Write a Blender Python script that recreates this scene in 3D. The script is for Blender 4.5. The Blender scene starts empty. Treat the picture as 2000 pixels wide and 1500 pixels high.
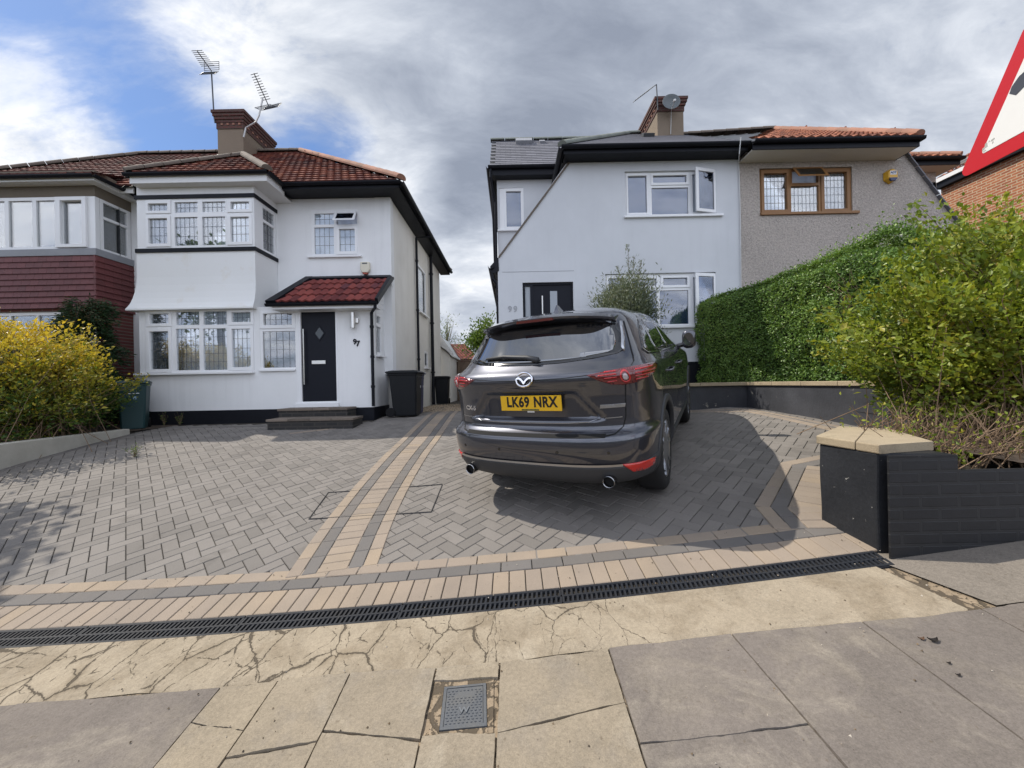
import bpy, bmesh, math, random
import numpy as np
from mathutils import Vector, Matrix
from mathutils.geometry import tessellate_polygon, delaunay_2d_cdt
R = math.radians
SC = bpy.context.scene
COL = SC.collection
random.seed(7)
rng = np.random.default_rng(11)

# ------------------------------------------------------------------ camera
CZ = 1.40                      # eye height above the pavement at its own spot
FPX = 751.0
ROLL = R(1.15)
cam_d = bpy.data.cameras.new('camera')
cam = bpy.data.objects.new('camera', cam_d)
COL.objects.link(cam)
cam_d.sensor_width = 36.0
cam_d.lens = 36.0 * FPX / 2000.0
cam_d.clip_start = 0.05
cam_d.clip_end = 3000
cam.matrix_world = Matrix.Translation((0, 0, CZ)) @ Matrix.Rotation(R(90), 4, 'X') @ Matrix.Rotation(-ROLL, 4, 'Z')
SC.camera = cam

# ------------------------------------------------------------------ light
SUN_EL = R(52)
SUN_AZ = Vector((-0.933, 0.36))             # towards the sun, seen in plan
SUN_AZ.normalize()
world = bpy.data.worlds.new('World')
SC.world = world
world.use_nodes = True
sun_d = bpy.data.lights.new('sun', 'SUN')
sun_d.energy = 4.4
sun_d.angle = R(0.5)
sun_d.color = (1.0, 0.93, 0.82)
sun = bpy.data.objects.new('sun', sun_d)
COL.objects.link(sun)
_sv = Vector((SUN_AZ.x * math.cos(SUN_EL), SUN_AZ.y * math.cos(SUN_EL), math.sin(SUN_EL)))
sun.rotation_euler = _sv.to_track_quat('Z', 'Y').to_euler()
sun.location = (-30, 20, 40)
SC.view_settings.view_transform = 'Standard'
SC.view_settings.look = 'None'
SC.view_settings.exposure = 0.16
SC.view_settings.gamma = 1.0


class NT:
    """tiny node-tree helper"""
    def __init__(self, tree):
        self.t = tree
        self.n = tree.nodes
        self.l = tree.links

    def add(self, typ, ins=None, **props):
        nd = self.n.new(typ)
        for k, v in props.items():
            setattr(nd, k, v)
        for k, v in (ins or {}).items():
            self.set(nd.inputs[k], v)
        return nd

    def set(self, sock, v):
        if hasattr(v, 'is_output') or isinstance(v, bpy.types.NodeSocket):
            self.l.new(v, sock)
        else:
            sock.default_value = v

    def math(self, op, a, b=0.0, clamp=False):
        nd = self.n.new('ShaderNodeMath')
        nd.operation = op
        nd.use_clamp = clamp
        self.set(nd.inputs[0], a)
        self.set(nd.inputs[1], b)
        return nd.outputs[0]

    def ramp(self, fac, stops):
        nd = self.n.new('ShaderNodeValToRGB')
        if len(stops) == 1:
            stops = [stops[0], (1.0, stops[0][1])]
        cr = nd.color_ramp
        while len(cr.elements) < len(stops):
            cr.elements.new(0.5)
        for e, (p, c) in zip(cr.elements, stops):
            e.position = p
            e.color = (c, c, c, 1) if isinstance(c, (int, float)) else (*c, 1)
        self.l.new(fac, nd.inputs[0])
        return nd.outputs[0]

    def mix(self, fac, a, b, blend='MIX'):
        nd = self.n.new('ShaderNodeMix')
        nd.data_type = 'RGBA'
        nd.blend_type = blend
        nd.clamp_factor = True
        self.set(nd.inputs[0], fac)
        for i, v in ((6, a), (7, b)):
            if isinstance(v, tuple) and len(v) == 3:
                v = (*v, 1)
            self.set(nd.inputs[i], v)
        return nd.outputs[2]

    def noise(self, vec, scale, detail=6, rough=0.55, dist=0.0):
        nd = self.add('ShaderNodeTexNoise', {'Scale': scale, 'Detail': detail, 'Roughness': rough, 'Distortion': dist})
        if vec is not None:
            self.l.new(vec, nd.inputs['Vector'])
        return nd.outputs['Fac']


def build_world():
    t = NT(world.node_tree)
    t.n.clear()
    out = t.add('ShaderNodeOutputWorld')
    bg = t.add('ShaderNodeBackground')
    t.l.new(bg.outputs[0], out.inputs[0])
    sky = t.add('ShaderNodeTexSky', sky_type='NISHITA')
    sky.sun_disc = False
    sky.sun_elevation = SUN_EL
    sky.sun_rotation = math.atan2(SUN_AZ.x, SUN_AZ.y)
    sky.air_density = 1.0
    sky.dust_density = 0.4
    sky.ozone_density = 2.5
    tc = t.add('ShaderNodeTexCoord')
    d = tc.outputs['Generated']
    sep = t.add('ShaderNodeSeparateXYZ')
    t.l.new(d, sep.inputs[0])
    x, y, z = sep.outputs
    zz = t.math('ADD', t.math('MAXIMUM', z, 0.0), 0.48)
    cx = t.math('DIVIDE', x, zz)
    cy = t.math('DIVIDE', y, zz)
    comb = t.add('ShaderNodeCombineXYZ')
    t.l.new(cx, comb.inputs[0]); t.l.new(cy, comb.inputs[1])
    # stretch the cloud deck along one wind direction
    mp = t.add('ShaderNodeMapping')
    mp.inputs['Rotation'].default_value = (0, 0, R(-52))
    mp.inputs['Scale'].default_value = (0.75, 1.55, 1)
    mp.inputs['Location'].default_value = (3.3, 1.2, 0)
    t.l.new(comb.outputs[0], mp.inputs[0])
    P = mp.outputs[0]

    def blob(px, py, lo, hi):
        """soft patch of the sky round a bearing: 0 outside, 1 at its heart"""
        u = (px - 1000) / FPX; v = (750 - py) / FPX
        w = Vector((u * math.cos(ROLL) + v * math.sin(ROLL), 1, v * math.cos(ROLL) - u * math.sin(ROLL))).normalized()
        dp = t.add('ShaderNodeVectorMath', operation='DOT_PRODUCT')
        t.l.new(d, dp.inputs[0]); dp.inputs[1].default_value = w
        mr = t.add('ShaderNodeMapRange', interpolation_type='SMOOTHSTEP')
        t.l.new(dp.outputs['Value'], mr.inputs[0])
        mr.inputs[1].default_value = math.cos(R(lo)); mr.inputs[2].default_value = math.cos(R(hi))
        return mr.outputs[0]

    def acc(base, items):
        for px, py, lo, hi, k in items:
            base = t.math('ADD', base, t.math('MULTIPLY', blob(px, py, lo, hi), k))
        return base

    n1 = t.noise(P, 1.9, 9, 0.58, 0.35)
    n2 = t.noise(P, 5.2, 9, 0.62, 0.4)
    n3 = t.noise(P, 1.3, 8, 0.58, 0.3)
    n4 = t.noise(P, 11.0, 8, 0.65, 0.8)
    # cover: clear blue to the left, broken deck overhead and right
    cov = t.math('ADD', t.math('MULTIPLY', n1, 0.75), t.math('MULTIPLY', n2, 0.78))
    cov = t.math('ADD', cov, t.math('MULTIPLY', n4, 0.22))
    cov = t.math('SUBTRACT', cov, 0.065)
    cov = acc(cov, [(235, 215, 27, 2, -.215), (60, 90, 12, 2, -.10), (300, 290, 9, 2, -.06), (640, 275, 7, 1, -.20), (420, 330, 7, 1, -.14),
                    (10, 255, 9, 0.5, .17), (90, 290, 7, .5, .10), (520, 20, 14, 4, .10), (1000, 150, 34, 12, .16), (1600, 200, 36, 12, .16), (900, 560, 16, 5, .12)])
    mask = t.ramp(cov, [(0.44, 0.03), (0.55, 0.22), (0.67, 0.62), (0.84, 1.0)])
    # brightness of the cloud: thick grey bellies and thin bright parts
    th = t.math('ADD', t.math('MULTIPLY', n3, 0.70), t.math('MULTIPLY', n2, 0.52))
    th = t.math('SUBTRACT', th, 0.10)
    th = acc(th, [(930, 190, 22, 5, -.115), (1350, 40, 26, 6, -.06), (1150, 330, 18, 4, -.04), (1500, 330, 14, 4, -.03), (850, 470, 8, 2, -.05),
                  (765, 330, 9, 2, .22), (1760, 170, 15, 4, .06), (1960, 440, 14, 4, .05), (1700, 60, 30, 8, -.05), (560, 90, 16, 4, .10), (10, 255, 10, 1, .24), (930, 560, 10, 3, .12), (880, 230, 5, 1, .05)])
    ccol = t.ramp(th, [(0.28, (0.275, 0.312, 0.392)), (0.39, (0.365, 0.407, 0.492)), (0.49, (0.485, 0.53, 0.615)), (0.60, (0.69, 0.73, 0.80)), (0.72, (0.97, 0.98, 1.0))])
    # the unseen deck behind the photographer is brightened to light the fronts, same texture
    back = t.add('ShaderNodeMapRange', interpolation_type='SMOOTHSTEP')
    t.l.new(y, back.inputs[0])
    back.inputs[1].default_value = 0.05; back.inputs[2].default_value = -0.55
    bcol = t.ramp(th, [(0.34, (0.55, 0.64, 0.86)), (0.50, (1.1, 1.2, 1.45)), (0.66, (1.7, 1.75, 1.9))])
    ccol = t.mix(back.outputs[0], ccol, bcol)
    skyc = t.mix(1.0, sky.outputs[0], (0.084, 0.099, 0.119), 'MULTIPLY')
    col = t.mix(mask, skyc, ccol)
    t.l.new(col, bg.inputs[0])
    bg.inputs[1].default_value = 1.0


build_world()

# ------------------------------------------------------------------ helpers
_c, _s = math.cos(ROLL), math.sin(ROLL)


def W(px, py, D):
    """a spot of the survey photograph at depth D, as a world point"""
    u = (px - 1000) / FPX
    v = (750 - py) / FPX
    return Vector(((u * _c + v * _s) * D, D, CZ + (v * _c - u * _s) * D))


def RC(px0, py0, px1, py1, D):
    ym = (py0 + py1) / 2; xm = (px0 + px1) / 2
    return W(px0, ym, D).x, W(px1, ym, D).x, W(xm, py1, D).z, W(xm, py0, D).z


GC = [0.15812696843700713, -0.009946507430506462, -0.006377275524178574, 0.00014222824613298454,
      -9.979620405047886e-05, 0.0006306717853425037, -0.00024250124109270223]


def gz(x, y):
    """height of the paved ground"""
    xc = min(max(x, -5.3), 4.0)
    h = 1.336 - .0803 * xc - .00748 * xc * xc
    if y <= 2.28:
        if y > 1.88:
            h += .083 * (2.28 - y)
        else:
            h += .033 + .02 * min(1.88 - y, 4.0)
        return CZ - h
    x = min(max(x, -7.5), 4.2)
    s = min(y - 2.28, 6.3)
    h -= s * (GC[0] + GC[1] * x + GC[2] * s + GC[3] * s * x + GC[4] * s * s + GC[5] * x * x + GC[6] * s * x * x)
    return CZ - h


def G(px, py):
    """where the line of sight through a photo spot meets the ground"""
    d = W(px, py, 1.0) - Vector((0, 0, CZ))
    t = 0.8
    while t < 40:
        if CZ + d.z * t < gz(d.x * t, d.y * t):
            break
        t += 0.02
    return Vector((d.x * t, d.y * t))


def aset(o, label=None, cat=None, group=None, kind=None):
    if label: o['label'] = label
    if cat: o['category'] = cat
    if group: o['group'] = group
    if kind: o['kind'] = kind
    return o


def thing(name, label, cat, loc=(0, 0, 0), group=None):
    o = bpy.data.objects.new(name, None)
    o.empty_display_size = 0.2
    COL.objects.link(o)
    o.location = loc
    return aset(o, label, cat, group)


class MB:
    """collects shapes in world (or thing) coordinates; build() links ONE mesh object"""
    def __init__(self):
        self.v = []
        self.f = []
        self.r = []          # per-face random number
        self.cur = 0.5

    def face(self, pts):
        n = len(self.v)
        self.v += [tuple(p) for p in pts]
        self.f.append(tuple(range(n, n + len(pts))))
        self.r.append(self.cur)

    def mesh(self, vs, fs):
        n = len(self.v)
        self.v += [tuple(p) for p in vs]
        for f in fs:
            self.f.append(tuple(i + n for i in f))
            self.r.append(self.cur)

    def hexa(self, p):
        """8 corners: bottom ring 0-3, top ring 4-7"""
        self.mesh(p, [(3, 2, 1, 0), (4, 5, 6, 7), (0, 1, 5, 4), (1, 2, 6, 5), (2, 3, 7, 6), (3, 0, 4, 7)])

    def box(self, x0, x1, y0, y1, z0, z1):
        self.hexa([(x0, y0, z0), (x1, y0, z0), (x1, y1, z0), (x0, y1, z0), (x0, y0, z1), (x1, y0, z1), (x1, y1, z1), (x0, y1, z1)])

    def bar(self, a, b, w, h, up=(0, 0, 1)):
        """square bar from a to b"""
        a = Vector(a); b = Vector(b)
        d = (b - a).normalized()
        up = Vector(up)
        if abs(d.dot(up)) > 0.98: up = Vector((0, 1, 0))
        s = d.cross(up).normalized() * (w / 2)
        t = s.cross(d).normalized() * (h / 2)
        self.hexa([a - s - t, a + s - t, b + s - t, b - s - t, a - s + t, a + s + t, b + s + t, b - s + t])

    def tube(self, pts, r, seg=8, cap=True, rs=None):
        pts = [Vector(p) for p in pts]
        rings = []
        prev = None
        for i, p in enumerate(pts):
            d = (pts[min(i + 1, len(pts) - 1)] - pts[max(i - 1, 0)]).normalized()
            if prev is None:
                up = Vector((0, 0, 1)) if abs(d.z) < .9 else Vector((1, 0, 0))
                s = d.cross(up).normalized()
            else:
                s = (prev - d * prev.dot(d)).normalized()
            prev = s
            t = d.cross(s).normalized()
            rr = rs[i] if rs else r
            rings.append([p + s * rr * math.cos(2 * math.pi * k / seg) + t * rr * math.sin(2 * math.pi * k / seg) for k in range(seg)])
        self.loft(rings, cap)

    def loft(self, rings, cap=True, closed=True):
        k = len(rings[0])
        vs = [p for r in rings for p in r]
        fs = []
        m = k if closed else k - 1
        for i in range(len(rings) - 1):
            for j in range(m):
                a = i * k + j; b = i * k + (j + 1) % k
                fs.append((a, b, b + k, a + k))
        if cap:
            fs.append(tuple(reversed(range(k))))
            fs.append(tuple((len(rings) - 1) * k + j for j in range(k)))
        self.mesh(vs, fs)

    def lathe(self, prof, c=(0, 0, 0), axis='Z', seg=20):
        rings = []
        for r_, h in prof:
            ring = []
            for k in range(seg):
                a = 2 * math.pi * k / seg
                ca, sa = r_ * math.cos(a), r_ * math.sin(a)
                p = {'Z': (ca, sa, h), 'X': (h, ca, sa), 'Y': (ca, h, sa)}[axis]
                ring.append((p[0] + c[0], p[1] + c[1], p[2] + c[2]))
            rings.append(ring)
        self.loft(rings, cap=True)

    def prism(self, poly, f, d0, d1, holes=()):
        """2-D outline with holes, extruded from depth d0 to d1; f(a,b,d) -> point"""
        loops = [list(poly)] + [list(h) for h in holes]
        tris = tessellate_polygon([[Vector((a, b, 0)) for a, b in lp] for lp in loops])
        flat = [p for lp in loops for p in lp]
        n = len(flat)
        vs = [f(a, b, d0) for a, b in flat] + [f(a, b, d1) for a, b in flat]
        fs = [tuple(t) for t in tris] + [tuple(i + n for i in reversed(t)) for t in tris]
        k = 0
        for lp in loops:
            m = len(lp)
            for i in range(m):
                a, b = k + i, k + (i + 1) % m
                fs.append((a, b, b + n, a + n))
            k += m
        self.mesh(vs, fs)

    def build(self, name, mat, parent=None, smooth=False, bevel=0, recalc=True, merge=False):
        me = bpy.data.meshes.new(name)
        me.from_pydata(self.v, [], self.f)
        at = me.attributes.new('rnd', 'FLOAT', 'FACE')
        at.data.foreach_set('value', self.r)
        if recalc or merge:
            bm = bmesh.new(); bm.from_mesh(me)
            if merge: bmesh.ops.remove_doubles(bm, verts=bm.verts, dist=1e-5)
            if recalc: bmesh.ops.recalc_face_normals(bm, faces=bm.faces)
            bm.to_mesh(me); bm.free()
        if smooth:
            me.polygons.foreach_set('use_smooth', [True] * len(me.polygons))
        if mat: me.materials.append(mat)
        o = bpy.data.objects.new(name, me)
        COL.objects.link(o)
        if parent is not None:
            o.parent = parent
            off = Vector(parent.location) if parent.parent is None else Vector()
            o.matrix_parent_inverse = Matrix.Translation(-off)
        if bevel:
            md = o.modifiers.new('bevel', 'BEVEL')
            md.width = bevel; md.segments = 2; md.limit_method = 'ANGLE'; md.angle_limit = R(40)
        return o


def XZ(y):
    return lambda a, b, d: (a, y + d, b)


def rect(x0, x1, z0, z1):
    return [(x0, z0), (x1, z0), (x1, z1), (x0, z1)]


def text_mb(body, size, f, depth=0.004, mb=None, bold=0.0, align='CENTER', sx=1.0, spacing=1.0):
    """letters as a mesh; f(a,b,d) maps the text plane into place"""
    cu = bpy.data.curves.new('lettering', 'FONT')
    cu.body = body; cu.size = size; cu.align_x = align; cu.align_y = 'CENTER'
    cu.offset = bold; cu.extrude = depth / 2; cu.resolution_u = 3; cu.space_character = spacing
    ob = bpy.data.objects.new('lettering', cu)
    COL.objects.link(ob)
    dg = bpy.context.evaluated_depsgraph_get()
    me = bpy.data.meshes.new_from_object(ob.evaluated_get(dg))
    mb = mb or MB()
    mb.mesh([f(v.co.x * sx, v.co.y, v.co.z) for v in me.vertices], [tuple(p.vertices) for p in me.polygons])
    bpy.data.objects.remove(ob); bpy.data.curves.remove(cu); bpy.data.meshes.remove(me)
    return mb


# ------------------------------------------------------------------ materials
def new_mat(name):
    m = bpy.data.materials.new(name)
    m.use_nodes = True
    t = NT(m.node_tree)
    t.n.clear()
    out = t.add('ShaderNodeOutputMaterial')
    return m, t, out


def surf(name, base, rough=0.7, var=0.15, scale=3.0, fine=60.0, fvar=0.08, bump=0.0, bscale=80.0, metal=0.0, spec=0.5,
         tint=None, tfac=0.4, tscale=1.5, rnd=0.0, rnd_cols=None, coat=0.0, stain=None, bdist=0.01, streak=0.0):
    """painted / mineral surface: base colour, two scales of mottling, optional per-face variation and fine relief"""
    m, t, out = new_mat(name)
    p = t.add('ShaderNodeBsdfPrincipled', {'Roughness': rough, 'Metallic': metal})
    p.inputs['Specular IOR Level'].default_value = spec
    p.inputs['Coat Weight'].default_value = coat
    if max(base) < .03: p.inputs['Specular IOR Level'].default_value = min(spec, .16)
    p.inputs['Coat Roughness'].default_value = 0.03
    t.l.new(p.outputs[0], out.inputs[0])
    geo = t.add('ShaderNodeTexCoord')
    P = geo.outputs['Object']
    col = (*base, 1)
    if rnd_cols:
        at = t.add('ShaderNodeAttribute', attribute_name='rnd')
        k = len(rnd_cols)
        col = t.ramp(at.outputs['Fac'], [(i / max(k - 1, 1), c) for i, c in enumerate(rnd_cols)])
    if tint:
        fac = t.ramp(t.noise(P, tscale, 5, 0.6), [(0.42, 0.0), (0.68, 1.0)])
        col = t.mix(t.math('MULTIPLY', fac, tfac), col, tint)
    if stain:
        sc_, lo, hi, scol, sf = stain
        fac = t.ramp(t.noise(P, sc_, 8, 0.62), [(lo, 0.0), (hi, 1.0)])
        col = t.mix(t.math('MULTIPLY', fac, sf), col, scol)
    a = t.noise(P, scale, 5, 0.55)
    b = t.noise(P, fine, 4, 0.6)
    br = t.math('ADD', t.math('MULTIPLY', t.math('SUBTRACT', a, 0.5), var * 2), t.math('MULTIPLY', t.math('SUBTRACT', b, 0.5), fvar * 2))
    if streak:
        mp = t.add('ShaderNodeMapping'); mp.inputs['Scale'].default_value = (5.5, 5.5, .35)
        t.l.new(P, mp.inputs[0])
        sk = t.ramp(t.noise(mp.outputs[0], 1.0, 7, .62), [(.5, 0.0), (.72, 1.0)])
        sk = t.math('MULTIPLY', sk, t.ramp(t.noise(P, .8, 3, .5), [(.4, .15), (.6, 1.0)]))
        br = t.math('SUBTRACT', br, t.math('MULTIPLY', sk, streak))
    if rnd:
        at = t.add('ShaderNodeAttribute', attribute_name='rnd')
        br = t.math('ADD', br, t.math('MULTIPLY', t.math('SUBTRACT', at.outputs['Fac'], 0.5), rnd * 2))
    br = t.math('ADD', br, 1.0)
    cm = t.add('ShaderNodeVectorMath', operation='SCALE')
    t.set(cm.inputs[0], col if not isinstance(col, tuple) else col[:3])
    t.l.new(br, cm.inputs['Scale'])
    t.l.new(cm.outputs[0], p.inputs['Base Color'])
    if bump:
        bp = t.add('ShaderNodeBump', {'Strength': bump, 'Distance': bdist})
        t.l.new(t.noise(P, bscale, 5, 0.65), bp.inputs['Height'])
        t.l.new(bp.outputs[0], p.inputs['Normal'])
    return m


def glass_mat(name, tint=(0.75, 0.8, 0.82), refl=1.0, rough=0.01, f0=0.06):
    m, t, out = new_mat(name)
    tr = t.add('ShaderNodeBsdfTransparent', {'Color': (*tint, 1)})
    gl = t.add('ShaderNodeBsdfGlossy', {'Color': (refl, refl, refl, 1), 'Roughness': rough})
    lw = t.add('ShaderNodeLayerWeight', {'Blend': 0.35})
    fac = t.math('ADD', t.math('MULTIPLY', lw.outputs['Fresnel'], 0.8), f0, True)
    # slight ripple of old panes
    tc = t.add('ShaderNodeTexCoord')
    bp = t.add('ShaderNodeBump', {'Strength': 0.05, 'Distance': 0.01})
    t.l.new(t.noise(tc.outputs['Object'], 2.2, 2), bp.inputs['Height'])
    t.l.new(bp.outputs[0], gl.inputs['Normal'])
    mx = t.add('ShaderNodeMixShader')
    t.set(mx.inputs[0], fac)
    t.l.new(tr.outputs[0], mx.inputs[1]); t.l.new(gl.outputs[0], mx.inputs[2])
    t.l.new(mx.outputs[0], out.inputs[0])
    return m


def leaf_mat(name, cols, trans=0.35, rough=0.5):
    m, t, out = new_mat(name)
    at = t.add('ShaderNodeAttribute', attribute_name='rnd')
    k = len(cols)
    col = t.ramp(at.outputs['Fac'], [(i / (k - 1), c) for i, c in enumerate(cols)])
    p = t.add('ShaderNodeBsdfPrincipled', {'Roughness': rough})
    p.inputs['Specular IOR Level'].default_value = 0.35
    t.l.new(col, p.inputs['Base Color'])
    tl = t.add('ShaderNodeBsdfTranslucent')
    warm = t.mix(1.0, col, (1.25, 1.2, 0.6), 'MULTIPLY')
    t.l.new(warm, tl.inputs['Color'])
    mx = t.add('ShaderNodeMixShader')
    mx.inputs[0].default_value = trans
    t.l.new(p.outputs[0], mx.inputs[1]); t.l.new(tl.outputs[0], mx.inputs[2])
    t.l.new(mx.outputs[0], out.inputs[0])
    return m


def brick_mat(name, c1, c2, mortar, bw=0.225, bh=0.075, ms=0.012, axis='XZ', bump=0.4, rough=0.85, var=0.25):
    m, t, out = new_mat(name)
    p = t.add('ShaderNodeBsdfPrincipled', {'Roughness': rough})
    t.l.new(p.outputs[0], out.inputs[0])
    tc = t.add('ShaderNodeTexCoord')
    sp = t.add('ShaderNodeSeparateXYZ'); t.l.new(tc.outputs['Object'], sp.inputs[0])
    cb = t.add('ShaderNodeCombineXYZ')
    if axis == 'XZ': t.l.new(sp.outputs[0], cb.inputs[0])
    elif axis == 'YZ': t.l.new(sp.outputs[1], cb.inputs[0])
    else: t.l.new(t.math('ADD', sp.outputs[0], sp.outputs[1]), cb.inputs[0])
    t.l.new(sp.outputs[2], cb.inputs[1])
    br = t.add('ShaderNodeTexBrick', {'Color1': (*c1, 1), 'Color2': (*c2, 1), 'Mortar': (*mortar, 1), 'Scale': 1.0,
                                      'Mortar Size': ms, 'Mortar Smooth': 0.2, 'Bias': 0.0, 'Brick Width': bw, 'Row Height': bh})
    br.offset = 0.5
    t.l.new(cb.outputs[0], br.inputs['Vector'])
    nz = t.noise(tc.outputs['Object'], 9.0, 6, 0.65)
    cm = t.add('ShaderNodeVectorMath', operation='SCALE')
    t.l.new(br.outputs['Color'], cm.inputs[0])
    t.l.new(t.math('ADD', t.math('MULTIPLY', t.math('SUBTRACT', nz, 0.5), var * 2), 1.0), cm.inputs['Scale'])
    t.l.new(cm.outputs[0], p.inputs['Base Color'])
    bp = t.add('ShaderNodeBump', {'Strength': bump, 'Distance': 0.01})
    t.l.new(t.math('ADD', t.math('MULTIPLY', br.outputs['Fac'], -1.0), t.math('MULTIPLY', nz, 0.3)), bp.inputs['Height'])
    t.l.new(bp.outputs[0], p.inputs['Normal'])
    return m


M = {}
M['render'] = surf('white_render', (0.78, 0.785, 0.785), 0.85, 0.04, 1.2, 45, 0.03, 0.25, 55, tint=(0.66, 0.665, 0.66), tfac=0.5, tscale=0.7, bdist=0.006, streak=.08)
M['render_side'] = surf('cream_side_render', (0.70, 0.685, 0.645), 0.88, 0.05, 1.2, 60, 0.05, 0.5, 60, tint=(0.56, 0.54, 0.49), tfac=0.5, tscale=0.9, streak=.14)
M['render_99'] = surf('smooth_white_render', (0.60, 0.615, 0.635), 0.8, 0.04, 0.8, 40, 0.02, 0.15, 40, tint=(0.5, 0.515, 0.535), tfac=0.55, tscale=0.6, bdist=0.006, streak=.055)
M['apron'] = surf('stained_white_render', (0.76, 0.765, 0.755), 0.85, 0.04, 1.2, 45, 0.03, 0.2, 50, stain=(1.1, 0.55, 0.72, (0.55, 0.44, 0.26), 0.5), bdist=0.006)
M['pebble'] = surf('pebbledash', (0.46, 0.410, 0.365), 0.95, 0.1, 1.0, 24, 0.62, 1.0, 30, bdist=0.04, tint=(0.38, 0.34, 0.305), tfac=0.6, tscale=0.8)
M['pebble_dark'] = surf('brown_pebbledash', (0.15, 0.125, 0.095), 0.95, 0.1, 1.0, 70, 0.5, 0.8, 80)
M['chim'] = surf('chimney_roughcast', (0.21, 0.165, 0.12), 0.95, 0.15, 1.5, 60, 0.3, 0.8, 60)
M['black'] = surf('black_paint', (0.009, 0.010, 0.014), 0.45, 0.3, 2, 40, 0.15, 0.1, 30)
M['plinth'] = surf('black_plinth_paint', (0.010, 0.011, 0.015), 0.6, 0.3, 2, 30, 0.25, 0.3, 30)
M['upvc'] = surf('white_plastic', (0.78, 0.785, 0.79), 0.3, 0.03, 1.0, 20, 0.01)
M['white_paint'] = surf('white_gloss_paint', (0.70, 0.70, 0.69), 0.4, 0.05, 2, 20, 0.03)
M['timber'] = surf('golden_brown_frame', (0.24, 0.115, 0.035), 0.5, 0.2, 4, 30, 0.15)
M['lead'] = surf('lead_strip', (0.07, 0.08, 0.10), 0.5, 0.1, 5, 20, 0.05)
M['flash'] = surf('lead_flashing', (0.26, 0.27, 0.29), 0.6, 0.2, 3, 20, 0.1)
M['glass'] = glass_mat('window_glass', (0.92, 0.94, 0.95), f0=.10)
M['door_glass'] = surf('obscure_door_glass', (.05, .062, .07), .25, .1)
M['glass_dim'] = glass_mat('window_glass_blue', (0.50, 0.57, 0.68), 0.9, f0=0.12)
M['net'] = surf('net_curtain', (0.74, 0.77, 0.82), 0.95, 0.12, 5, 9, 0.1)
M['blind'] = surf('roller_blind', (0.52, 0.57, 0.63), 0.9, 0.06, 1, 9, 0.03)
M['room'] = surf('dark_room', (0.03, 0.032, 0.036), 0.9, 0.2, 1)  # dark colour stands in for the unlit interior
M['tile'] = surf('red_clay_tile', (0.3, 0.1, 0.06), 0.92, 0.25, 2.2, 25, 0.2, 0.3, 40, spec=.2, rnd=0.12,
                 rnd_cols=[(0.075, 0.030, 0.029), (0.125, 0.042, 0.036), (0.17, 0.057, 0.042), (0.225, 0.08, 0.05), (0.11, 0.042, 0.037)],
                 stain=(1.3, 0.5, 0.66, (0.07, 0.045, 0.045), 0.7))
M['tile_brown'] = surf('brown_clay_tile', (0.2, 0.08, 0.06), 0.85, 0.25, 2.2, 25, 0.2, 0.3, 40, rnd=0.2,
                       rnd_cols=[(0.07, 0.035, 0.03), (0.13, 0.05, 0.042), (0.17, 0.066, 0.05)])
M['tile_orange'] = surf('orange_clay_tile', (0.4, 0.13, 0.05), 0.85, 0.25, 3, 25, 0.2, 0.3, 40, rnd=0.2,
                        rnd_cols=[(0.17, 0.058, 0.034), (0.25, 0.085, 0.044), (0.30, 0.11, 0.056)])
M['porch_tile'] = surf('maroon_concrete_tile', (0.2, 0.05, 0.045), 0.92, 0.12, 3, 25, 0.1, 0.2, 60, spec=.2, rnd=0.2,
                       rnd_cols=[(0.12, 0.035, 0.036), (0.19, 0.05, 0.045), (0.23, 0.06, 0.05), (0.10, 0.035, 0.04)])
M['hung_tile'] = surf('maroon_hung_tile', (0.13, 0.035, 0.035), 0.6, 0.15, 2, 25, 0.1, 0.2, 40, rnd=0.12)
M['ridge'] = surf('terracotta_ridge', (0.31, 0.155, 0.105), 0.9, 0.2, 3, 30, 0.15, 0.3, 40, rnd=0.15, stain=(2, 0.5, 0.7, (0.2, 0.14, 0.1), 0.6))
M['ridge_grey'] = surf('mossy_ridge', (0.13, 0.105, 0.085), 0.9, 0.2, 3, 30, 0.2, 0.3, 40, rnd=0.15)
M['slate'] = surf('grey_slate', (0.15, 0.15, 0.17), 0.6, 0.15, 2, 25, 0.1, 0.2, 40, rnd=0.15)
M['slate_ridge'] = surf('green_grey_ridge', (0.17, 0.185, 0.16), 0.8, 0.15, 2, 25, 0.1, 0.2, 40, rnd=0.1)
M['soffit'] = surf('cream_soffit', (0.6, 0.57, 0.5), 0.7, 0.08, 2)
M['brick_red'] = brick_mat('maroon_brick', (0.12, 0.03, 0.028), (0.15, 0.04, 0.034), (0.16, 0.12, 0.1), axis='XZ')
M['brick_orange'] = brick_mat('orange_brick', (0.36, 0.125, 0.052), (0.24, 0.075, 0.036), (0.42, 0.33, 0.22), axis='YZ')
M['brick_chim'] = brick_mat('chimney_brick', (0.11, 0.036, 0.027), (0.07, 0.027, 0.023), (0.08, 0.055, 0.042), axis='XY', bw=0.2)
M['pot'] = surf('chimney_pot_clay', (0.26, 0.12, 0.08), 0.9, 0.2, 5)
M['metal_dark'] = surf('weathered_metal', (0.08, 0.085, 0.09), 0.45, 0.1, 5, metal=0.6)
M['metal_pale'] = surf('galvanised_metal', (0.5, 0.5, 0.49), 0.45, 0.1, 5, metal=0.4)
M['steel'] = surf('brushed_steel', (0.62, 0.61, 0.58), 0.3, 0.05, 8, metal=0.9)
M['anthracite'] = surf('anthracite_door_paint', (0.0085, 0.010, 0.016), 0.4, 0.1, 3, 30, 0.05)
M['pale_panel'] = surf('frosted_panel', (0.34, 0.37, 0.40), 0.4, 0.05, 3)
M['grey_sign'] = surf('grey_numeral', (0.34, 0.35, 0.37), 0.5, 0.02)
M['ivory'] = surf('ivory_plastic', (0.66, 0.62, 0.5), 0.45, 0.05)
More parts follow.
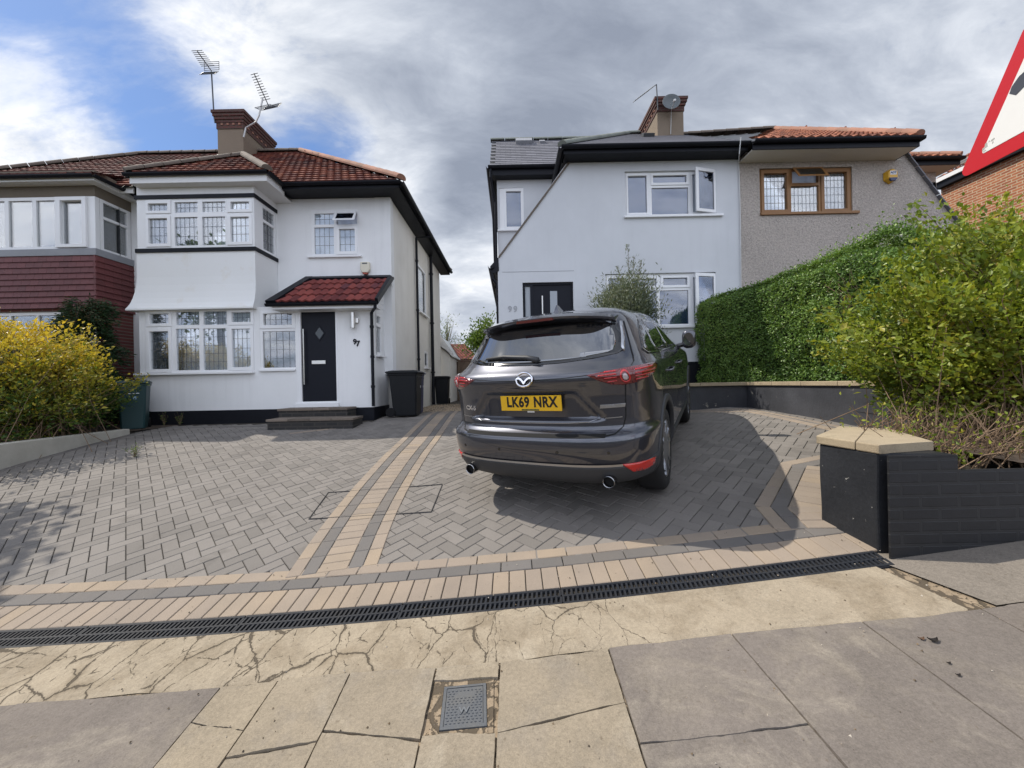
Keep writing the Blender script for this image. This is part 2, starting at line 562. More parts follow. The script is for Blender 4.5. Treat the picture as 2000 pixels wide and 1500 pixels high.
M['yellow'] = surf('yellow_plastic', (0.62, 0.34, 0.02), 0.4, 0.06)
M['red_plastic'] = surf('red_plastic', (0.32, 0.05, 0.025), 0.4, 0.05)
M['navy'] = surf('navy_plastic', (0.012, 0.025, 0.09), 0.4, 0.06)
M['bin_black'] = surf('black_bin_plastic', (0.013, 0.014, 0.016), 0.42, 0.12, 3, 60, 0.1, 0.15, 120)
M['bin_green'] = surf('green_bin_plastic', (0.010, 0.042, 0.045), 0.5, 0.12, 3, 60, 0.1)
M['bin_blue'] = surf('blue_bin_plastic', (0.008, 0.016, 0.075), 0.42, 0.12, 3, 60, 0.1)
M['white_mark'] = surf('white_print', (0.7, 0.72, 0.74), 0.5, 0.05)
M['rubber'] = surf('black_rubber', (0.012, 0.012, 0.013), 0.75, 0.15, 6, 60, 0.1)
M['bark'] = surf('bark', (0.11, 0.075, 0.05), 0.95, 0.25, 6, 40, 0.2, 0.4, 40)
M['twig'] = surf('dry_twig', (0.20, 0.135, 0.085), 0.9, 0.2, 6, 40, 0.1, rnd=0.25)
M['fence'] = surf('weathered_fence_wood', (0.17, 0.125, 0.09), 0.9, 0.2, 3, 40, 0.2, rnd=0.2)
M['soil'] = surf('soil', (0.07, 0.05, 0.035), 0.98, 0.3, 5, 40, 0.3, 0.6, 40)
# ------------------------------------------------------------------ ground, driveway, pavement
def ZP(px, py, z):
    d = W(px, py, 1.0) - Vector((0, 0, CZ))
    t = (z - CZ) / d.z
    return Vector((d.x * t, d.y * t))


M['joint'] = surf('jointing_sand', (0.045, 0.038, 0.029), 0.98, 0.3, 3, 50, 0.3, 0.5, 90)
M['block'] = surf('block_paving', (0.2, 0.19, 0.175), 0.92, 0.10, 0.9, 170, 0.22, 0.55, 240, bdist=0.004, rnd=0.10,
                  rnd_cols=[(0.172, 0.158, 0.143), (0.188, 0.172, 0.155), (0.202, 0.184, 0.166), (0.178, 0.163, 0.148)],
                  tint=(0.135, 0.122, 0.110), tfac=0.7, tscale=0.9, stain=(2.6, .56, .72, (.098, .088, .078), .6))
M['block_border'] = surf('border_paving', (0.3, 0.22, 0.15), 0.92, 0.10, 0.9, 170, 0.2, 0.5, 240, bdist=0.004,
                         rnd_cols=[(0.118, 0.110, 0.103), (0.145, 0.135, 0.127), (0.245, 0.199, 0.158), (0.272, 0.222, 0.175), (0.30, 0.236, 0.17)],
                         tint=(0.17, 0.145, 0.12), tfac=0.45, tscale=1.6)


def sheet(name, xs, ys, zf, mat, kind='structure'):
    mb = MB()
    nx, ny = len(xs), len(ys)
    vs = [(x, y, zf(x, y)) for y in ys for x in xs]
    fs = [(j * nx + i, j * nx + i + 1, (j + 1) * nx + i + 1, (j + 1) * nx + i) for j in range(ny - 1) for i in range(nx - 1)]
    mb.mesh(vs, fs)
    o = mb.build(name, mat, smooth=True, recalc=False)
    return aset(o, kind=kind)


def spread(a, b, n, far0, far1):
    inner = list(np.linspace(a, b, n))
    lo = [a - (a - far0) * (k / 6) ** 2.2 for k in range(6, 0, -1)]
    hi = [b + (far1 - b) * (k / 6) ** 2.2 for k in range(1, 7)]
    return lo + inner + hi


sheet('ground', spread(-10, 7, 70, -400, 400), spread(0.2, 13, 64, -300, 900), lambda x, y: gz(x, y) - 0.016, M['joint'])


def paver(mb, cx, cy, ang, l, w, up, r, gap=0.0055, ch=0.004):
    """one chamfered block laid on the slope of the ground"""
    ca, sa = math.cos(ang), math.sin(ang)
    hl, hw = l / 2 - gap / 2, w / 2 - gap / 2
    dz = up + random.uniform(-0.0015, 0.0015)
    tx, ty = random.uniform(-.006, .006), random.uniform(-.006, .006)
    ring = []
    for ins, dep in ((0, -0.012), (0, -ch), (ch, 0.0)):
        for a, b in ((-hl + ins, -hw + ins), (hl - ins, -hw + ins), (hl - ins, hw - ins), (-hl + ins, hw - ins)):
            x, y = cx + a * ca - b * sa, cy + a * sa + b * ca
            ring.append((x, y, gz(x, y) + dz + dep + a * tx + b * ty))
    mb.cur = r
    fs = [(8, 9, 10, 11)]
    for k in (0, 4):
        fs += [(k + i, k + (i + 1) % 4, k + 4 + (i + 1) % 4, k + 4 + i) for i in range(4)]
    mb.mesh(ring, fs)


BW = 0.108                     # block width; a block is two widths long
Y_DR0, Y_DR1 = 2.28, 2.42      # channel drain
DRX0, DRX1 = -6.2, 2.25


def left_wall_x(y):
    return -6.72 - 0.12 * (y - 5)


def build_driveway():
    mb = MB()
    a45 = R(45)
    ca, sa = math.cos(a45), math.sin(a45)
    cx0, cy0 = -1.0, 6.0
    n = 64
    for i in range(-n, n):
        for j in range(-n, n):
            # herringbone lattice of pairs: one block along, one across
            ox, oy = i + 4 * j, i
            for (bx, by, l, w) in ((ox + 1, oy + .5, 2, 1), (ox + 3.5, oy + 1, 1, 2)):
                x = cx0 + BW * (bx * ca - by * sa)
                y = cy0 + BW * (bx * sa + by * ca)
                if y < 2.80 or y > 9.6 or x > 5.1 or x < left_wall_x(y) - .1:
                    continue
                if y > 7.9 and x < -2.9: continue
                if x > 2.45 + (y - 2.4) * .62 and y < 3.6: continue
                paver(mb, x, y, a45, BW * l, BW * w, 0.0, random.random())
    o = mb.build('driveway', M['block'], recalc=False)
    aset(o, kind='structure')
    # borders: two stretcher rows and a soldier row, laid a few millimetres proud
    mb = MB()

    def tan(): return random.uniform(0.55, 1.0)
    def grey(): return random.uniform(0.0, 0.22)

    def course(path, off, wid, length, colf, up, s0=0.0):
        """blocks along a plan polyline, offset to its left"""
        pts = [Vector(p) for p in path]
        # arc length sampling of the offset curve
        dense = []
        for a, b in zip(pts[:-1], pts[1:]):
            m = max(2, int((b - a).length / .02))
            for k in range(m): dense.append(a.lerp(b, k / m))
        dense.append(pts[-1])
        off_pts = []
        for k, p in enumerate(dense):
            k0, k1 = max(k - 3, 0), min(k + 3, len(dense) - 1)
            t = (dense[k1] - dense[k0]).normalized()
            off_pts.append(p + Vector((-t.y, t.x)) * off)
        acc = s0; i = 1; prev = off_pts[0]; nxt = length / 2
        travelled = 0.0
        for p in off_pts[1:]:
            seg = (p - prev).length
            while seg > 1e-9 and travelled + seg >= nxt + s0:
                q = prev.lerp(p, (nxt + s0 - travelled) / seg)
                t = (p - prev).normalized()
                paver(mb, q.x, q.y, math.atan2(t.y, t.x), length, wid, up, colf())
                nxt += length
            travelled += seg
            prev = p

    fx0, fx1 = DRX0, 2.62
    front = [(fx0, Y_DR1), (fx1, Y_DR1)]
    course(front, BW, BW * 2, BW, tan, 0.004)
    course(front, BW * 2.5, BW, BW * 2, grey, 0.004, 0.05)
    course(front, BW * 3.5, BW, BW * 2, tan, 0.004, 0.09)
    # ribbon between the two drives
    P = [G(648, 1118), G(700, 1022), G(748, 948), G(792, 890), G(829, 848), G(868, 806), G(878, 796)]
    sm = []
    for k in range(len(P) - 1):
        p0, p1, p2, p3 = P[max(k - 1, 0)], P[k], P[k + 1], P[min(k + 2, len(P) - 1)]
        for q in range(8):
            u = q / 8
            sm.append(0.5 * ((2 * p1) + (p2 - p0) * u + (2 * p0 - 5 * p1 + 4 * p2 - p3) * u * u + (3 * p1 - p0 - 3 * p2 + p3) * u ** 3))
    sm.append(P[-1])
    course(sm, 0, BW * 2, BW, tan, 0.0075)
    for sgn in (-1, 1):
        course(sm, sgn * BW * 1.5, BW, BW * 2, grey, 0.0075)
        course(sm, sgn * BW * 2.5, BW, BW * 2, tan, 0.0075)
    # angled return round the corner pillar
    Q = [G(1512, 1037), G(1473, 990), G(1524, 905), G(1600, 890)]
    course([Q[0], Q[1]], -BW * .5, BW, BW * 1.6, tan, 0.0085)
    course([Q[1], Q[2]], -BW * .5, BW, BW * 2, tan, 0.0085)
    course([Q[2], Q[3] + (Q[3] - Q[2]) * .6], -BW * .5, BW, BW * 2, tan, 0.0085)
    course([Q[0], Q[1]], -BW * 1.5, BW, BW * 1.6, grey, 0.0095)
    course([Q[1], Q[2]], -BW * 1.5, BW, BW * 2, grey, 0.0095)
    course([Q[2], Q[3] + (Q[3] - Q[2]) * .6], -BW * 1.5, BW, BW * 2, grey, 0.0095)
    for k in range(3):
        course([Q[1], Q[2]], -BW * (3 + 2 * k), BW * 2, BW, tan, 0.0105)
        course([Q[0], Q[1]], -BW * (3 + 2 * k), BW * 2, BW, tan, 0.0115)
    # edge courses along the retaining wall and beside the steps
    course([(3.2, 7.12), G(1462, 800), G(1640, 834), G(1705, 850)], 0, BW, BW * 2, tan, 0.006)
    course([(3.2, 7.02), G(1462, 803), G(1640, 841), G(1705, 860)], -BW * .2, BW, BW * 2, tan, 0.005)
    course([G(565, 847), G(690, 833)], 0, BW, BW * 2, tan, 0.006)
    course([(left_wall_x(4) + .1, 3.0), (left_wall_x(7) + .1, 7.0)], 0, BW, BW * 2, grey, 0.006)
    course([(-6.9, 7.62), (-4.9, 7.68)], 0, BW, BW * 2, grey, 0.006)
    o = mb.build('driveway_border', M['block_border'], recalc=False)
    aset(o, kind='structure')


build_driveway()


def paving_mat(name, cols, crack=None, speck=0.35, stain=None):
    m, t, out = new_mat(name)
    p = t.add('ShaderNodeBsdfPrincipled', {'Roughness': 0.93})
    p.inputs['Specular IOR Level'].default_value = 0.3
    t.l.new(p.outputs[0], out.inputs[0])
    tc = t.add('ShaderNodeTexCoord'); P = tc.outputs['Object']
    at = t.add('ShaderNodeAttribute', attribute_name='rnd')
    col = t.ramp(at.outputs['Fac'], [(i / max(len(cols) - 1, 1), c) for i, c in enumerate(cols)])
    big = t.noise(P, 1.7, 8, 0.62, 0.3)
    mid = t.noise(P, 9.0, 8, 0.7)
    fine = t.noise(P, 210.0, 3, 0.6)
    grit = t.noise(P, 58.0, 5, 0.75)
    br = t.math('ADD', t.math('MULTIPLY', t.math('SUBTRACT', big, .5), .55), t.math('MULTIPLY', t.math('SUBTRACT', mid, .5), .38))
    br = t.math('ADD', br, t.math('MULTIPLY', t.math('SUBTRACT', fine, .5), speck))
    br = t.math('ADD', br, t.math('MULTIPLY', t.math('SUBTRACT', grit, .5), speck * 1.1))
    if stain:
        f = t.ramp(t.noise(P, 3.1, 7, 0.65, 0.4), [(0.48, 0.0), (0.66, 1.0)])
        col = t.mix(t.math('MULTIPLY', f, 0.75), col, stain)
        f2 = t.ramp(t.noise(P, 2.2, 8, 0.7, 1.2), [(0.55, 0.0), (0.68, 1.0)])
        col = t.mix(t.math('MULTIPLY', f2, 0.26), col, (0.40, 0.355, 0.28))
    cm = t.add('ShaderNodeVectorMath', operation='SCALE')
    t.l.new(col, cm.inputs[0]); t.l.new(t.math('ADD', br, 1.0), cm.inputs['Scale'])
    colr = cm.outputs[0]
    # pits and small dark specks
    pit = t.ramp(t.noise(P, 46.0, 3, 0.5), [(0.66, 0.0), (0.74, 1.0)])
    colr = t.mix(t.math('MULTIPLY', pit, 0.45), colr, (0.10, 0.075, 0.05))
    hgt = t.math('ADD', t.math('MULTIPLY', grit, 0.5), t.math('MULTIPLY', mid, 0.7))
    if crack:
        sc, wid, xlo, xhi = crack
        wv = t.add('ShaderNodeTexNoise', {'Scale': 3.0, 'Detail': 6.0, 'Roughness': 0.65})
        t.l.new(P, wv.inputs['Vector'])
        off = t.add('ShaderNodeVectorMath', operation='MULTIPLY_ADD')
        t.l.new(wv.outputs['Color'], off.inputs[0]); off.inputs[1].default_value = (.12, .12, 0); t.l.new(P, off.inputs[2])
        sq = t.add('ShaderNodeMapping'); sq.inputs['Scale'].default_value = (1.0, 0.62, 0.0)
        t.l.new(off.outputs[0], sq.inputs[0])
        wv2 = t.add('ShaderNodeTexNoise', {'Scale': 13.0, 'Detail': 6.0, 'Roughness': 0.7})
        t.l.new(P, wv2.inputs['Vector'])
        off2 = t.add('ShaderNodeVectorMath', operation='MULTIPLY_ADD')
        t.l.new(wv2.outputs['Color'], off2.inputs[0]); off2.inputs[1].default_value = (.035, .035, 0); t.l.new(sq.outputs[0], off2.inputs[2])
        sp = t.add('ShaderNodeSeparateXYZ'); t.l.new(P, sp.inputs[0])
        mr = t.add('ShaderNodeMapRange'); t.l.new(sp.outputs[0], mr.inputs[0])
        mr.inputs[1].default_value = xlo; mr.inputs[2].default_value = xhi; mr.inputs[3].default_value = 1.0; mr.inputs[4].default_value = 0.0
        total = None; worn = None
        for s_, w_, lo_, hi_ in ((sc, wid, .30, .75), (sc * .5, wid * 1.9, .47, .80), (sc * 2.2, wid * .5, .47, .7)):
            vo = t.add('ShaderNodeTexVoronoi', {'Scale': s_, 'Randomness': 1.0}, feature='DISTANCE_TO_EDGE')
            t.l.new(off2.outputs[0], vo.inputs['Vector'])
            wn = t.math('MULTIPLY', t.math('MULTIPLY', t.ramp(t.noise(P, 3.1 + s_, 5, .65), [(lo_, 0.0), (hi_, 1.0)]), w_ * s_ * 1.6), mr.outputs[0])
            c_ = t.math('SUBTRACT', 1.0, t.math('DIVIDE', vo.outputs['Distance'], t.math('ADD', wn, 1e-4)), True)
            dirt = t.math('SUBTRACT', 1.0, t.math('DIVIDE', vo.outputs['Distance'], t.math('ADD', t.math('MULTIPLY', wn, 3.2), 1e-4)), True)
            c_ = t.math('MINIMUM', t.math('MULTIPLY', c_, 2.5), 1.0)
            total = c_ if total is None else t.math('MAXIMUM', total, c_)
            worn = dirt if worn is None else t.math('MAXIMUM', worn, dirt)
        colr = t.mix(t.math('MULTIPLY', worn, t.math('MULTIPLY', mid, 0.9)), colr, (0.15, 0.12, 0.08))
        colr = t.mix(t.math('MULTIPLY', total, 0.88), colr, (0.07, 0.056, 0.04))
        hgt = t.math('SUBTRACT', hgt, t.math('MULTIPLY', total, 2.5))
    t.l.new(colr, p.inputs['Base Color'])
    bp = t.add('ShaderNodeBump', {'Strength': 0.7, 'Distance': 0.006})
    t.l.new(hgt, bp.inputs['Height']); t.l.new(bp.outputs[0], p.inputs['Normal'])
    return m


M['apron_conc'] = paving_mat('buff_concrete', [(0.295, 0.248, 0.183)], crack=(3.3, 0.0048, -0.9, 0.9), speck=0.75, stain=(0.185, 0.147, 0.100))
M['slab'] = paving_mat('paving_slab', [(0.140, 0.122, 0.108), (0.165, 0.143, 0.125), (0.235, 0.198, 0.148), (0.265, 0.222, 0.162)], speck=0.8, stain=(0.205, 0.178, 0.145))
M['path_grey'] = paving_mat('grey_concrete', [(0.185, 0.162, 0.136)], speck=1.0)
M['crumble'] = paving_mat('crumbled_mortar', [(0.27, 0.21, 0.145)], crack=(9, 0.012, 5, 6), speck=0.9)


def build_pavement():
    # apron between the channel drain and the slabs
    edge = [G(px, py) for px, py in ((-700, 1462), (0, 1385), (240, 1362), (430, 1344), (685, 1317), (850, 1312), (980, 1297), (1190, 1271), (1430, 1243), (1690, 1214), (1893, 1194))]
    mb = MB()
    rows = 9
    top = []
    right_end = (1735, 1108)
    g0 = G(*right_end)
    pts_low = []
    xs = np.linspace(-7.0, edge[-1].x, 120)
    ex = [p.x for p in edge]; ey = [p.y for p in edge]
    grid = []
    for x in xs:
        ylo = float(np.interp(x, ex, ey)) + 0.004 * math.sin(x * 9) + random.uniform(-.004, .004)
        yhi = Y_DR0 - .002
        if x > g0.x:
            yhi = yhi + (ylo - yhi) * min(1, (x - g0.x) / (edge[-1].x - g0.x)) * 0.98
        grid.append([(x, ylo + (yhi - ylo) * k / rows, gz(x, ylo + (yhi - ylo) * k / rows) + 0.006 - (0.01 if k == 0 else 0)) for k in range(rows + 1)])
    mb.mesh([p for c in grid for p in c], [(i * (rows + 1) + k, (i + 1) * (rows + 1) + k, (i + 1) * (rows + 1) + k + 1, i * (rows + 1) + k + 1) for i in range(len(xs) - 1) for k in range(rows)])
    aset(mb.build('driveway_apron', M['apron_conc'], smooth=True, recalc=False), kind='structure')

    # slabs: columns between long joints, with cross joints and breaks
    def L(a, b): return (G(*a), G(*b))
    J = [L((-420, 1440), (-640, 1520)), L((21, 1387), (-95, 1462)), L((432, 1345), (305, 1500)), L((541, 1337), (432, 1500)), L((685, 1319), (597, 1500)),
         L((851, 1313), (821, 1450)), L((976, 1299), (969, 1450)), L((1188, 1270), (1262, 1500)), L((1428, 1243), (1645, 1500)),
         L((1676, 1215), (2000, 1462)), L((1915, 1193), (2300, 1400)), L((2150, 1170), (2700, 1390))]
    sh = lambda j, dx: (j[0] + Vector((dx, 0)), j[1] + Vector((dx, 0)))
    n_left = 5
    J = [sh(J[0], -.62 * k) for k in range(n_left, 0, -1)] + J + [sh(J[-1], .62 * k) for k in range(1, 6)]

    def jx(j, y):
        a, b = j
        return a.x + (b.x - a.x) * (y - a.y) / (b.y - a.y)

    def gy(px, py): return G(px, py).y
    ylow = 0.62
    cross = {2: [(gy(372, 1418), gy(480, 1432))], 3: [(gy(445, 1483), gy(629, 1449))], 4: [(gy(640, 1436), gy(820, 1449))],
             5: [(gy(830, 1335), gy(972, 1330)), (gy(815, 1447), gy(970, 1441))], 6: [(gy(972, 1440), gy(1224, 1381))], 7: [(gy(1250, 1459), gy(1580, 1425))], 8: [(1.02, 0.99)], 9: [(1.2, 1.16)], 1: [(1.30, 1.27)], 0: [(1.32, 1.3)], 10: [(1.3, 1.3)]}
    mb = MB()
    for kk in range(len(J) - 1):
        a, b = J[kk], J[kk + 1]
        k = kk - n_left
        ya = float(np.interp(a[0].x, ex, ey)); yb = float(np.interp(b[0].x, ex, ey))
        if k >= 10: ya = yb = ey[-1]
        levels = [(ya, yb)] + cross.get(k, [(1.2, 1.2)]) + [(ylow, ylow)]
        for i in range(len(levels) - 1):
            if k == 5 and i == 1: continue        # the meter box sits here
            (t0, t1), (b0, b1) = levels[i], levels[i + 1]
            g = 0.0042
            gc = 0.003 if i == 0 else (0.008 if k == 4 else 0.003)
            gl = 0.008 if i < len(levels) - 2 and k == 4 else 0.003
            beige = 2 <= k <= 6
            mb.cur = random.uniform(0.62, 1.0) if beige else random.uniform(0.0, 0.30)
            if k == 5 and i == 0: mb.cur = .9
            # ragged outline
            left = [(jx(a, y) + g + random.uniform(-.0015, .0015), y) for y in np.linspace(b0 + gl, t0 - gc, 14)]
            rite = [(jx(b, y) - g + random.uniform(-.0015, .0015), y) for y in np.linspace(t1 - gc, b1 + gl, 14)]
            def walk(n, s_):
                w = np.cumsum(rng.normal(size=n)) * s_; return w - np.linspace(w[0], w[-1], n)
            wk, wk2 = walk(20, .0018), walk(20, .0018)
            topj = [(left[-1][0] + (rite[0][0] - left[-1][0]) * q, left[-1][1] + (rite[0][1] - left[-1][1]) * q + wk[i_]) for i_, q in enumerate(np.linspace(0, 1, 22)[1:-1])]
            botj = [(rite[-1][0] + (left[0][0] - rite[-1][0]) * q, rite[-1][1] + (left[0][1] - rite[-1][1]) * q + wk2[i_]) for i_, q in enumerate(np.linspace(0, 1, 22)[1:-1])]
            poly = left + topj + rite + botj
            cxm = sum(p[0] for p in poly) / len(poly); cym = sum(p[1] for p in poly) / len(poly)
            tx, ty = random.uniform(-.006, .006), random.uniform(-.006, .006)
            mb.prism(poly, lambda p, q, d: (p, q, gz(p, q) + d + (p - cxm) * tx + (q - cym) * ty), -0.02, 0.004 + random.uniform(-.001, .002))
    aset(mb.build('pavement', M['slab'], bevel=0.0), kind='structure')
    # rough bed the slabs lie in
    aset(sheet('pavement_bed', list(np.linspace(-9, 8, 60)), list(np.linspace(0.3, 2.27, 20)), lambda x, y: gz(x, y) - 0.009, M['crumble']), kind='structure')
    # grey strip in front of the planter wall
    mb = MB()
    xs = np.linspace(g0.x, 6.5, 30)
    vs = []
    for x in xs:
        ylo = float(np.interp(x, ex, ey)) + 0.008
        yhi = 2.45
        y0 = ylo if x > edge[-1].x else max(ylo, Y_DR0 + .01 + (ylo - Y_DR0) * (x - g0.x) / (edge[-1].x - g0.x))
        for q in range(5):
            y = y0 + (yhi - y0) * q / 4
            vs.append((x, y, gz(x, min(y, 2.28)) + 0.004))
    mb.mesh(vs, [(i * 5 + k, (i + 1) * 5 + k, (i + 1) * 5 + k + 1, i * 5 + k + 1) for i in range(len(xs) - 1) for k in range(4)])
    aset(mb.build('footpath_strip', M['path_grey'], smooth=True, recalc=False), kind='structure')
    # road behind the photographer
    road = surf('asphalt', (0.05, 0.05, 0.052), 0.9, 0.15, 2, 120, 0.3, 0.5, 150)
    sheet('road', list(np.linspace(-60, 60, 40)), [-7.2, -4, -1.2], lambda x, y: gz(x, y) - 0.10, road)
    mb = MB()
    for i in range(-30, 30):
        mb.hexa([(i + .005, -1.2, gz(i, -1.2) - .11), (i + .995, -1.2, gz(i + 1, -1.2) - .11), (i + .995, -1.05, gz(i + 1, -1.05) - .11), (i + .005, -1.05, gz(i, -1.05) - .11),
                 (i + .005, -1.2, gz(i, -1.2) + .004), (i + .995, -1.2, gz(i + 1, -1.2) + .004), (i + .995, -1.05, gz(i + 1, -1.05) + .004), (i + .005, -1.05, gz(i, -1.05) + .004)])
    aset(mb.build('kerb', M['path_grey']), kind='structure')


build_pavement()


def build_drain():
    t = thing('channel_drain', 'black plastic slotted channel drain running across the front of the driveway', 'drain', (0, 2.35, gz(0, 2.35)))
    gm = surf('drain_plastic', (0.020, 0.0225, 0.028), 0.6, 0.2, 4, 60, 0.2, 0.1, 60, spec=.2, tint=(0.04, 0.037, 0.034), tfac=0.3, tscale=6)
    tr = MB()
    xs = np.arange(DRX0, DRX1 + .01, .25)
    for a, b in zip(xs[:-1], xs[1:]):
        za, zb = gz(a, 2.35), gz(b, 2.35)
        tr.hexa([(a, Y_DR0 + .004, za - .014), (b, Y_DR0 + .004, zb - .014), (b, Y_DR1 - .004, zb - .014), (a, Y_DR1 - .004, za - .014),
                 (a, Y_DR0 + .004, za - .0135), (b, Y_DR0 + .004, zb - .0135), (b, Y_DR1 - .004, zb - .0135), (a, Y_DR1 - .004, za - .0135)])
    tr.build('channel', surf('drain_inside', (0.008, 0.008, 0.009), 0.8, 0.2), t)
    x = DRX1
    first = True
    while x > DRX0:
        a = max(x - .985, DRX0)
        mb = MB()
        def q(px, py, up=0.0): return (px, py, gz(px, py) + up)
        def rail(y0, y1, up=.004):
            n = 4
            for k in range(n):
                u0 = a + .003 + (x - a - .006) * k / n; u1 = a + .003 + (x - a - .006) * (k + 1) / n
                mb.hexa([q(u0, y0, -.012), q(u1, y0, -.012), q(u1, y1, -.012), q(u0, y1, -.012), q(u0, y0, up), q(u1, y0, up), q(u1, y1, up), q(u0, y1, up)])
        ym = (Y_DR0 + Y_DR1) / 2
        rail(Y_DR0, Y_DR0 + .016); rail(Y_DR1 - .016, Y_DR1); rail(ym - .006, ym + .006, .003)
        rail(Y_DR0 - .006, Y_DR0 - .001, -.001)
        m = int((x - a) / .0285)
        for k in range(m + 1):
            cx = a + .006 + (x - a - .012) * k / m
            for y0, y1 in ((Y_DR0 + .016, ym - .006), (ym + .006, Y_DR1 - .016)):
                sk = .004
                mb.hexa([q(cx - .0062, y0, -.012), q(cx + .0062, y0, -.012), q(cx + .0062 + sk, y1, -.012), q(cx - .0062 + sk, y1, -.012),
                         q(cx - .0062, y0, .0022), q(cx + .0062, y0, .0022), q(cx + .0062 + sk, y1, .0022), q(cx - .0062 + sk, y1, .0022)])
        mb.build('grate', gm, t)
        x = a - .003


build_drain()


def build_meter_cover():
    c = [G(858, 1432), G(951, 1426), G(955, 1344), G(868, 1349)]
    cen = sum(c, Vector((0, 0))) / 4
    t = thing('meter_cover', 'small dark grey plastic water meter cover set in mortar between buff slabs', 'cover', (cen.x, cen.y, gz(cen.x, cen.y)))
    gm = surf('cover_plastic', (0.075, 0.082, 0.092), 0.6, 0.15, 6, 120, 0.25, 0.2, 160, tint=(0.13, 0.12, 0.1), tfac=.4, tscale=9)
    U = (c[1] - c[0]); Vv = (c[3] - c[0])
    def f(a, b, d):
        p = c[0] + U * a + Vv * b
        return (p.x, p.y, gz(p.x, p.y) + d)
    mb = MB()
    mb.prism([(0, 0), (1, 0), (1, 1), (0, 1)], f, -.02, .002, holes=[[(.07, .06), (.93, .06), (.93, .95), (.07, .95)]])
    mb.build('frame', gm, t)
    lid = MB()
    lid.prism([(.08, .07), (.92, .07), (.92, .94), (.08, .94)], f, -.02, .000)
    for i in range(9):
        for j in range(13):
            a = .14 + i * .09; b = .12 + j * .062
            if j in (4, 5, 6) and 3 <= i <= 5: continue
            if j in (10, 11) and 2 <= i <= 6: continue
            a += .03 * (j % 2) - .015
            n = 6
            lid.mesh([f(a + .027 * math.cos(k * 1.047), b + .019 * math.sin(k * 1.047), .000) for k in range(n)] + [f(a + .02 * math.cos(k * 1.047), b + .014 * math.sin(k * 1.047), .0032) for k in range(n)],
                     [tuple(range(n, 2 * n))] + [(k, (k + 1) % n, n + (k + 1) % n, n + k) for k in range(n)])
    lo = lid.build('lid', gm, t)
    lt = text_mb('W', .22, lambda a, b, d: f(.5 + a * 1.0, .375 + b * 0.8, .003 + d), .004, bold=.006)
    lt.build('lettering', surf('worn_letter', (0.12, 0.13, 0.14), .5, .1), lo)
    # mortar round it
    m = MB()
    m.prism([(-.22, -.13), (1.13, -.13), (1.2, 1.35), (-.25, 1.35)], f, -.02, -.003, holes=[[(-.01, -.01), (1.01, -.01), (1.01, 1.01), (-.01, 1.01)]])
    m.build('surround', M['crumble'], t)


build_meter_cover()


def build_inspection_cover():
    q = [G(641, 963), G(864, 948), G(842, 1002), G(603, 1015)]
    cen = sum(q, Vector((0, 0))) / 4
    t = thing('inspection_cover', 'recessed paved inspection cover with a thin dark steel edge across the tan ribbon', 'cover', (cen.x, cen.y, gz(cen.x, cen.y)))
    mm = surf('tray_edge', (.055, .052, .05), .6, .2, 8)
    for a, b in zip(q, q[1:] + q[:1]):
        mb = MB(); n = 8
        for k in range(n):
            p0 = a.lerp(b, k / n); p1 = a.lerp(b, (k + 1) / n)
            mb.bar((p0.x, p0.y, gz(p0.x, p0.y) + .004), (p1.x, p1.y, gz(p1.x, p1.y) + .004), .005, .012)
        mb.build('edge', mm, t)


build_inspection_cover()

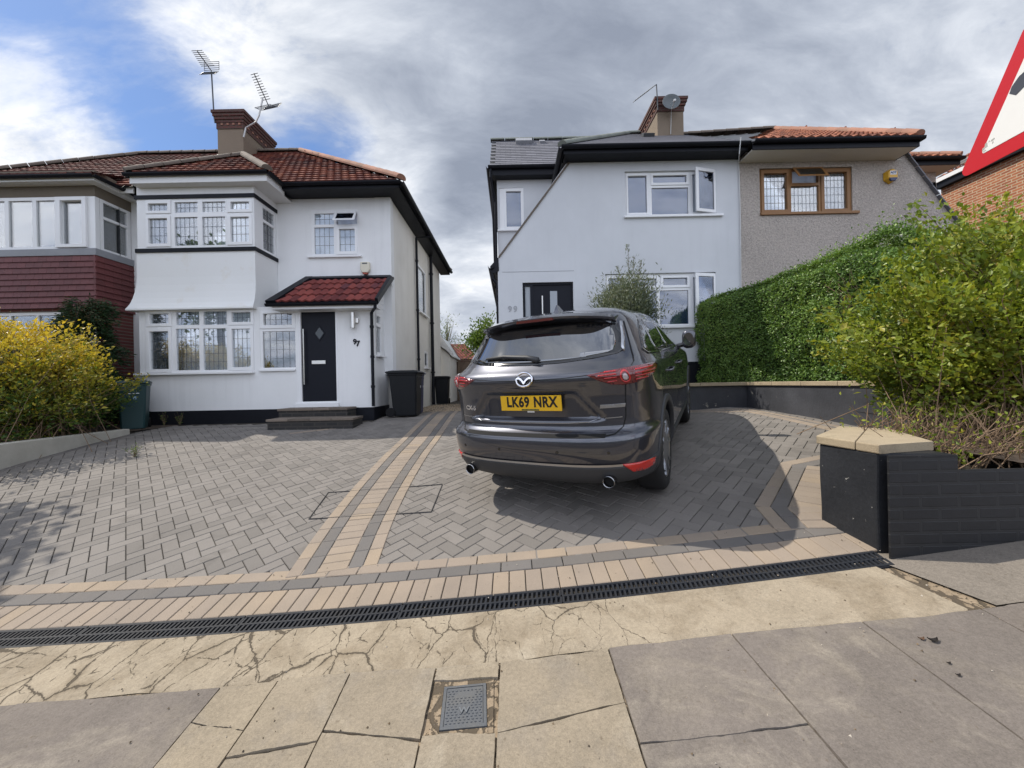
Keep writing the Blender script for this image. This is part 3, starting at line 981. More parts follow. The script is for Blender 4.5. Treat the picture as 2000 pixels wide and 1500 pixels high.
# ------------------------------------------------------------------ garden walls on the right
def build_right_walls():
    # corner pillar of the planter: slanting side towards the drive
    zt = CZ - .425
    plan = [ZP(1594, 851, zt), ZP(1717, 869, zt), ZP(1824, 862, zt), ZP(1742, 838, zt), ZP(1640, 832, zt)]
    t = thing('planter_wall', 'black painted brick planter wall with a buff coping stone on its corner beside the drain', 'garden wall', (2.6, 2.5, gz(2.6, 2.4)))
    A, B, C, E_, F_ = plan
    A2 = G(1602, 985); B2 = Vector((B.x + .012, 2.345))
    C2 = Vector((C.x - .03, 2.345))
    body = [A.lerp(C, .03), B + Vector((0.0, .02)), C2, Vector((C.x - .02, E_.y - .05)), Vector((F_.x + .02, F_.y - .03))]
    body[0] = A + (C - A) * .03
    pm = surf('black_wall_paint', (0.011, 0.0115, 0.014), 0.5, 0.35, 2.0, 45, 0.3, 0.35, 26, bdist=0.012, stain=(16, 0.70, 0.73, (0.3, 0.29, 0.27), 0.6), tint=(0.028, 0.030, 0.034), tfac=.4, tscale=1.2)
    mb = MB()
    zb = [gz(p.x, min(p.y, 3.4)) - .06 for p in body]
    n = len(body)
    rows = 14
    rings = []
    for k in range(rows + 1):
        q = k / rows
        rings.append([(p.x + .004 * math.sin(7 * q + i), p.y, zb[i] + (zt - .055 - zb[i]) * q) for i, p in enumerate(body)])
    mb.loft(rings)
    pier_m = surf('pier_paint_sunlit', (0.019, 0.020, 0.023), 0.42, 0.35, 2.0, 45, 0.3, 0.35, 26, bdist=0.012, stain=(22, 0.68, 0.70, (0.4, 0.39, 0.36), 0.8), tint=(0.042, 0.044, 0.049), tfac=.6, tscale=1.2)  # same black paint as the brick front, coloured lighter for its sunlit face
    mb.build('pier', pier_m, t, bevel=.012)
    # brick front, painted black: individual bricks with worn joints
    mb = MB()
    y0 = 2.335
    x0 = B.x + .002; x1 = 6.2
    top = CZ - .575
    zb_ = gz(x0, 2.3) - .15
    mb.prism([(x0, zb_), (x1, zb_), (x1, top), (C.x - .02, top), (C.x - .02, zt - .058), (x0, zt - .058)], lambda p, q, d: (p, y0 + d, q), 0, .012)
    bkm = brick_mat('painted_brick_shaded', (.0105, .011, .0135), (.009, .0095, .0115), (.015, .0155, .017), bw=.235, bh=.0745, ms=.011, bump=.55, rough=.55, var=.6)  # the pier's paint again, coloured darker for its shaded front
    mb.build('brickwork', bkm, t)
    # coping: two slabs
    cm = surf('buff_coping', (0.37, 0.30, 0.20), 0.9, 0.16, 3, 140, 0.3, 0.6, 160, bdist=.006, tint=(0.24, 0.19, 0.13), tfac=.6, tscale=3, stain=(7, .56, .72, (.17, .135, .09), .6))
    grow = 1.0
    mb = MB()
    mid1 = A.lerp(B, .66); mid2 = F_.lerp(E_, .55)
    for poly in ([A, mid1 - (mid1 - A) * .006, mid2, F_], [mid1 + (B - mid1) * .012, B, C, E_, mid2 + (E_ - mid2) * .02]):
        mb.prism([(p.x, p.y) for p in poly], lambda a, b, d: (a, b, zt + d), -.058, 0.0)
    mb.build('coping', cm, t, bevel=.008)

    # retaining wall of the neighbour's terrace
    t2 = thing('retaining_wall', 'low black rendered retaining wall with pale buff coping below the clipped hedge', 'garden wall', (4.4, 7.3, gz(4.4, 7.2)))
    P0 = Vector((2.6, 7.2)); P1 = Vector((W(1456, 745, 7.2).x, 7.16)); P2 = G(1640, 828) + Vector((.05, .05)); P3 = P2 + (P2 - P1).normalized() * 1.2
    zt2 = W(1456, 745, 7.2).z - .01
    wm = surf('slate_grey_wall_paint', (0.036, 0.038, 0.045), 0.55, 0.3, 1.6, 40, 0.25, 0.3, 30, stain=(4.5, 0.66, 0.70, (0.4, 0.37, 0.31), 0.7), tint=(0.075, 0.078, 0.09), tfac=.6, tscale=1.3)
    def strip(mb, pts, w0, w1, z0f, z1):
        for a, b in zip(pts[:-1], pts[1:]):
            m = max(1, int((b - a).length / .6))
            nrm = Vector((-(b - a).y, (b - a).x)).normalized()
            for k in range(m):
                p = a.lerp(b, k / m); q = a.lerp(b, (k + 1) / m)
                g = (q - p).normalized() * (.003 if z0f is None else 0)
                p = p + g; q = q - g
                za = z1 - .062 if z0f is None else None
                c = [p + nrm * w0, q + nrm * w0, q + nrm * w1, p + nrm * w1]
                lo = [(v.x, v.y, za if za is not None else gz(v.x, v.y) - .1) for v in c]
                mb.hexa(lo + [(v.x, v.y, z1) for v in c])
    mb = MB(); strip(mb, [P0, P1], -.0, .2, 1, zt2 - .062)
    strip(mb, [P1, P2, P3], .0, .2, 1, zt2 - .062)
    mb.build('wall', wm, t2)
    mb = MB(); strip(mb, [P0, P1 + Vector((.02, -.03))], -.03, .22, None, zt2)
    strip(mb, [P1 + Vector((.0, -.06)), P2, P3], -.03, .22, None, zt2 - .0)
    mb.build('coping', cm, t2, bevel=.006)
    # planting beds: terrace behind the walls
    mb = MB()
    xs = np.linspace(2.6, 14, 20); ys = np.linspace(2.42, 8.7, 26)
    def zf(x, y):
        lim = P1.x - .0 if y > P1.y else (P1.x + (P2.x - P1.x) * (P1.y - y) / (P1.y - P2.y) if y > P2.y else P2.x)
        base = CZ - .60 + .05 * max(0, min(y - 2.5, 6)) + .04
        base = min(base, zt2 - .09)
        return base
    def inside(x, y):
        if y < 3.4: return x > 2.75 + (y - 2.42) * .5
        if y > 7.3: return True
        if y > P2.y: return x > P2.x + (P1.x - P2.x) * (y - P2.y) / (P1.y - P2.y) + .12
        return x > 3.3 + (P2.x - 3.3) * (y - 3.4) / (P2.y - 3.4) + .1
    for i in range(len(xs) - 1):
        for j in range(len(ys) - 1):
            if inside(xs[i], ys[j]) and inside(xs[i], ys[j + 1]):
                q = [(xs[i], ys[j]), (xs[i + 1], ys[j]), (xs[i + 1], ys[j + 1]), (xs[i], ys[j + 1])]
                mb.face([(a, b, zf(a, b)) for a, b in q])
    aset(mb.build('garden_bed', M['soil'], recalc=False), kind='structure')


build_right_walls()


def build_left_wall():
    t = thing('low_wall', 'low cracked white rendered wall edging the drive under the yellow bush', 'garden wall', (-6.8, 5.5, gz(-6.8, 5.5)))
    ztop = [W(0, 868, 5.0).z, W(246, 838, 6.95).z]
    m = surf('old_white_render', (0.46, 0.44, 0.38), 0.9, 0.12, 2, 50, 0.1, 0.4, 50, tint=(0.3, 0.28, 0.23), tfac=.7, tscale=2.2, stain=(2.2, 0.66, 0.7, (0.3, 0.14, 0.07), 0.8))
    mb = MB()
    ys = np.linspace(2.6, 6.98, 14)
    rings = []
    for y in ys:
        x = left_wall_x(y)
        zt = ztop[0] + (ztop[1] - ztop[0]) * (y - 5.0) / 1.95
        zb = gz(x, y) - .08
        rings.append([(x, y, zb), (x, y, zt - .012), (x - .012, y, zt), (x - .14, y, zt), (x - .15, y, zt - .012), (x - .15, y, zb)])
    mb.loft(rings)
    mb.build('wall', m, t)
    bed = MB()
    for y0, y1 in zip(ys[:-1], ys[1:]):
        for k in range(4):
            xa0, xb0 = left_wall_x(y0) - .15 - k * 1.6, left_wall_x(y0) - .15 - (k + 1) * 1.6
            z0 = ztop[0] + (ztop[1] - ztop[0]) * (y0 - 5.0) / 1.95 - .05
            z1 = ztop[0] + (ztop[1] - ztop[0]) * (y1 - 5.0) / 1.95 - .05
            bed.face([(xa0, y0, z0), (xb0, y0, z0), (xb0, y1, z1), (xa0, y1, z1)])
    zz = ztop[1] - .05
    bed.face([(-6.98, 6.98, zz), (-14, 6.98, zz), (-14, 9.2, zz), (-6.98, 9.2, zz)])
    aset(bed.build('flower_bed', M['soil'], recalc=False), kind='structure')


build_left_wall()
# ------------------------------------------------------------------ windows
def pane_set(house, f, outer, lights, casements=(), fm='upvc', lead=None, back='net', depth=.07, sill=None, proud=.018,
             gl='glass', sill_d=.09, extra_hole=None, back_d=.062, label=None):
    """a window: frame with one opening per light; casement frames stand proud; f(a,b,d) with d going into the wall"""
    mb = MB()
    holes = [rect(*l) for l in lights]
    if extra_hole: holes += [rect(*h) for h in extra_hole]
    mb.prism(rect(*outer), f, 0, depth, holes)
    w = mb.build('window', M[fm], house, bevel=.004)
    if label: w['label'] = label
    for c in casements:
        cb = MB()
        hs = [rect(*l) for l in lights if l[0] > c[0] and l[1] < c[1] and l[2] > c[2] and l[3] < c[3]]
        cb.prism(rect(*c), f, -proud, -.001, hs)
        cb.build('casement', M[fm], w, bevel=.006)
    pb = MB()
    for l in lights:
        pb.prism(rect(l[0] - .004, l[1] + .004, l[2] - .004, l[3] + .004), f, .028, .034)
    pb.build('pane', M[gl], w)
    if lead:
        lb = MB()
        for l in lights:
            gx, gz_ = lead
            nx = max(2, round((l[1] - l[0]) / gx)); nz = max(2 if l[3] - l[2] > .16 else 1, round((l[3] - l[2]) / gz_))
            t = .0025
            for k in range(1, nx):
                a = l[0] + (l[1] - l[0]) * k / nx
                lb.prism(rect(a - t, a + t, l[2], l[3]), f, .0235, .0275)
            for k in range(1, nz):
                b = l[2] + (l[3] - l[2]) * k / nz
                lb.prism(rect(l[0], l[1], b - t, b + t), f, .0225, .0265)
        lb.build('leading', M['lead'], w)
    if back:
        bb = MB()
        n = int((outer[1] - outer[0]) / .045) + 2
        fold = .007 if back == 'net' else .0
        cols = [[f(outer[0] + (outer[1] - outer[0]) * i / n, b, back_d + fold * math.sin(i * 1.9) + fold * .6 * math.sin(i * .73)) for b in (outer[2], outer[3])] for i in range(n + 1)]
        bb.mesh([p for c in cols for p in c], [(2 * i, 2 * i + 2, 2 * i + 3, 2 * i + 1) for i in range(n)])
        bb.build('curtain' if back == 'net' else 'blind', M[back] if back in M else None, w, smooth=True, recalc=False)  # room backing is a dark sheet painting the unlit interior, no blind hangs there
    rb = MB()
    rb.prism(rect(*outer), f, .5, .52)
    rb.build('room_back', M['room'], w)
    if sill:
        sb = MB()
        sb.prism(rect(*sill), f, -sill_d, .05)
        sb.build('sill', M[fm], w, bevel=.006)
    return w


def pxwin(house, D, outer, lights, casements=(), sill=None, **k):
    r = lambda q: RC(*q, D)
    return pane_set(house, XZ(D), r(outer), [r(l) for l in lights], [r(c) for c in casements], sill=r(sill) if sill else None, **k)


def tile_roof(mb, p0, u, v, poly, course=.28, tw=.2, amp=.018, lift=.028, sub=4, stagger=True):
    """courses of lapped clay tiles on the plane p0 + a*u + b*v, kept inside poly"""
    p0 = Vector(p0); u = Vector(u).normalized(); v = Vector(v).normalized(); n = u.cross(v)
    if n.z < 0: n = -n
    us = [p[0] for p in poly]; vs = [p[1] for p in poly]

    def inside(a, b):
        c = False
        m = len(poly)
        for i in range(m):
            x1, y1 = poly[i]; x2, y2 = poly[(i + 1) % m]
            if (y1 > b) != (y2 > b) and a < (x2 - x1) * (b - y1) / (y2 - y1) + x1: c = not c
        return c
    k = 0
    b = min(vs)
    while b < max(vs):
        a = math.floor(min(us) / tw) * tw + (tw / 2 if k % 2 and stagger else 0)
        while a < max(us):
            if inside(a + tw / 2, min(b + course / 2, max(vs) - .01)):
                mb.cur = min(1, max(0, random.gauss(.5, .24)))
                top = []; bot = []; drp = []
                jb = random.uniform(-.006, .006)
                for q in range(sub + 1):
                    w_ = amp * math.cos(2 * math.pi * q / sub)
                    aa = a + tw * q / sub * .985
                    bot.append(p0 + u * aa + v * (b + jb) + n * (lift + w_))
                    top.append(p0 + u * aa + v * (b + course) + n * (w_ * .9))
                    drp.append(p0 + u * aa + v * (b + jb) + n * (w_ - .004))
                m = sub + 1
                mb.mesh(drp + bot + top, [(i, i + 1, m + i + 1, m + i) for i in range(sub)] + [(m + i, m + i + 1, 2 * m + i + 1, 2 * m + i) for i in range(sub)])
            a += tw
        b += course
        k += 1


def ridge_tiles(mb, a, b, r=.11, seg=.33, flat=.75):
    a = Vector(a); b = Vector(b); d = (b - a); L = d.length; d.normalize()
    s = d.cross(Vector((0, 0, 1))).normalized(); up = s.cross(d).normalized()
    m = max(1, int(L / seg))
    for k in range(m):
        mb.cur = random.random()
        rings = []
        for q, rr in ((0.0, r * .94), (.96, r * 1.03)):
            c = a + d * (L * (k + q) / m)
            rings.append([c + s * rr * math.cos(t) + up * (rr * flat * math.sin(t) - .02) for t in np.linspace(-.25, math.pi + .25, 10)])
        mb.loft(rings, cap=True, closed=False)


def gutter(mb, pts, r=.06):
    """half-round gutter run along points"""
    pts = [Vector(p) for p in pts]
    for a, b in zip(pts[:-1], pts[1:]):
        d = (b - a).normalized(); s = d.cross(Vector((0, 0, 1))).normalized(); up = Vector((0, 0, 1))
        rings = []
        for c in (a - d * .01, b + d * .01):
            out = [c + s * r * math.cos(t) + up * r * math.sin(t) for t in np.linspace(math.pi, 2 * math.pi, 9)]
            inn = [c + s * (r - .008) * math.cos(t) + up * ((r - .008) * math.sin(t)) for t in np.linspace(2 * math.pi, math.pi, 9)]
            rings.append(out + inn)
        mb.loft(rings)


def pipe(mb, pts, r=.035, clips=True):
    mb.tube(pts, r, 10)
    if clips:
        for a, b in zip(pts[:-1], pts[1:]):
            a = Vector(a); b = Vector(b)
            if abs((b - a).z) > 1.0:
                for q in np.arange(.15, 1, .32):
                    c = a.lerp(b, q)
                    mb.lathe([(r, -.03), (r * 1.35, -.025), (r * 1.35, .025), (r, .03)], (c.x, c.y, c.z), 'Z', 10)


DB, DM = 8.2, 8.985


# ------------------------------------------------------------------ number 97 and its other half
def build_house_97():
    h = thing('semi_detached_house', 'white rendered house with flared bay, black front door and red tiled roof, numbered 97', 'house', (-5.5, 9, gz(-5.5, 8.2)))
    P = lambda px, py, D: W(px, py, D)
    xl = W(271, 600, DB).x; xr = W(728, 700, DB).x
    bayr = W(497, 450, DB).x
    party = -8.93
    xs = -2.77                                     # flank wall
    zg = gz(-5, 8.1)
    zpl = W(440, 801, DB).z                         # top of the plinth
    eave = 4.53 + CZ
    # ground-floor front wall with its openings
    bw = (284, 604, 497, 728); pw = (508, 606, 578, 722); dr = (579, 604, 660, 795)
    zt1 = W(600, 598, DB).z
    mb = MB()
    mb.prism(rect(xl, xr, zg - .1, zt1), XZ(DB), 0, .25, [rect(*RC(*bw, DB)), rect(*RC(*pw, DB)), rect(*RC(*dr, DB))])
    # flank of the porch and of the bay
    fx = lambda X: (lambda a, b, d: (X - d, a, b))
    pside = (W(752, 600, 8.6).z, )
    wy0, wy1 = 8.42, 8.80
    zs0, zs1 = W(757, 694, 8.6).z, W(757, 612, 8.6).z
    mb.box(xr - .2, xr, DB + .25, DM + .2, zg - .1, zs0)
    mb.box(xr - .2, xr, DB + .25, wy0, zs0, zt1 + .02); mb.box(xr - .2, xr, wy1, DM + .2, zs0, zs1)
    mb.prism([(wy0, zs1), (DM + .2, zs1), (DM + .2, zt1 + .62), (DM, zt1 + .62), (wy0, zt1 + .2)], fx(xr), 0, .2)
    mb.prism([(DB + .25, zg - .1), (DM, zg - .1), (DM, zt1), (DB + .25, zt1)], lambda a, b, d: (xl + d, a, b), 0, .2)
    # first floor
    ub = (284, 389, 494, 484)
    zb0 = W(384, 487, DB).z; zb1 = W(384, 352, DB).z
    mb.prism(rect(xl, bayr, zb0, zb1 + .1), XZ(DB), 0, .2, [rect(*RC(*ub, DB))])
    mb.prism([(DB + .2, zb0), (DM + .1, zb0), (DM + .1, zb1 + .1), (DB + .2, zb1 + .1)], lambda a, b, d: (xl + d, a, b), 0, .15)
    sx0, sx1 = DB + .06, DM - .05
    sb0, sb1 = W(516, 488, 8.5).z, W(516, 402, 8.5).z + .03
    uo = RC(*ub, DB)
    mb.prism([(DB + .2, zb0), (DM + .1, zb0), (DM + .1, zb1 + .1), (DB + .2, zb1 + .1)], fx(bayr), 0, .15, [rect(DB + .24, DM - .04, uo[2], uo[3])])
    # main front wall
    uw = (607, 409, 699, 500)
    mb.prism(rect(party, xs, zg + 1.0, eave), XZ(DM), 0, .25, [rect(*RC(*uw, DM))])
    x0, x1, _, _ = RC(733, 400, 764, 500, DM)
    mb.box(x0, xs + .012, DM - .012, DM + .1, zt1 + .6, eave - .05)
    mb.build('wall', M['render'], h)
    # flank and back walls
    mb = MB()
    yb = 14.9
    q = lambda px, py: W(px, py, xs / (W(px, py, 1).x))
    w1 = q(816, 560).y, q(832, 560).y, q(824, 612).z, q(824, 524).z
    w2 = q(829, 700).y, q(836, 700).y, q(832, 718).z, q(832, 686).z
    mb.prism(rect(DM + .25, yb, zg - .2, eave), fx(xs), 0, .25, [rect(w1[0], w1[1], w1[2], w1[3]), rect(w2[0], w2[1], w2[2], w2[3])])
    mb.box(party, xs, yb, yb + .2, zg - .2, eave)
    mb.build('flank_wall', M['render_side'], h)
    # black plinth and string bands
    mb = MB()
    mb.box(xl - .012, xr + .012, DB - .016, DB - .001, zg - .15, zpl)
    mb.box(xr + .001, xr + .016, DB - .001, DM + .22, zg - .15, zpl)
    mb.build('plinth', M['plinth'], h)
    mb = MB()
    for py0, py1 in ((380.5, 387.5), (484.5, 492)):
        z1, z0 = W(384, py0, DB).z, W(384, py1, DB).z
        mb.box(xl - .03, bayr + .03, DB - .03, DB - .001, z0, z1)
        mb.box(bayr + .001, bayr + .03, DB - .001, DM - .002, z0, z1)
        mb.box(xl - .03, xl - .001, DB - .001, DM - .002, z0, z1)
    mb.build('string_band', M['black'], h)
    # flared apron under the bay window
    mb = MB()
    rings = []
    zs = [zb0 - .002] + [W(384, y, DB).z for y in (500, 520, 540, 556, 570, 582, 592, 599, 603, 606)]
    os_ = [0.004, .004, .004, .005, .014, .032, .055, .082, .112, .135, .135]
    for z, o in zip(zs, os_):
        rings.append([(xl - o - .02, DM - .01, z), (xl - o - .02, DB - o, z), (bayr + min(o, .02), DB - o, z), (bayr + min(o, .02), DM - .01, z)])
    rings.append([(xl + .1, DM - .01, zs[-1]), (xl + .1, DB + .1, zs[-1]), (bayr - .1, DB + .1, zs[-1]), (bayr - .1, DM - .01, zs[-1])])
    mb.loft(rings, cap=False)
    mb.build('bay_apron', M['apron'], h)

    # windows
    lead = (.105, .19)
    pxwin(h, DB, ub, [(290, 398, 327.5, 412), (291, 427, 327.5, 476), (341, 394.5, 386, 415), (341, 424, 386, 479.5), (395, 393.5, 440, 414), (395, 423, 440, 478.5), (451, 394.5, 487, 409), (451, 424, 487, 472.5)],
          [(285, 391, 334, 417.5), (285.5, 421, 334, 482.5), (444, 390, 493, 415), (444, 418, 493, 478.5)], lead=lead, depth=.09)
    pane_set(h, lambda a, b, d: (bayr - d, a, b), (DB + .24, DM - .04, uo[2], uo[3]),
             [(DB + .29, DM - .09, uo[2] + .06, uo[2] + .66), (DB + .29, DM - .09, uo[2] + .72, uo[3] - .06)], lead=(.11, .19), depth=.08)
    pxwin(h, DB, bw, [(293, 613, 330, 632), (293, 647.5, 330, 721), (343.5, 608.5, 389, 634.5), (344, 642, 389, 723), (397, 608, 442.5, 634), (397, 641.5, 443, 722.5), (453, 610, 490, 629), (454, 642.5, 490, 717)],
          [(286, 606.5, 336, 638), (286, 640.5, 336, 727), (446, 605, 496, 635), (446, 636.5, 496, 723)], lead=lead, sill=(268, 727.5, 498, 731.5), depth=.09)
    pxwin(h, DB, pw, [(515, 612.5, 570.5, 635), (513.5, 647, 577, 718)], [(508.5, 607.5, 577.5, 641.5)], lead=(.13, .19), sill=(508, 721, 578, 725), sill_d=.05, depth=.09, back='room')
    pxwin(h, DM, uw, [(614, 417, 652, 438.5), (614, 444, 652, 496), (663, 447.5, 693.5, 491)], [(656.5, 443.5, 697.5, 497)], lead=(.12, .19), sill=(602, 499.8, 707, 503.5),
          extra_hole=[RC(657, 414.5, 697, 438, DM)], depth=.08, sill_d=.06)
    # the top light of the small window stands open, hinged along its upper edge
    a0, a1, b0, b1 = RC(656, 413.5, 698, 439, DM)
    th = R(33)
    def vent(a, b, d):
        dz = b1 - b
        return (a, DM - .01 - math.sin(th) * dz - math.cos(th) * (-d), b1 - math.cos(th) * dz - math.sin(th) * (-d) - .002)
    mb = MB(); mb.prism(rect(a0, a1, b0, b1), vent, -.03, .0, [rect(a0 + .055, a1 - .055, b0 + .055, b1 - .055)])
    v = mb.build('open_vent', M['upvc'], h, bevel=.004)
    mb = MB(); mb.prism(rect(a0 + .05, a1 - .05, b0 + .05, b1 - .05), vent, -.018, -.012); mb.build('pane', M['glass_dim'], v)
    # flank windows
    for w in (w1, w2):
        pane_set(h, fx(xs), w, [(w[0] + .07, w[1] - .07, w[2] + .07, w[3] - .07)], depth=.1, sill=(w[0] - .05, w[1] + .05, w[2] - .05, w[2]), back='net')
    pane_set(h, fx(xr), (wy0, wy1, zs0, zs1), [(wy0 + .06, wy1 - .06, zs0 + .07, zs1 - .3), (wy0 + .06, wy1 - .06, zs1 - .22, zs1 - .06)], depth=.1, sill=(wy0 - .04, wy1 + .04, zs0 - .04, zs0))

    # front door
    fr = RC(*dr, DB)
    lf = RC(588.5, 609, 656.5, 784, DB)
    mb = MB(); mb.prism(rect(*fr), XZ(DB - .01), 0, .1, [rect(lf[0], lf[1], lf[2], lf[3])])
    mb.build('door_frame', M['upvc'], h, bevel=.005)
    mb = MB(); mb.box(lf[0], lf[1], DB + .03, DB + .07, lf[2], lf[3])
    d = mb.build('door', M['anthracite'], h, bevel=.004)
    mb = MB(); mb.box(fr[0] - .02, fr[1] + .02, DB - .06, DB + .0, fr[2] - .0, lf[2] - .03)
    mb.build('threshold', M['upvc'], h, bevel=.005)
    c = W(622.5, 650.5, DB)
    dm = [(c.x - .095, c.z), (c.x, c.z - .135), (c.x + .095, c.z), (c.x, c.z + .135)]
    dm2 = [(c.x - .125, c.z), (c.x, c.z - .175), (c.x + .125, c.z), (c.x, c.z + .175)]
    mb = MB(); mb.prism(dm2, XZ(DB + .03), -.012, 0, [dm]); mb.build('moulding', M['anthracite'], d)
    mb = MB(); mb.prism(dm, XZ(DB + .03), -.004, 0); mb.build('door_glass', M['door_glass'], d)
    mb = MB(); a = W(594, 643, DB); b = W(597.5, 751, DB)
    mb.tube([(a.x, DB - .04, a.z), (a.x, DB - .04, b.z)], .013, 10)
    for z in (a.z - .11, b.z + .11): mb.tube([(a.x, DB - .04, z), (a.x - .03, DB + .03, z)], .009, 8)
    mb.build('handle', M['steel'], d)
    r = RC(608, 704, 635, 711, DB)
    mb = MB(); mb.box(r[0], r[1], DB + .012, DB + .03, r[2], r[3]); mb.build('letter_plate', M['steel'], d, bevel=.005)

    # porch roof
    pr = W(742, 586, DB - .3)
    x0, x1 = W(520, 592, DB - .3).x, W(739, 584, DB - .3).x
    za = W(630, 589, DB - .3).z; zb = W(655, 543, DM).z
    ya, yb2 = DB - .30, DM
    vdir = Vector((0, yb2 - ya, zb - za)); L = vdir.length; vdir.normalize()
    xt0, xt1 = x0 + .10, x1 + .02
    mb = MB()
    nn = 4
    cs = (L - .02) / nn
    sh = .10
    tile_roof(mb, (x0 + .16, ya, za + .01), (1, 0, 0), vdir, [(0, 0), (x1 - x0 - .2, 0), (x1 - x0 - .2, L * .93), (.10, L * .93)], course=cs * .95, tw=.165, amp=.015, lift=.03, sub=6, stagger=False)
    mb.build('porch_roof', M['porch_tile'], h)
    mb = MB()
    nrm = Vector((0, -vdir.z, vdir.y))
    def pf(a, b, d):
        return Vector((a, ya, za)) + vdir * b + nrm * d
    mb.prism([(x0, -.02), (x1, -.02), (x1, L + .0), (x0 + .28, L + .0)], pf, -.05, .0)
    mb.prism([(x0, -.02), (x0 + .19, -.02), (x0 + .42, L), (x0 + .26, L)], pf, .002, .055)      # left lead edge
    mb.prism([(x1 - .06, -.02), (x1, -.02), (x1, L - .12), (x1 - .08, L - .02), (x1 - .1, L - .06)], pf, .002, .06)
    mb.prism([(x0 + .3, L * .91), (x1 - .06, L * .91), (x1 - .08, L), (x0 + .3, L)], pf, .002, .05)
    gutter(mb, [(x0 + .02, ya - .03, za - .035), (x1 - .02, ya - .03, za - .035)], .055)
    mb.build('porch_trim', M['black'], h)
    mb = MB()
    mb.box(x0 + .1, x1 - .04, ya + .02, ya + .045, za - .14, za - .03)
    mb.box(x0 + .1, x1 - .04, ya + .045, DB, za - .14, za - .12)
    for k in range(6):
        z = zt1 + .03 + k * .1
        y0 = max(DB - .05, ya + (z + .1 - za) / (zb - za) * (yb2 - ya) + .05)
        if y0 < DM - .1: mb.box(xr + .002, xr + .014, y0, DM, z, z + .094)
    mb.build('porch_cladding', M['upvc'], h)
    mb = MB()
    g = Vector((W(735, 590, 8.05).x, DB - .16, za - .07)); b = W(731, 793, DB)
    pipe(mb, [(x1 - .06, ya - .03, za - .07), (x1 - .06, ya - .03, za - .15), (b.x, DB - .05, za - .2), (b.x, DB - .05, b.z)], .033)
    mb.build('downpipe', M['black'], h)
    # flank pipes
    mb = MB()
    y1 = xs / W(811, 600, 1).x; y2 = xs / W(838, 600, 1).x
    ze = eave - .12
    pipe(mb, [(xs + .42, y1 + .2, ze), (xs + .07, y1, ze - .1), (xs + .07, y1, gz(-2.7, 9) + .5), (xs + .07, y1, gz(-2.7, 9) + .05)], .036)
    mb.build('downpipe', M['black'], h)
    mb = MB()
    pipe(mb, [(xs + .09, y2, eave + .05), (xs + .09, y2, gz(-2.7, 9) + .02)], .055)
    mb.build('soil_pipe', M['black'], h)

    # house number
    for ch, px, py in (('9', 693.5, 668), ('7', 699.5, 671.5)):
        c = W(px, py, DB)
        nb = text_mb(ch, .16, lambda a, b, d: (c.x + a, DB - .012 - d, c.z + b), .014, bold=.004)
        nb.build('house_number', M['black'], h)
    # wall lamp: box fitting with pale cylinder shade
    c = W(692.5, 627, DB)
    mb = MB(); mb.lathe([(.045, -.17), (.05, -.165), (.05, .165), (.045, .17)], (c.x, DB - .1, c.z), 'Z', 16)
    mb.box(c.x + .0, c.x + .10, DB - .07, DB - .002, c.z - .05, c.z + .05)
    lm = mb.build('wall_lamp', M['steel'], None, bevel=.003)
    aset(lm, 'brushed steel cylinder wall lamp beside the black front door of the white house', 'lamp')
    # burglar alarm
    c = W(715, 524, DM)
    a = thing('alarm_box', 'ivory burglar alarm box with a red base above the porch roof', 'alarm', (c.x, DM, c.z))
    mb = MB(); mb.prism([(-.105, .13), (-.11, -.05), (-.07, -.12), (.07, -.12), (.11, -.05), (.105, .13)], lambda p, q, d: (c.x + p, DM - .001 - d, c.z + q), 0, .085)
    mb.build('cover', M['ivory'], a, bevel=.02)
    mb = MB(); mb.prism([(-.065, -.121), (-.045, -.16), (.045, -.16), (.065, -.121)], lambda p, q, d: (c.x + p, DM - .001 - d, c.z + q), .01, .08)
    mb.build('strobe', M['red_plastic'], a, bevel=.01)
    mb = MB(); mb.prism(rect(-.06, .06, .075, .105), lambda p, q, d: (c.x + p, DM - .001 - d, c.z + q), .086, .088)
    mb.build('slot', M['metal_dark'], a)

    # ---------------- roofs over both halves
    ye, ze = DM - .5, eave + .02
    xe = xs + .41
    yr_, zr = 11.9, 7.30 + CZ
    pitch = (zr - ze) / (yr_ - ye)
    xrd = W(590, 297, yr_).x
    xld = -11.4; xle = -15.4
    vd = Vector((0, 1, pitch)).normalized()
    Ls = math.hypot(yr_ - ye, zr - ze)
    hr = thing_roof = MB()
    split = party
    tile_roof(hr, (split, ye, ze), (1, 0, 0), vd, [(0, 0), (xe - split, 0), (xrd - split, Ls), (0, Ls)], course=.25, tw=.17, amp=.004, lift=.034)
    # hipped end towards the side passage
    hd = Vector((-(xe - xrd), 0, zr - ze)); Lh = hd.length
    yb_ = 15.4
    tile_roof(hr, (xe, ye, ze), (0, 1, 0), hd, [(0, 0), (yb_ - ye, 0), (yr_ - ye + .05, Lh), (yr_ - ye - .05, Lh)], course=.25, tw=.17, amp=.004, lift=.034)
    # small hip over the bay
    bx0, bx1, by = W(243, 334, DB - .25).x, W(522, 331, DB - .25).x, DB - .25
    hw = (bx1 - bx0) / 2; bz = ze - .02
    bp = .8
    pk = Vector(((bx0 + bx1) / 2, by + hw, bz + hw * bp))
    bl = math.hypot(hw, hw * bp)
    tile_roof(hr, (bx0, by, bz), (1, 0, 0), (0, 1, bp), [(0, 0), (2 * hw, 0), (hw, bl)], course=.25, tw=.17, amp=.004, lift=.034)
    tile_roof(hr, (bx0, by, bz), (0, 1, 0), (1, 0, bp), [(0, 0), (hw, bl), (hw + 1.2, bl), (1.2, 0)], course=.25, tw=.17, amp=.004, lift=.034)
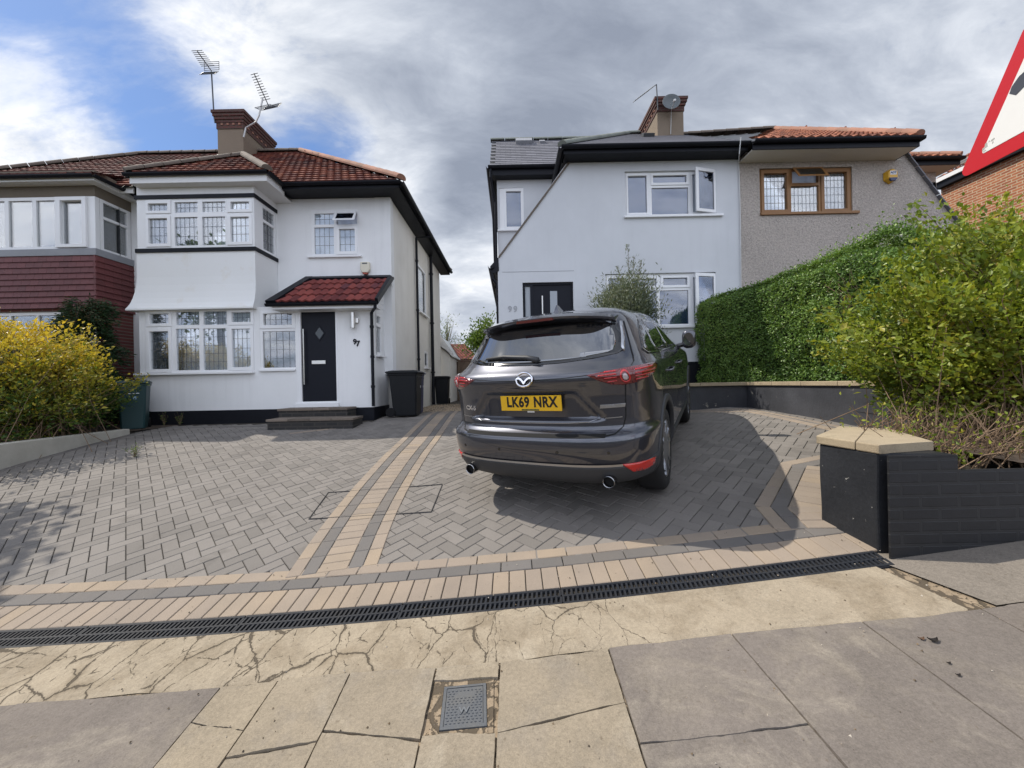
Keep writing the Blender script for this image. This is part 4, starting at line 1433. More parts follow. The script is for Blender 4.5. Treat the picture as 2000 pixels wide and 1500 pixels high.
    tile_roof(hr, (bx1, by, bz), (0, 1, 0), (-1, 0, bp), [(0, 0), (hw, bl), (hw + 1.2, bl), (1.2, 0)], course=.25, tw=.17, amp=.004, lift=.034)
    roof = hr.build('roof', M['tile'], h, recalc=False)
    ub_ = MB()
    dn = Vector((0, 0, -.03))
    ub_.face([Vector((split, ye, ze)) + dn, Vector((xe, ye, ze)) + dn, Vector((xrd, yr_, zr)) + dn, Vector((split, yr_, zr)) + dn])
    ub_.face([Vector((xe, ye, ze)) + dn, Vector((xe, yb_, ze)) + dn, Vector((xrd, yr_, zr)) + dn])
    ub_.face([Vector((split, yb_, ze)) + dn, Vector((xe, yb_, ze)) + dn, Vector((xrd, yr_, zr)) + dn, Vector((split, yr_, zr)) + dn])
    ub_.face([Vector((bx0, by, bz)) + dn, Vector((bx1, by, bz)) + dn, pk + dn])
    ub_.face([Vector((bx0, by, bz)) + dn, pk + dn, pk + dn + Vector((0, 1.5, 0)), Vector((bx0, by + 2, bz)) + dn])
    ub_.face([Vector((bx1, by, bz)) + dn, pk + dn, pk + dn + Vector((0, 1.5, 0)), Vector((bx1, by + 2, bz)) + dn])
    ub_.build('underlay', M['metal_dark'], roof, recalc=False)
    rd = MB()
    ridge_tiles(rd, (xe + .02, ye - .02, ze + .05), (xrd, yr_, zr + .05), .125)
    rd.build('hip_tiles', M['ridge'], roof, recalc=False)
    for a_, b_, r_ in (((xrd, yr_, zr + .05), (split, yr_, zr + .05), .12), ((xe, yb_, ze + .05), (xrd, yr_, zr + .05), .12), ((bx0, by, bz + .05), pk + Vector((0, 0, .05)), .11), ((bx1, by, bz + .05), pk + Vector((0, 0, .05)), .11)):
        rd = MB(); ridge_tiles(rd, a_, b_, r_); rd.build('ridge_tiles', M['ridge_grey'], roof, recalc=False)
    # chimney stack shared by the pair
    c0 = W(425, 260, 11.2); c1 = W(475, 260, 11.2)
    yc1 = 12.55
    zt = W(450, 218, 11.2).z; zbk = W(450, 252, 11.2).z
    mb = MB(); mb.box(c0.x, c1.x, 11.2, yc1, zr - 1.2, zbk)
    ch = mb.build('chimney', M['chim'], roof)
    mb = MB()
    n = 6
    for k in range(n):
        z0 = zbk + (zt - zbk) * k / n; z1 = zbk + (zt - zbk) * (k + 1) / n - .004
        o = [.02, .02, .035, .06, .085, .11][k]
        mb.box(c0.x - o, c1.x + o, 11.2 - o, yc1 + o, z0, z1)
    z = zbk + (zt - zbk) * 1.2 / n
    mb.build('corbelled_bricks', M['brick_chim'], ch)
    for k in range(4):
        x = c0.x + .12 + k * .17
        mb = MB(); mb.box(x, x + .06, 11.2 - .037, 11.2 - .02, z, z + .05); mb.build('dentil', M['ridge'], ch)
    for k in range(6):
        y = 11.35 + k * .2
        mb = MB(); mb.box(c1.x + .02, c1.x + .037, y, y + .07, z, z + .05); mb.build('dentil', M['ridge'], ch)
    for k, (px, dd) in enumerate(((448, 11.5), (470, 11.55), (470, 12.1))):
        c = W(px, 220, dd)
        mb = MB(); mb.lathe([(.13, zt - .05), (.125, zt + .1), (.15, zt + .115), (.15, zt + .165), (.12, zt + .17), (.10, zt + .1)], (min(max(c.x, c0.x + .15), c1.x - .12), dd, 0), 'Z', 16)
        mb.build('chimney_pot', M['pot'], ch)
    mb = MB(); zf = ze + pitch * (11.2 - ye)
    mb.hexa([(c0.x - .05, 11.0, zf - .14), (c1.x + .1, 11.0, zf - .14), (c1.x + .1, 11.25, zf + .05), (c0.x - .05, 11.25, zf + .05),
             (c0.x - .05, 11.0, zf - .08), (c1.x + .1, 11.0, zf - .08), (c1.x + .1, 11.25, zf + .16), (c0.x - .05, 11.25, zf + .16)])
    mb.build('flashing', M['flash'], ch)
    # eaves: fascia, soffit and gutters
    mb = MB()
    mb.box(bx1 - .1, xe - .03, ye + .04, ye + .065, ze - .135, ze - .01)
    mb.box(xe - .065, xe - .04, ye + .04, yb_, ze - .135, ze - .01)
    mb.box(bx1 - .1, xe - .04, ye + .065, DM, ze - .135, ze - .115)
    mb.box(xs, xe - .04, DM, yb_, ze - .135, ze - .115)
    gutter(mb, [(bx1, ye, ze - .02), (xe, ye, ze - .02), (xe + .02, yb_, ze - .02)], .06)
    gutter(mb, [(bx0, DM - .4, bz - .02), (bx0, by, bz - .02), (bx1, by, bz - .02), (bx1, DM - .45, bz - .02)], .055)
    mb.build('gutter', M['black'], h)
    mb = MB()
    zf0, zf1 = bz - .20, bz - .035
    mb.box(bx0 + .05, bx1 - .05, by + .05, by + .075, zf0, zf1)
    mb.box(bx0 + .05, bx0 + .075, by + .075, DM, zf0, zf1)
    mb.box(bx1 - .075, bx1 - .05, by + .075, DM - .35, zf0, zf1)
    mb.box(bx0 + .075, bx1 - .075, by + .075, DM, zf0 + .0, zf0 + .02)
    mb.build('bay_fascia', M['white_paint'], h, bevel=.004)

    # ---------------- the left half: brown house with hung tiles
    g = thing('semi_detached_house', 'house with maroon hung tiles under a wide white bay window, adjoining the white house', 'house', (-10.5, 9, gz(-7, 8.2)))
    bl, br = -12.7, W(186, 430, DB).x
    zgl = gz(-7, 8)
    uw = (-160, 385, 178, 488)
    u = RC(0, 385, 178, 488, DB); u = (-12.3, u[1], u[2], u[3])
    zta = W(90, 352, DB).z
    mb = MB()
    mb.prism(rect(bl, br, u[3] - .0, zta + .2), XZ(DB), 0, .2)
    mb.prism([(DB + .2, u[3]), (DM, u[3]), (DM, zta + .2), (DB + .2, zta + .2)], lambda a, b, d: (br - d, a, b), 0, .2)
    mb.build('bay_wall', M['pebble_dark'], g)
    mb = MB()
    mb.box(xle + .4, party, DM, DM + .25, zgl - .2, eave)
    mb.box(xle + .4, party, yb, yb + .2, zgl - .2, eave)
    mb.box(xle + .4, xle + .6, DM + .25, yb, zgl - .2, eave)
    mb.build('wall', M['brick_red'], g)
    xsA = [W(x, 430, DB).x for x in (-150, -128, -82, -74, -24, 8, 16, 62, 71, 112)]
    lights = []
    mull = [-150, -100, -45, 12, 66, 117]
    for a, b in zip(mull[:-1], mull[1:]):
        lights.append((W(a + 5, 430, DB).x, W(b - 3, 430, DB).x, u[2] + .07, u[3] - .07))
    pane_set(g, XZ(DB), (u[0], br, u[2], u[3]), lights + [(W(122, 430, DB).x, W(164, 430, DB).x, u[2] + .1, u[3] - .1)], [(W(112, 430, DB).x, W(172, 430, DB).x, u[2] + .03, u[3] - .02)], back='blind', depth=.09, proud=.05)
    pane_set(g, lambda a, b, d: (br - d, a, b), (DB + .1, DM - .02, u[2], u[3]),
             [(DB + .17, DM - .1, u[2] + .06, u[3] - .42), (DB + .17, DM - .1, u[3] - .36, u[3] - .06)], back='blind', depth=.08)
    # lead apron and hung tiles, flaring slightly
    zl0 = W(90, 501, DB).z; zt0 = W(90, 603, DB).z
    mb = MB(); mb.box(bl, br + .05, DB - .05, DB + .01, zl0, u[2]); mb.box(br - .01, br + .05, DB + .01, DM, zl0, u[2])
    mb.build('lead_apron', M['flash'], g)
    mb = MB()
    nrow = 9
    for k in range(nrow):
        z1 = zl0 - (zl0 - zt0) * k / nrow; z0 = zl0 - (zl0 - zt0) * (k + 1) / nrow
        o0, o1 = .05 + .012 * k / nrow, .03
        x = bl + (.09 if k % 2 else 0)
        while x < br + .02:
            mb.cur = random.random()
            xa, xb = x + .002, min(x + .178, br + .03)
            if xb - xa > .02:
                mb.hexa([(xa, DB - o0, z0), (xb, DB - o0, z0), (xb, DB, z0), (xa, DB, z0), (xa, DB - o1, z1), (xb, DB - o1, z1), (xb, DB, z1), (xa, DB, z1)])
            x += .18
        y = DB - .05
        while y < DM:
            mb.cur = random.random()
            ya_, yb3 = y, min(y + .178, DM)
            mb.hexa([(br, ya_, z0), (br + o0, ya_, z0), (br + o0, yb3, z0), (br, yb3, z0), (br, ya_, z1), (br + o1, ya_, z1), (br + o1, yb3, z1), (br, yb3, z1)])
            y += .18
    mb.build('hung_tiles', M['hung_tile'], g)
    zw1, zw0 = zt0 - .06, zt0 - .06 - 1.35
    lw = []
    for a, b in zip((-150, -95, -40, 16, 70, 124), (-100, -45, 12, 66, 120, 172)):
        lw.append((W(a, 640, DB).x, W(b, 640, DB).x, zw0 + .08, zw1 - .45)); lw.append((W(a, 640, DB).x, W(b, 640, DB).x, zw1 - .38, zw1 - .07))
    mb = MB(); mb.prism(rect(bl, br, zgl - .2, zt0), XZ(DB + .02), 0, .2, [rect(-12.35, br - .05, zw0, zw1)])
    mb.prism([(DB + .22, zgl - .2), (DM, zgl - .2), (DM, zt0), (DB + .22, zt0)], lambda a, b, d: (br - d, a, b), 0, .2)
    mb.build('lower_wall', M['brick_red'], g)
    pane_set(g, XZ(DB + .05), (-12.35, br - .05, zw0, zw1), lw, back='room', depth=.08)
    # its roof
    mb = MB()
    tile_roof(mb, (xle, ye, ze), (1, 0, 0), vd, [(0, 0), (split - xle, 0), (split - xle, Ls), (xld - xle, Ls)], course=.25, tw=.17, amp=.004, lift=.034)
    r2 = mb.build('roof', M['tile_brown'], g, recalc=False)
    mb = MB()
    mb.face([Vector((xle, ye, ze)) + dn, Vector((split, ye, ze)) + dn, Vector((split, yr_, zr)) + dn, Vector((xld, yr_, zr)) + dn])
    mb.face([Vector((xle, ye, ze)) + dn, Vector((xld, yr_, zr)) + dn, Vector((xle, yb_, ze)) + dn])
    mb.face([Vector((xle, yb_, ze)) + dn, Vector((split, yb_, ze)) + dn, Vector((split, yr_, zr)) + dn, Vector((xld, yr_, zr)) + dn])
    mb.build('underlay', M['metal_dark'], r2, recalc=False)
    for a_, b_ in (((xle, ye, ze + .05), (xld, yr_, zr + .05)), ((xld, yr_, zr + .05), (split, yr_, zr + .05))):
        mb = MB(); ridge_tiles(mb, a_, b_, .12); mb.build('ridge_tiles', M['ridge_grey'], r2, recalc=False)
    # flat-pitched bay hood with black gutter and white fascia
    hx1 = W(182, 336, DB - .25).x
    zb_ = W(90, 345, DB - .25).z + .03
    mb = MB()
    gutter(mb, [(bl, by, zb_), (hx1, by, zb_), (hx1 + .02, DM - .5, zb_), (hx1 + .06, DM - .05, zb_ - .02)], .055)
    mb.build('gutter', M['black'], g)
    mb = MB()
    mb.box(bl, hx1 - .05, by + .05, by + .075, zb_ - .095, zb_ - .01); mb.box(hx1 - .075, hx1 - .05, by + .075, DM, zb_ - .095, zb_ - .01)
    mb.box(bl, hx1 - .075, by + .075, DM, zb_ - .095, zb_ - .08)
    mb.box(hx1 - .05, party + .6, ye + .06, ye + .09, zb_ - .095, zb_ + .03)
    mb.build('fascia', M['white_paint'], g, bevel=.004)
    mb = MB()
    tile_roof(mb, (bl, by + .02, zb_ + .03), (1, 0, 0), (0, 1, .45), [(0, 0), (hx1 - bl, 0), (hx1 - bl - .4, 1.2), (0, 1.2)], course=.25, tw=.17, amp=.004, lift=.034)
    mb.build('bay_roof', M['tile_brown'], g, recalc=False)

    # rear lean-to of the white house
    e = thing('outhouse', 'small cream outhouse with a mono-pitch roof at the back of the side passage', 'outhouse', (-2.6, 16, gz(-2.6, 9)))
    ya = 15.3
    x1 = W(879, 720, ya).x
    zt_, zt2 = W(862, 655, ya).z, W(879, 695, ya).z
    mb = MB(); mb.prism([(xs - .6, gz(-2, 9) - .2), (x1, gz(-2, 9) - .2), (x1, zt2), (xs - .1, zt_), (xs - .6, zt_)], XZ(ya), 0, 2.2)
    mb.build('wall', M['render_side'], e)
    mb = MB(); mb.hexa([(xs - .6, ya - .12, zt_), (xs - .1, ya - .12, zt_), (x1 + .1, ya - .12, zt2 - .03), (x1 + .1, ya - .12, zt2 + .04), (xs - .6, ya + 2.3, zt_), (xs - .1, ya + 2.3, zt_), (x1 + .1, ya + 2.3, zt2 - .03), (x1 + .1, ya + 2.3, zt2 + .04)])
    mb.bar((xs - .12, ya - .1, zt_ + .03), (x1 + .12, ya - .1, zt2 + .03), .06, .12)
    mb.build('roof_edge', M['white_paint'], e)


build_house_97()


def yagi(name, label, base, pts, tip, tail, elems, span, tilt=(1, 0, 0), refl=None, mast_r=.018, mat='metal_dark', mast_mat=None):
    t = thing(name, label, 'aerial', base)
    mb = MB(); mb.tube(pts, mast_r, 8); mb.build('mast', M[mast_mat or mat], t)
    a = Vector(tip); b = Vector(tail); d = (b - a).normalized()
    s = d.cross(Vector((0, 0, 1))).normalized()
    if abs(s.x) < .3: s = Vector((1, 0, 0))
    mb = MB(); mb.bar(a, b, .018, .018)
    for k in range(elems):
        c = a.lerp(b, .02 + .72 * k / (elems - 1)); w = span * (.8 + .25 * k / elems)
        mb.bar(c - s * w, c + s * w, .011, .011)
    mb.build('boom', M[mat], t)
    if refl:
        up = s.cross(d).normalized()
        mb = MB()
        for sg in (-1, 1):
            for k in range(5):
                c = b + up * sg * (.04 + .055 * k) - d * .02 * k
                mb.bar(c - s * refl, c + s * refl, .01, .01)
            for q in (-1, 1): mb.bar(b + up * sg * .03 + s * refl * q, b + up * sg * .27 - d * .08 + s * refl * q, .01, .01)
        mb.build('reflector', M[mat], t)


D_ = 11.15
a = W(418, 228, D_); b = W(413, 140, D_)
yagi('tv_aerial', 'tall straight dark television aerial on the left corner of the left chimney', a, [W(420, 240, D_), a, b], W(384, 98, D_ - .5), b + Vector((0, 0, .02)), 9, .19, refl=.22)
a = W(476, 268, D_)
yagi('tv_aerial', 'television aerial on a bent pale pole, fixed to the right side of the left chimney', a, [a, W(480, 250, D_), W(500, 238, D_), W(506, 225, D_), W(513, 192, D_)], W(496, 143, D_ - .3), W(527, 212, D_ + .2), 11, .15, refl=.27, mast_r=.022, mast_mat='metal_pale')


# ------------------------------------------------------------------ number 99, 101 and the brick house
DR = 8.7


def build_house_99():
    h = thing('semi_detached_house', 'smooth white rendered house with a sloping gable edge and grey slate roof, numbered 99', 'house', (2.3, 9, CZ - .4))
    X = lambda px, py=600, D=DR: W(px, py, D).x
    xl = X(974, 620); xp = W(1445, 420, DR).x
    zb = CZ - .75
    ztop = W(1280, 298, DR).z + .02
    xk, zk = W(1120, 306, DR).x, W(1120, 306, DR).z
    xs, zs = W(976, 503, DR).x, W(976, 503, DR).z
    uo = (1221, 333, 1399, 423); lo = (1183, 533, 1399, 637); do = (1022, 551, 1121, 712)
    f = XZ(DR)
    mb = MB()
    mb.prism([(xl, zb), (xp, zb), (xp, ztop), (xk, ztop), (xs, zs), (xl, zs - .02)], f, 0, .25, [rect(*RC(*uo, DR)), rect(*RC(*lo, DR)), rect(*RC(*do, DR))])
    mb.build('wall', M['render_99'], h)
    mb = MB(); mb.box(xl - .01, xp, DR - .02, DR - .001, zb - .3, W(1375, 706, DR).z); mb.build('plinth', M['plinth'], h)
    # thin groove above the door, drawn as a darker grey strip
    a, b = W(981, 531, DR), W(1121, 528, DR)
    mb = MB(); mb.box(a.x, b.x, DR - .004, DR + .001, a.z - .012, a.z); mb.build('groove_strip', M['grey_sign'], h)
    # windows
    def open_casement(parent, outer, glass, D, hinge_right=True, ang=14):
        o = RC(*outer, D); g = RC(*glass, D)
        th = R(ang)
        hx = o[1] if hinge_right else o[0]
        def cf(p, q, d):
            dx = p - hx
            return (hx + dx * math.cos(th) - 0 * d, D - .03 - abs(dx) * math.sin(th) + d, q)
        mb = MB(); mb.prism(rect(*o), cf, -.02, .03, [rect(*g)]); c = mb.build('open_casement', M['upvc'], h, bevel=.006)
        mb = MB(); mb.prism(rect(*g), cf, .0, .006); mb.build('pane', M['glass_dim'], c)
        mb = MB(); mb.prism(rect(*g), cf, .012, .016); mb.build('blind', M['blind'], c)
    D2 = DR + .06
    pxwin(h, D2, uo, [(1226.5, 344, 1263, 416), (1275, 343, 1340.5, 357), (1273, 366.5, 1344.5, 418)], [(1223, 339, 1267, 420), (1271, 338, 1346, 362)], sill=(1217, 422.5, 1408, 427), back='blind', gl='glass_dim', extra_hole=[RC(1353, 340, 1394, 414, D2)], sill_d=.12)
    open_casement(h, (1351, 333.5, 1397, 418), (1357.5, 340, 1391.5, 412), D2)
    pxwin(h, D2, lo, [(1189, 544, 1222, 628), (1235, 545, 1282, 558), (1232, 568, 1283, 632), (1295, 543, 1342, 557), (1289, 567, 1345, 633)], [(1185, 537, 1226, 634), (1230, 539, 1287, 563), (1290, 538, 1347, 562)], sill=(1176, 636.5, 1406, 642), back='blind', gl='glass_dim', extra_hole=[RC(1355, 541, 1394, 630, D2)], sill_d=.12)
    open_casement(h, (1352, 535.5, 1397, 634), (1359, 542, 1392, 627.5), D2, ang=12)
    # front door with side light
    r = RC(*do, DR)
    mb = MB(); l1 = RC(1027, 558, 1037, 700, DR); l2 = RC(1042, 555, 1118, 706, DR)
    mb.prism(rect(*r), XZ(DR + .05), 0, .1, [rect(*l1), rect(*l2)]); mb.build('door_frame', M['anthracite'], h)
    mb = MB(); mb.box(l1[0], l1[1], DR + .08, DR + .09, l1[2], l1[3]); mb.build('side_light', M['pale_panel'], h)
    mb = MB(); mb.box(l2[0], l2[1], DR + .08, DR + .13, l2[2], l2[3]); d = mb.build('door', M['anthracite'], h)
    g = RC(1076, 567, 1090, 690, DR)
    mb = MB(); mb.box(g[0], g[1], DR + .072, DR + .079, g[2], g[3]); mb.build('door_glass', M['pale_panel'], d)
    a = W(1059, 578, DR)
    mb = MB(); mb.tube([(a.x, DR, a.z), (a.x, DR, a.z - 1.1)], .018, 10)
    for q in (.1, 1.0): mb.tube([(a.x, DR, a.z - q), (a.x, DR + .08, a.z - q)], .01, 8)
    mb.build('handle', M['steel'], d)
    for px in (996, 1006.5):
        c = W(px, 604, DR)
        text_mb('9', .19, lambda p, q, dd: (c.x + p, DR - .008 - dd, c.z + q), .01, bold=.002).build('house_number', M['grey_sign'], h)
    # capping of the raking edge, catslide gutter end
    mb = MB(); mb.bar((xk + .02, DR - .0, zk + .02), (xs - .02, DR - .0, zs), .06, .035, (0, 0, 1)); mb.build('verge_capping', M['ridge_grey'], h)
    mb = MB()
    p = W(967, 535, DR)
    mb.prism([(xs - .03, zs), (xs - .22, zs - .2), (xs - .22, zs - .33), (xs - .14, zs - .36), (xs - .02, zs - .3)], XZ(DR - .02), 0, .12)
    gutter(mb, [(xs - .2, DR - .06, zs - .2), (xs - .2, 14, zs - .2)], .07)
    a = W(960, 545, DR)
    pipe(mb, [(xs - .2, DR + .02, zs - .28), (xs - .16, DR + .02, zs - .48), (xs - .07, DR + .04, zs - .6), (xs - .06, DR + .04, zb)], .035, False)
    mb.build('downpipe', M['black'], h)
    # flank below the catslide, and the catslide roof itself
    mb = MB(); mb.box(xl, xl + .2, DR + .25, 15, zb, zs - .1); mb.build('flank_wall', M['render_side'], h)
    mb = MB(); mb.hexa([(xk, DR + .26, ztop - .12), (xs - .12, DR + .26, zs - .22), (xs - .12, 14.6, zs - .22), (xk, 14.6, ztop - .12), (xk, DR + .26, ztop - .06), (xs - .12, DR + .26, zs - .16), (xs - .12, 14.6, zs - .16), (xk, 14.6, ztop - .06)])
    mb.build('catslide_roof', M['slate'], h)
    # side dormer
    DD = 10.2
    dl, dr_ = W(972, 440, DD).x, W(1135, 400, DD).x
    zt = W(1030, 338, DD).z
    wo = (976, 367, 1023, 450)
    mb = MB(); mb.prism(rect(dl, dr_, zs - .6, zt), XZ(DD), 0, .2, [rect(*RC(*wo, DD))]); mb.box(dl, dl + .2, DD + .2, 14, zs - .6, zt)
    mb.build('dormer_wall', M['render_99'], h)
    pxwin(h, DD + .02, wo, [(989, 374, 1017.5, 443)], [(985, 368, 1023, 449)], back='blind', gl='glass_dim', sill=(972, 450, 1014, 453), depth=.1)
    gx0, gx1 = W(954, 335, DD - .3).x, W(1098, 322, DD - .3).x
    zgt = W(1025, 321, DD - .3).z
    zrd = W(1030, 274, 11.6).z
    mb = MB()
    p0 = (gx0 + .03, DD - .28, zgt); vd = Vector((0, 11.6 - DD + .28, zrd - zgt)); L = vd.length
    tile_roof(mb, p0, (1, 0, 0), vd, [(0, 0), (gx1 - gx0 + .1, 0), (gx1 - gx0 + 1.0, L), (0, L)], course=.16, tw=.28, amp=0, lift=.012, sub=1)
    dro = mb.build('dormer_roof', M['slate'], h, recalc=False)
    mb = MB()
    dn = Vector((0, .03, -.05))
    q0 = Vector(p0); q1 = q0 + Vector((gx1 - gx0 + 1.1, 0, 0)); up = vd
    mb.face([q0 + dn, q1 + dn, q1 + up + dn, q0 + up + dn]); mb.face([q0 + dn, q0 + up + dn, q0 + dn + Vector((0, 4.2, 0)), ])
    mb.face([q0 + up + dn, q1 + up + dn, q1 + Vector((0, 4.2, 0)) + dn, q0 + Vector((0, 4.2, 0)) + dn])
    mb.build('underlay', M['metal_dark'], dro, recalc=False)
    mb = MB(); ridge_tiles(mb, q0 + up + Vector((-.03, 0, .03)), q1 + up + Vector((0, 0, .03)), .09, .4)
    mb.build('ridge_tiles', M['slate_ridge'], dro, recalc=False)
    mb = MB(); n = vd.normalized().cross(Vector((-1, 0, 0)))
    def skf(a, b, d): return q0 + Vector((a, 0, 0)) + vd.normalized() * b + Vector((0, -vd.normalized().z, vd.normalized().y)) * d
    for a0, a1, b0, b1, d in ((.72, 1.2, L - .42, L - .16, .1), (1.42, 1.58, L - .36, L - .24, .06)):
        mb.prism(rect(a0, a1, b0, b1), skf, .0, d)
    mb.build('roof_vent', M['flash'], dro)
    mb = MB()
    mb.box(gx0 + .05, gx1 + .15, DD - .25, DD - .225, zgt - .24, zgt - .02); mb.box(gx0 + .05, gx1 + .15, DD - .225, DD, zgt - .24, zgt - .22)
    gutter(mb, [(gx0, DD - .3, zgt - .03), (gx1 + .1, DD - .3, zgt - .03)], .065)
    gutter(mb, [(gx0, 14, zgt - .03), (gx0, DD - .3, zgt - .03)], .065)
    pipe(mb, [(gx0 + .05, DD - .28, zgt - .08), (gx0 + .05, DD - .28, zgt - .3), (dl - .05, DD - .05, zgt - .85), (dl - .05, DD - .05, zs - .3)], .035, False)
    pipe(mb, [(gx0 + .03, DD + .1, zgt - .1), (gx0 + .08, DD + .1, zgt - .7), (dl - .12, DD + .1, zgt - 1.0), (dl - .09, DD + .1, zs - .3)], .03, False)
    mb.build('gutter', M['black'], h)
    # main eaves and hipped slate roof, running on over 101
    ye = DR - .4
    ze = W(1270, 279, ye).z
    xe = W(1097, 284, ye).x
    yr_ = 12.3
    ap = W(1225, 262, yr_)
    vd = Vector((0, yr_ - ye, ap.z - ze)); L = vd.length
    mb = MB()
    tile_roof(mb, (xe, ye, ze), (1, 0, 0), vd, [(0, 0), (xp - xe, 0), (xp - xe, L), (ap.x - xe, L)], course=.16, tw=.28, amp=0, lift=.004, sub=1)
    ro = mb.build('roof', M['slate'], h, recalc=False)
    mb = MB(); dn = Vector((0, .02, -.05))
    A = Vector((xe, ye, ze)); B = Vector((xp, ye, ze)); C = Vector((xp, yr_, ap.z)); A2 = Vector((xe, 16, ze)); B2 = Vector((xp, 16, ze))
    mb.face([A + dn, B + dn, C + dn, ap + dn]); mb.face([A + dn, ap + dn, A2 + dn]); mb.face([A2 + dn, B2 + dn, C + dn, ap + dn])
    mb.build('underlay', M['slate'], ro, recalc=False)
    for a_, b_ in ((A, ap), (ap, C)):
        mb = MB(); ridge_tiles(mb, a_ + Vector((0, 0, .03)), b_ + Vector((0, 0, .03)), .11, .4); mb.build('ridge_tiles', M['slate_ridge'], ro, recalc=False)
    mb = MB(); vn = vd.normalized()
    def vf(a, b, d): return A + Vector((a, 0, 0)) + vn * b + Vector((0, -vn.z, vn.y)) * d
    x_ = W(1270, 270, 10).x - xe
    mb.prism(rect(x_, x_ + .3, L * .55, L * .55 + .22), vf, 0, .09); mb.build('roof_vent', M['metal_dark'], ro)
    mb = MB()
    mb.box(xe + .05, xp - .004, ye + .05, ye + .075, ze - .17, ze - .02); mb.box(xe + .05, xp - .004, ye + .075, DR, ze - .17, ze - .15)
    mb.box(xe + .05, xe + .075, ye + .075, 12, ze - .17, ze - .02)
    gutter(mb, [(xe, 14, ze - .03), (xe, ye, ze - .03), (xp - .004, ye, ze - .03)], .065)
    mb.build('gutter', M['black'], h)
    # cable down the party line
    mb = MB(); mb.tube([W(1447, 268, DR - .48), W(1444, 300, DR - .42), W(1443, 320, DR - .03), W(1446, 420, DR - .03), W(1448, 620, DR - .03)], .011, 6)
    mb.build('cable', M['metal_pale'], h)
    # chimney
    c0 = W(1284, 240, 11.0); c1 = W(1335, 240, 11.0); yb = 12.3
    zt_ = W(1310, 192, 11.0).z; zbk = W(1310, 218, 11.0).z
    mb = MB(); mb.box(c0.x, c1.x, 11.0, yb, ap.z - 1.6, zbk); ch = mb.build('chimney', M['chim'], ro)
    mb = MB()
    for k in range(5):
        z0 = zbk + (zt_ - zbk) * k / 5; z1 = zbk + (zt_ - zbk) * (k + 1) / 5 - .004; o = [.02, .02, .05, .08, .1][k]
        mb.box(c0.x - o, c1.x + o, 11.0 - o, yb + o, z0, z1)
    mb.build('corbelled_bricks', M['brick_chim'], ch)
    z = zbk + (zt_ - zbk) * .26
    for k in range(6):
        y = 11.1 + k * .2; mb = MB(); mb.box(c0.x - .037, c0.x - .02, y, y + .07, z, z + .05); mb.build('dentil', M['ridge'], ch)
    for x, y in ((c0.x + .16, 11.35), (c0.x + .45, 11.35), (c0.x + .25, 11.9)):
        mb = MB(); mb.lathe([(.13, zt_ - .05), (.12, zt_ + .08), (.145, zt_ + .09), (.145, zt_ + .14), (.11, zt_ + .14)], (x, y, 0), 'Z', 14); mb.build('chimney_pot', M['pot'], ch)
    return c0, c1, zt_


c0, c1, zt_ = build_house_99()
a = W(1285, 215, 10.9); b = W(1282, 165, 10.9)
yagi('tv_aerial', 'thin television aerial pointing left from the right-hand chimney', a, [a, b], W(1241, 196, 10.5), b, 9, .13)


def build_dish():
    c = W(1311, 199, 10.75)
    t = thing('satellite_dish', 'round grey satellite dish fixed to the front of the right-hand chimney', 'satellite dish', c)
    ax = Vector((-.12, -.95, .2)).normalized(); s = ax.cross(Vector((0, 0, 1))).normalized(); u = s.cross(ax)
    mb = MB(); rings = []
    for r_, d in ((.02, -.05), (.10, -.04), (.18, -.015), (.235, .02), (.24, .02), (.18, -.03), (.1, -.055), (.02, -.065)):
        rings.append([c + s * r_ * math.cos(k * math.pi / 12) + u * r_ * 1.05 * math.sin(k * math.pi / 12) + ax * d for k in range(24)])
    mb.loft(rings); mb.build('dish', surf('dish_grey', (.10, .115, .12), .5, .15, 5), t, smooth=True)
    mb = MB(); e = c + ax * .26 - u * .24
    mb.tube([c - u * .24 + ax * .0, e], .012, 8); mb.lathe([(.03, -.03), (.035, 0), (.03, .04)], tuple(e), 'Y', 10); mb.build('arm', M['metal_pale'], t)
    mb = MB(); mb.tube([c - ax * .05, c - ax * .12 - u * .05, W(1309, 205, 10.98)], .02, 8)
    mb.tube([c - u * .2, W(1311, 218, 10.93), W(1310, 262, 10.97)], .009, 6); mb.build('bracket', M['metal_pale'], t)


build_dish()


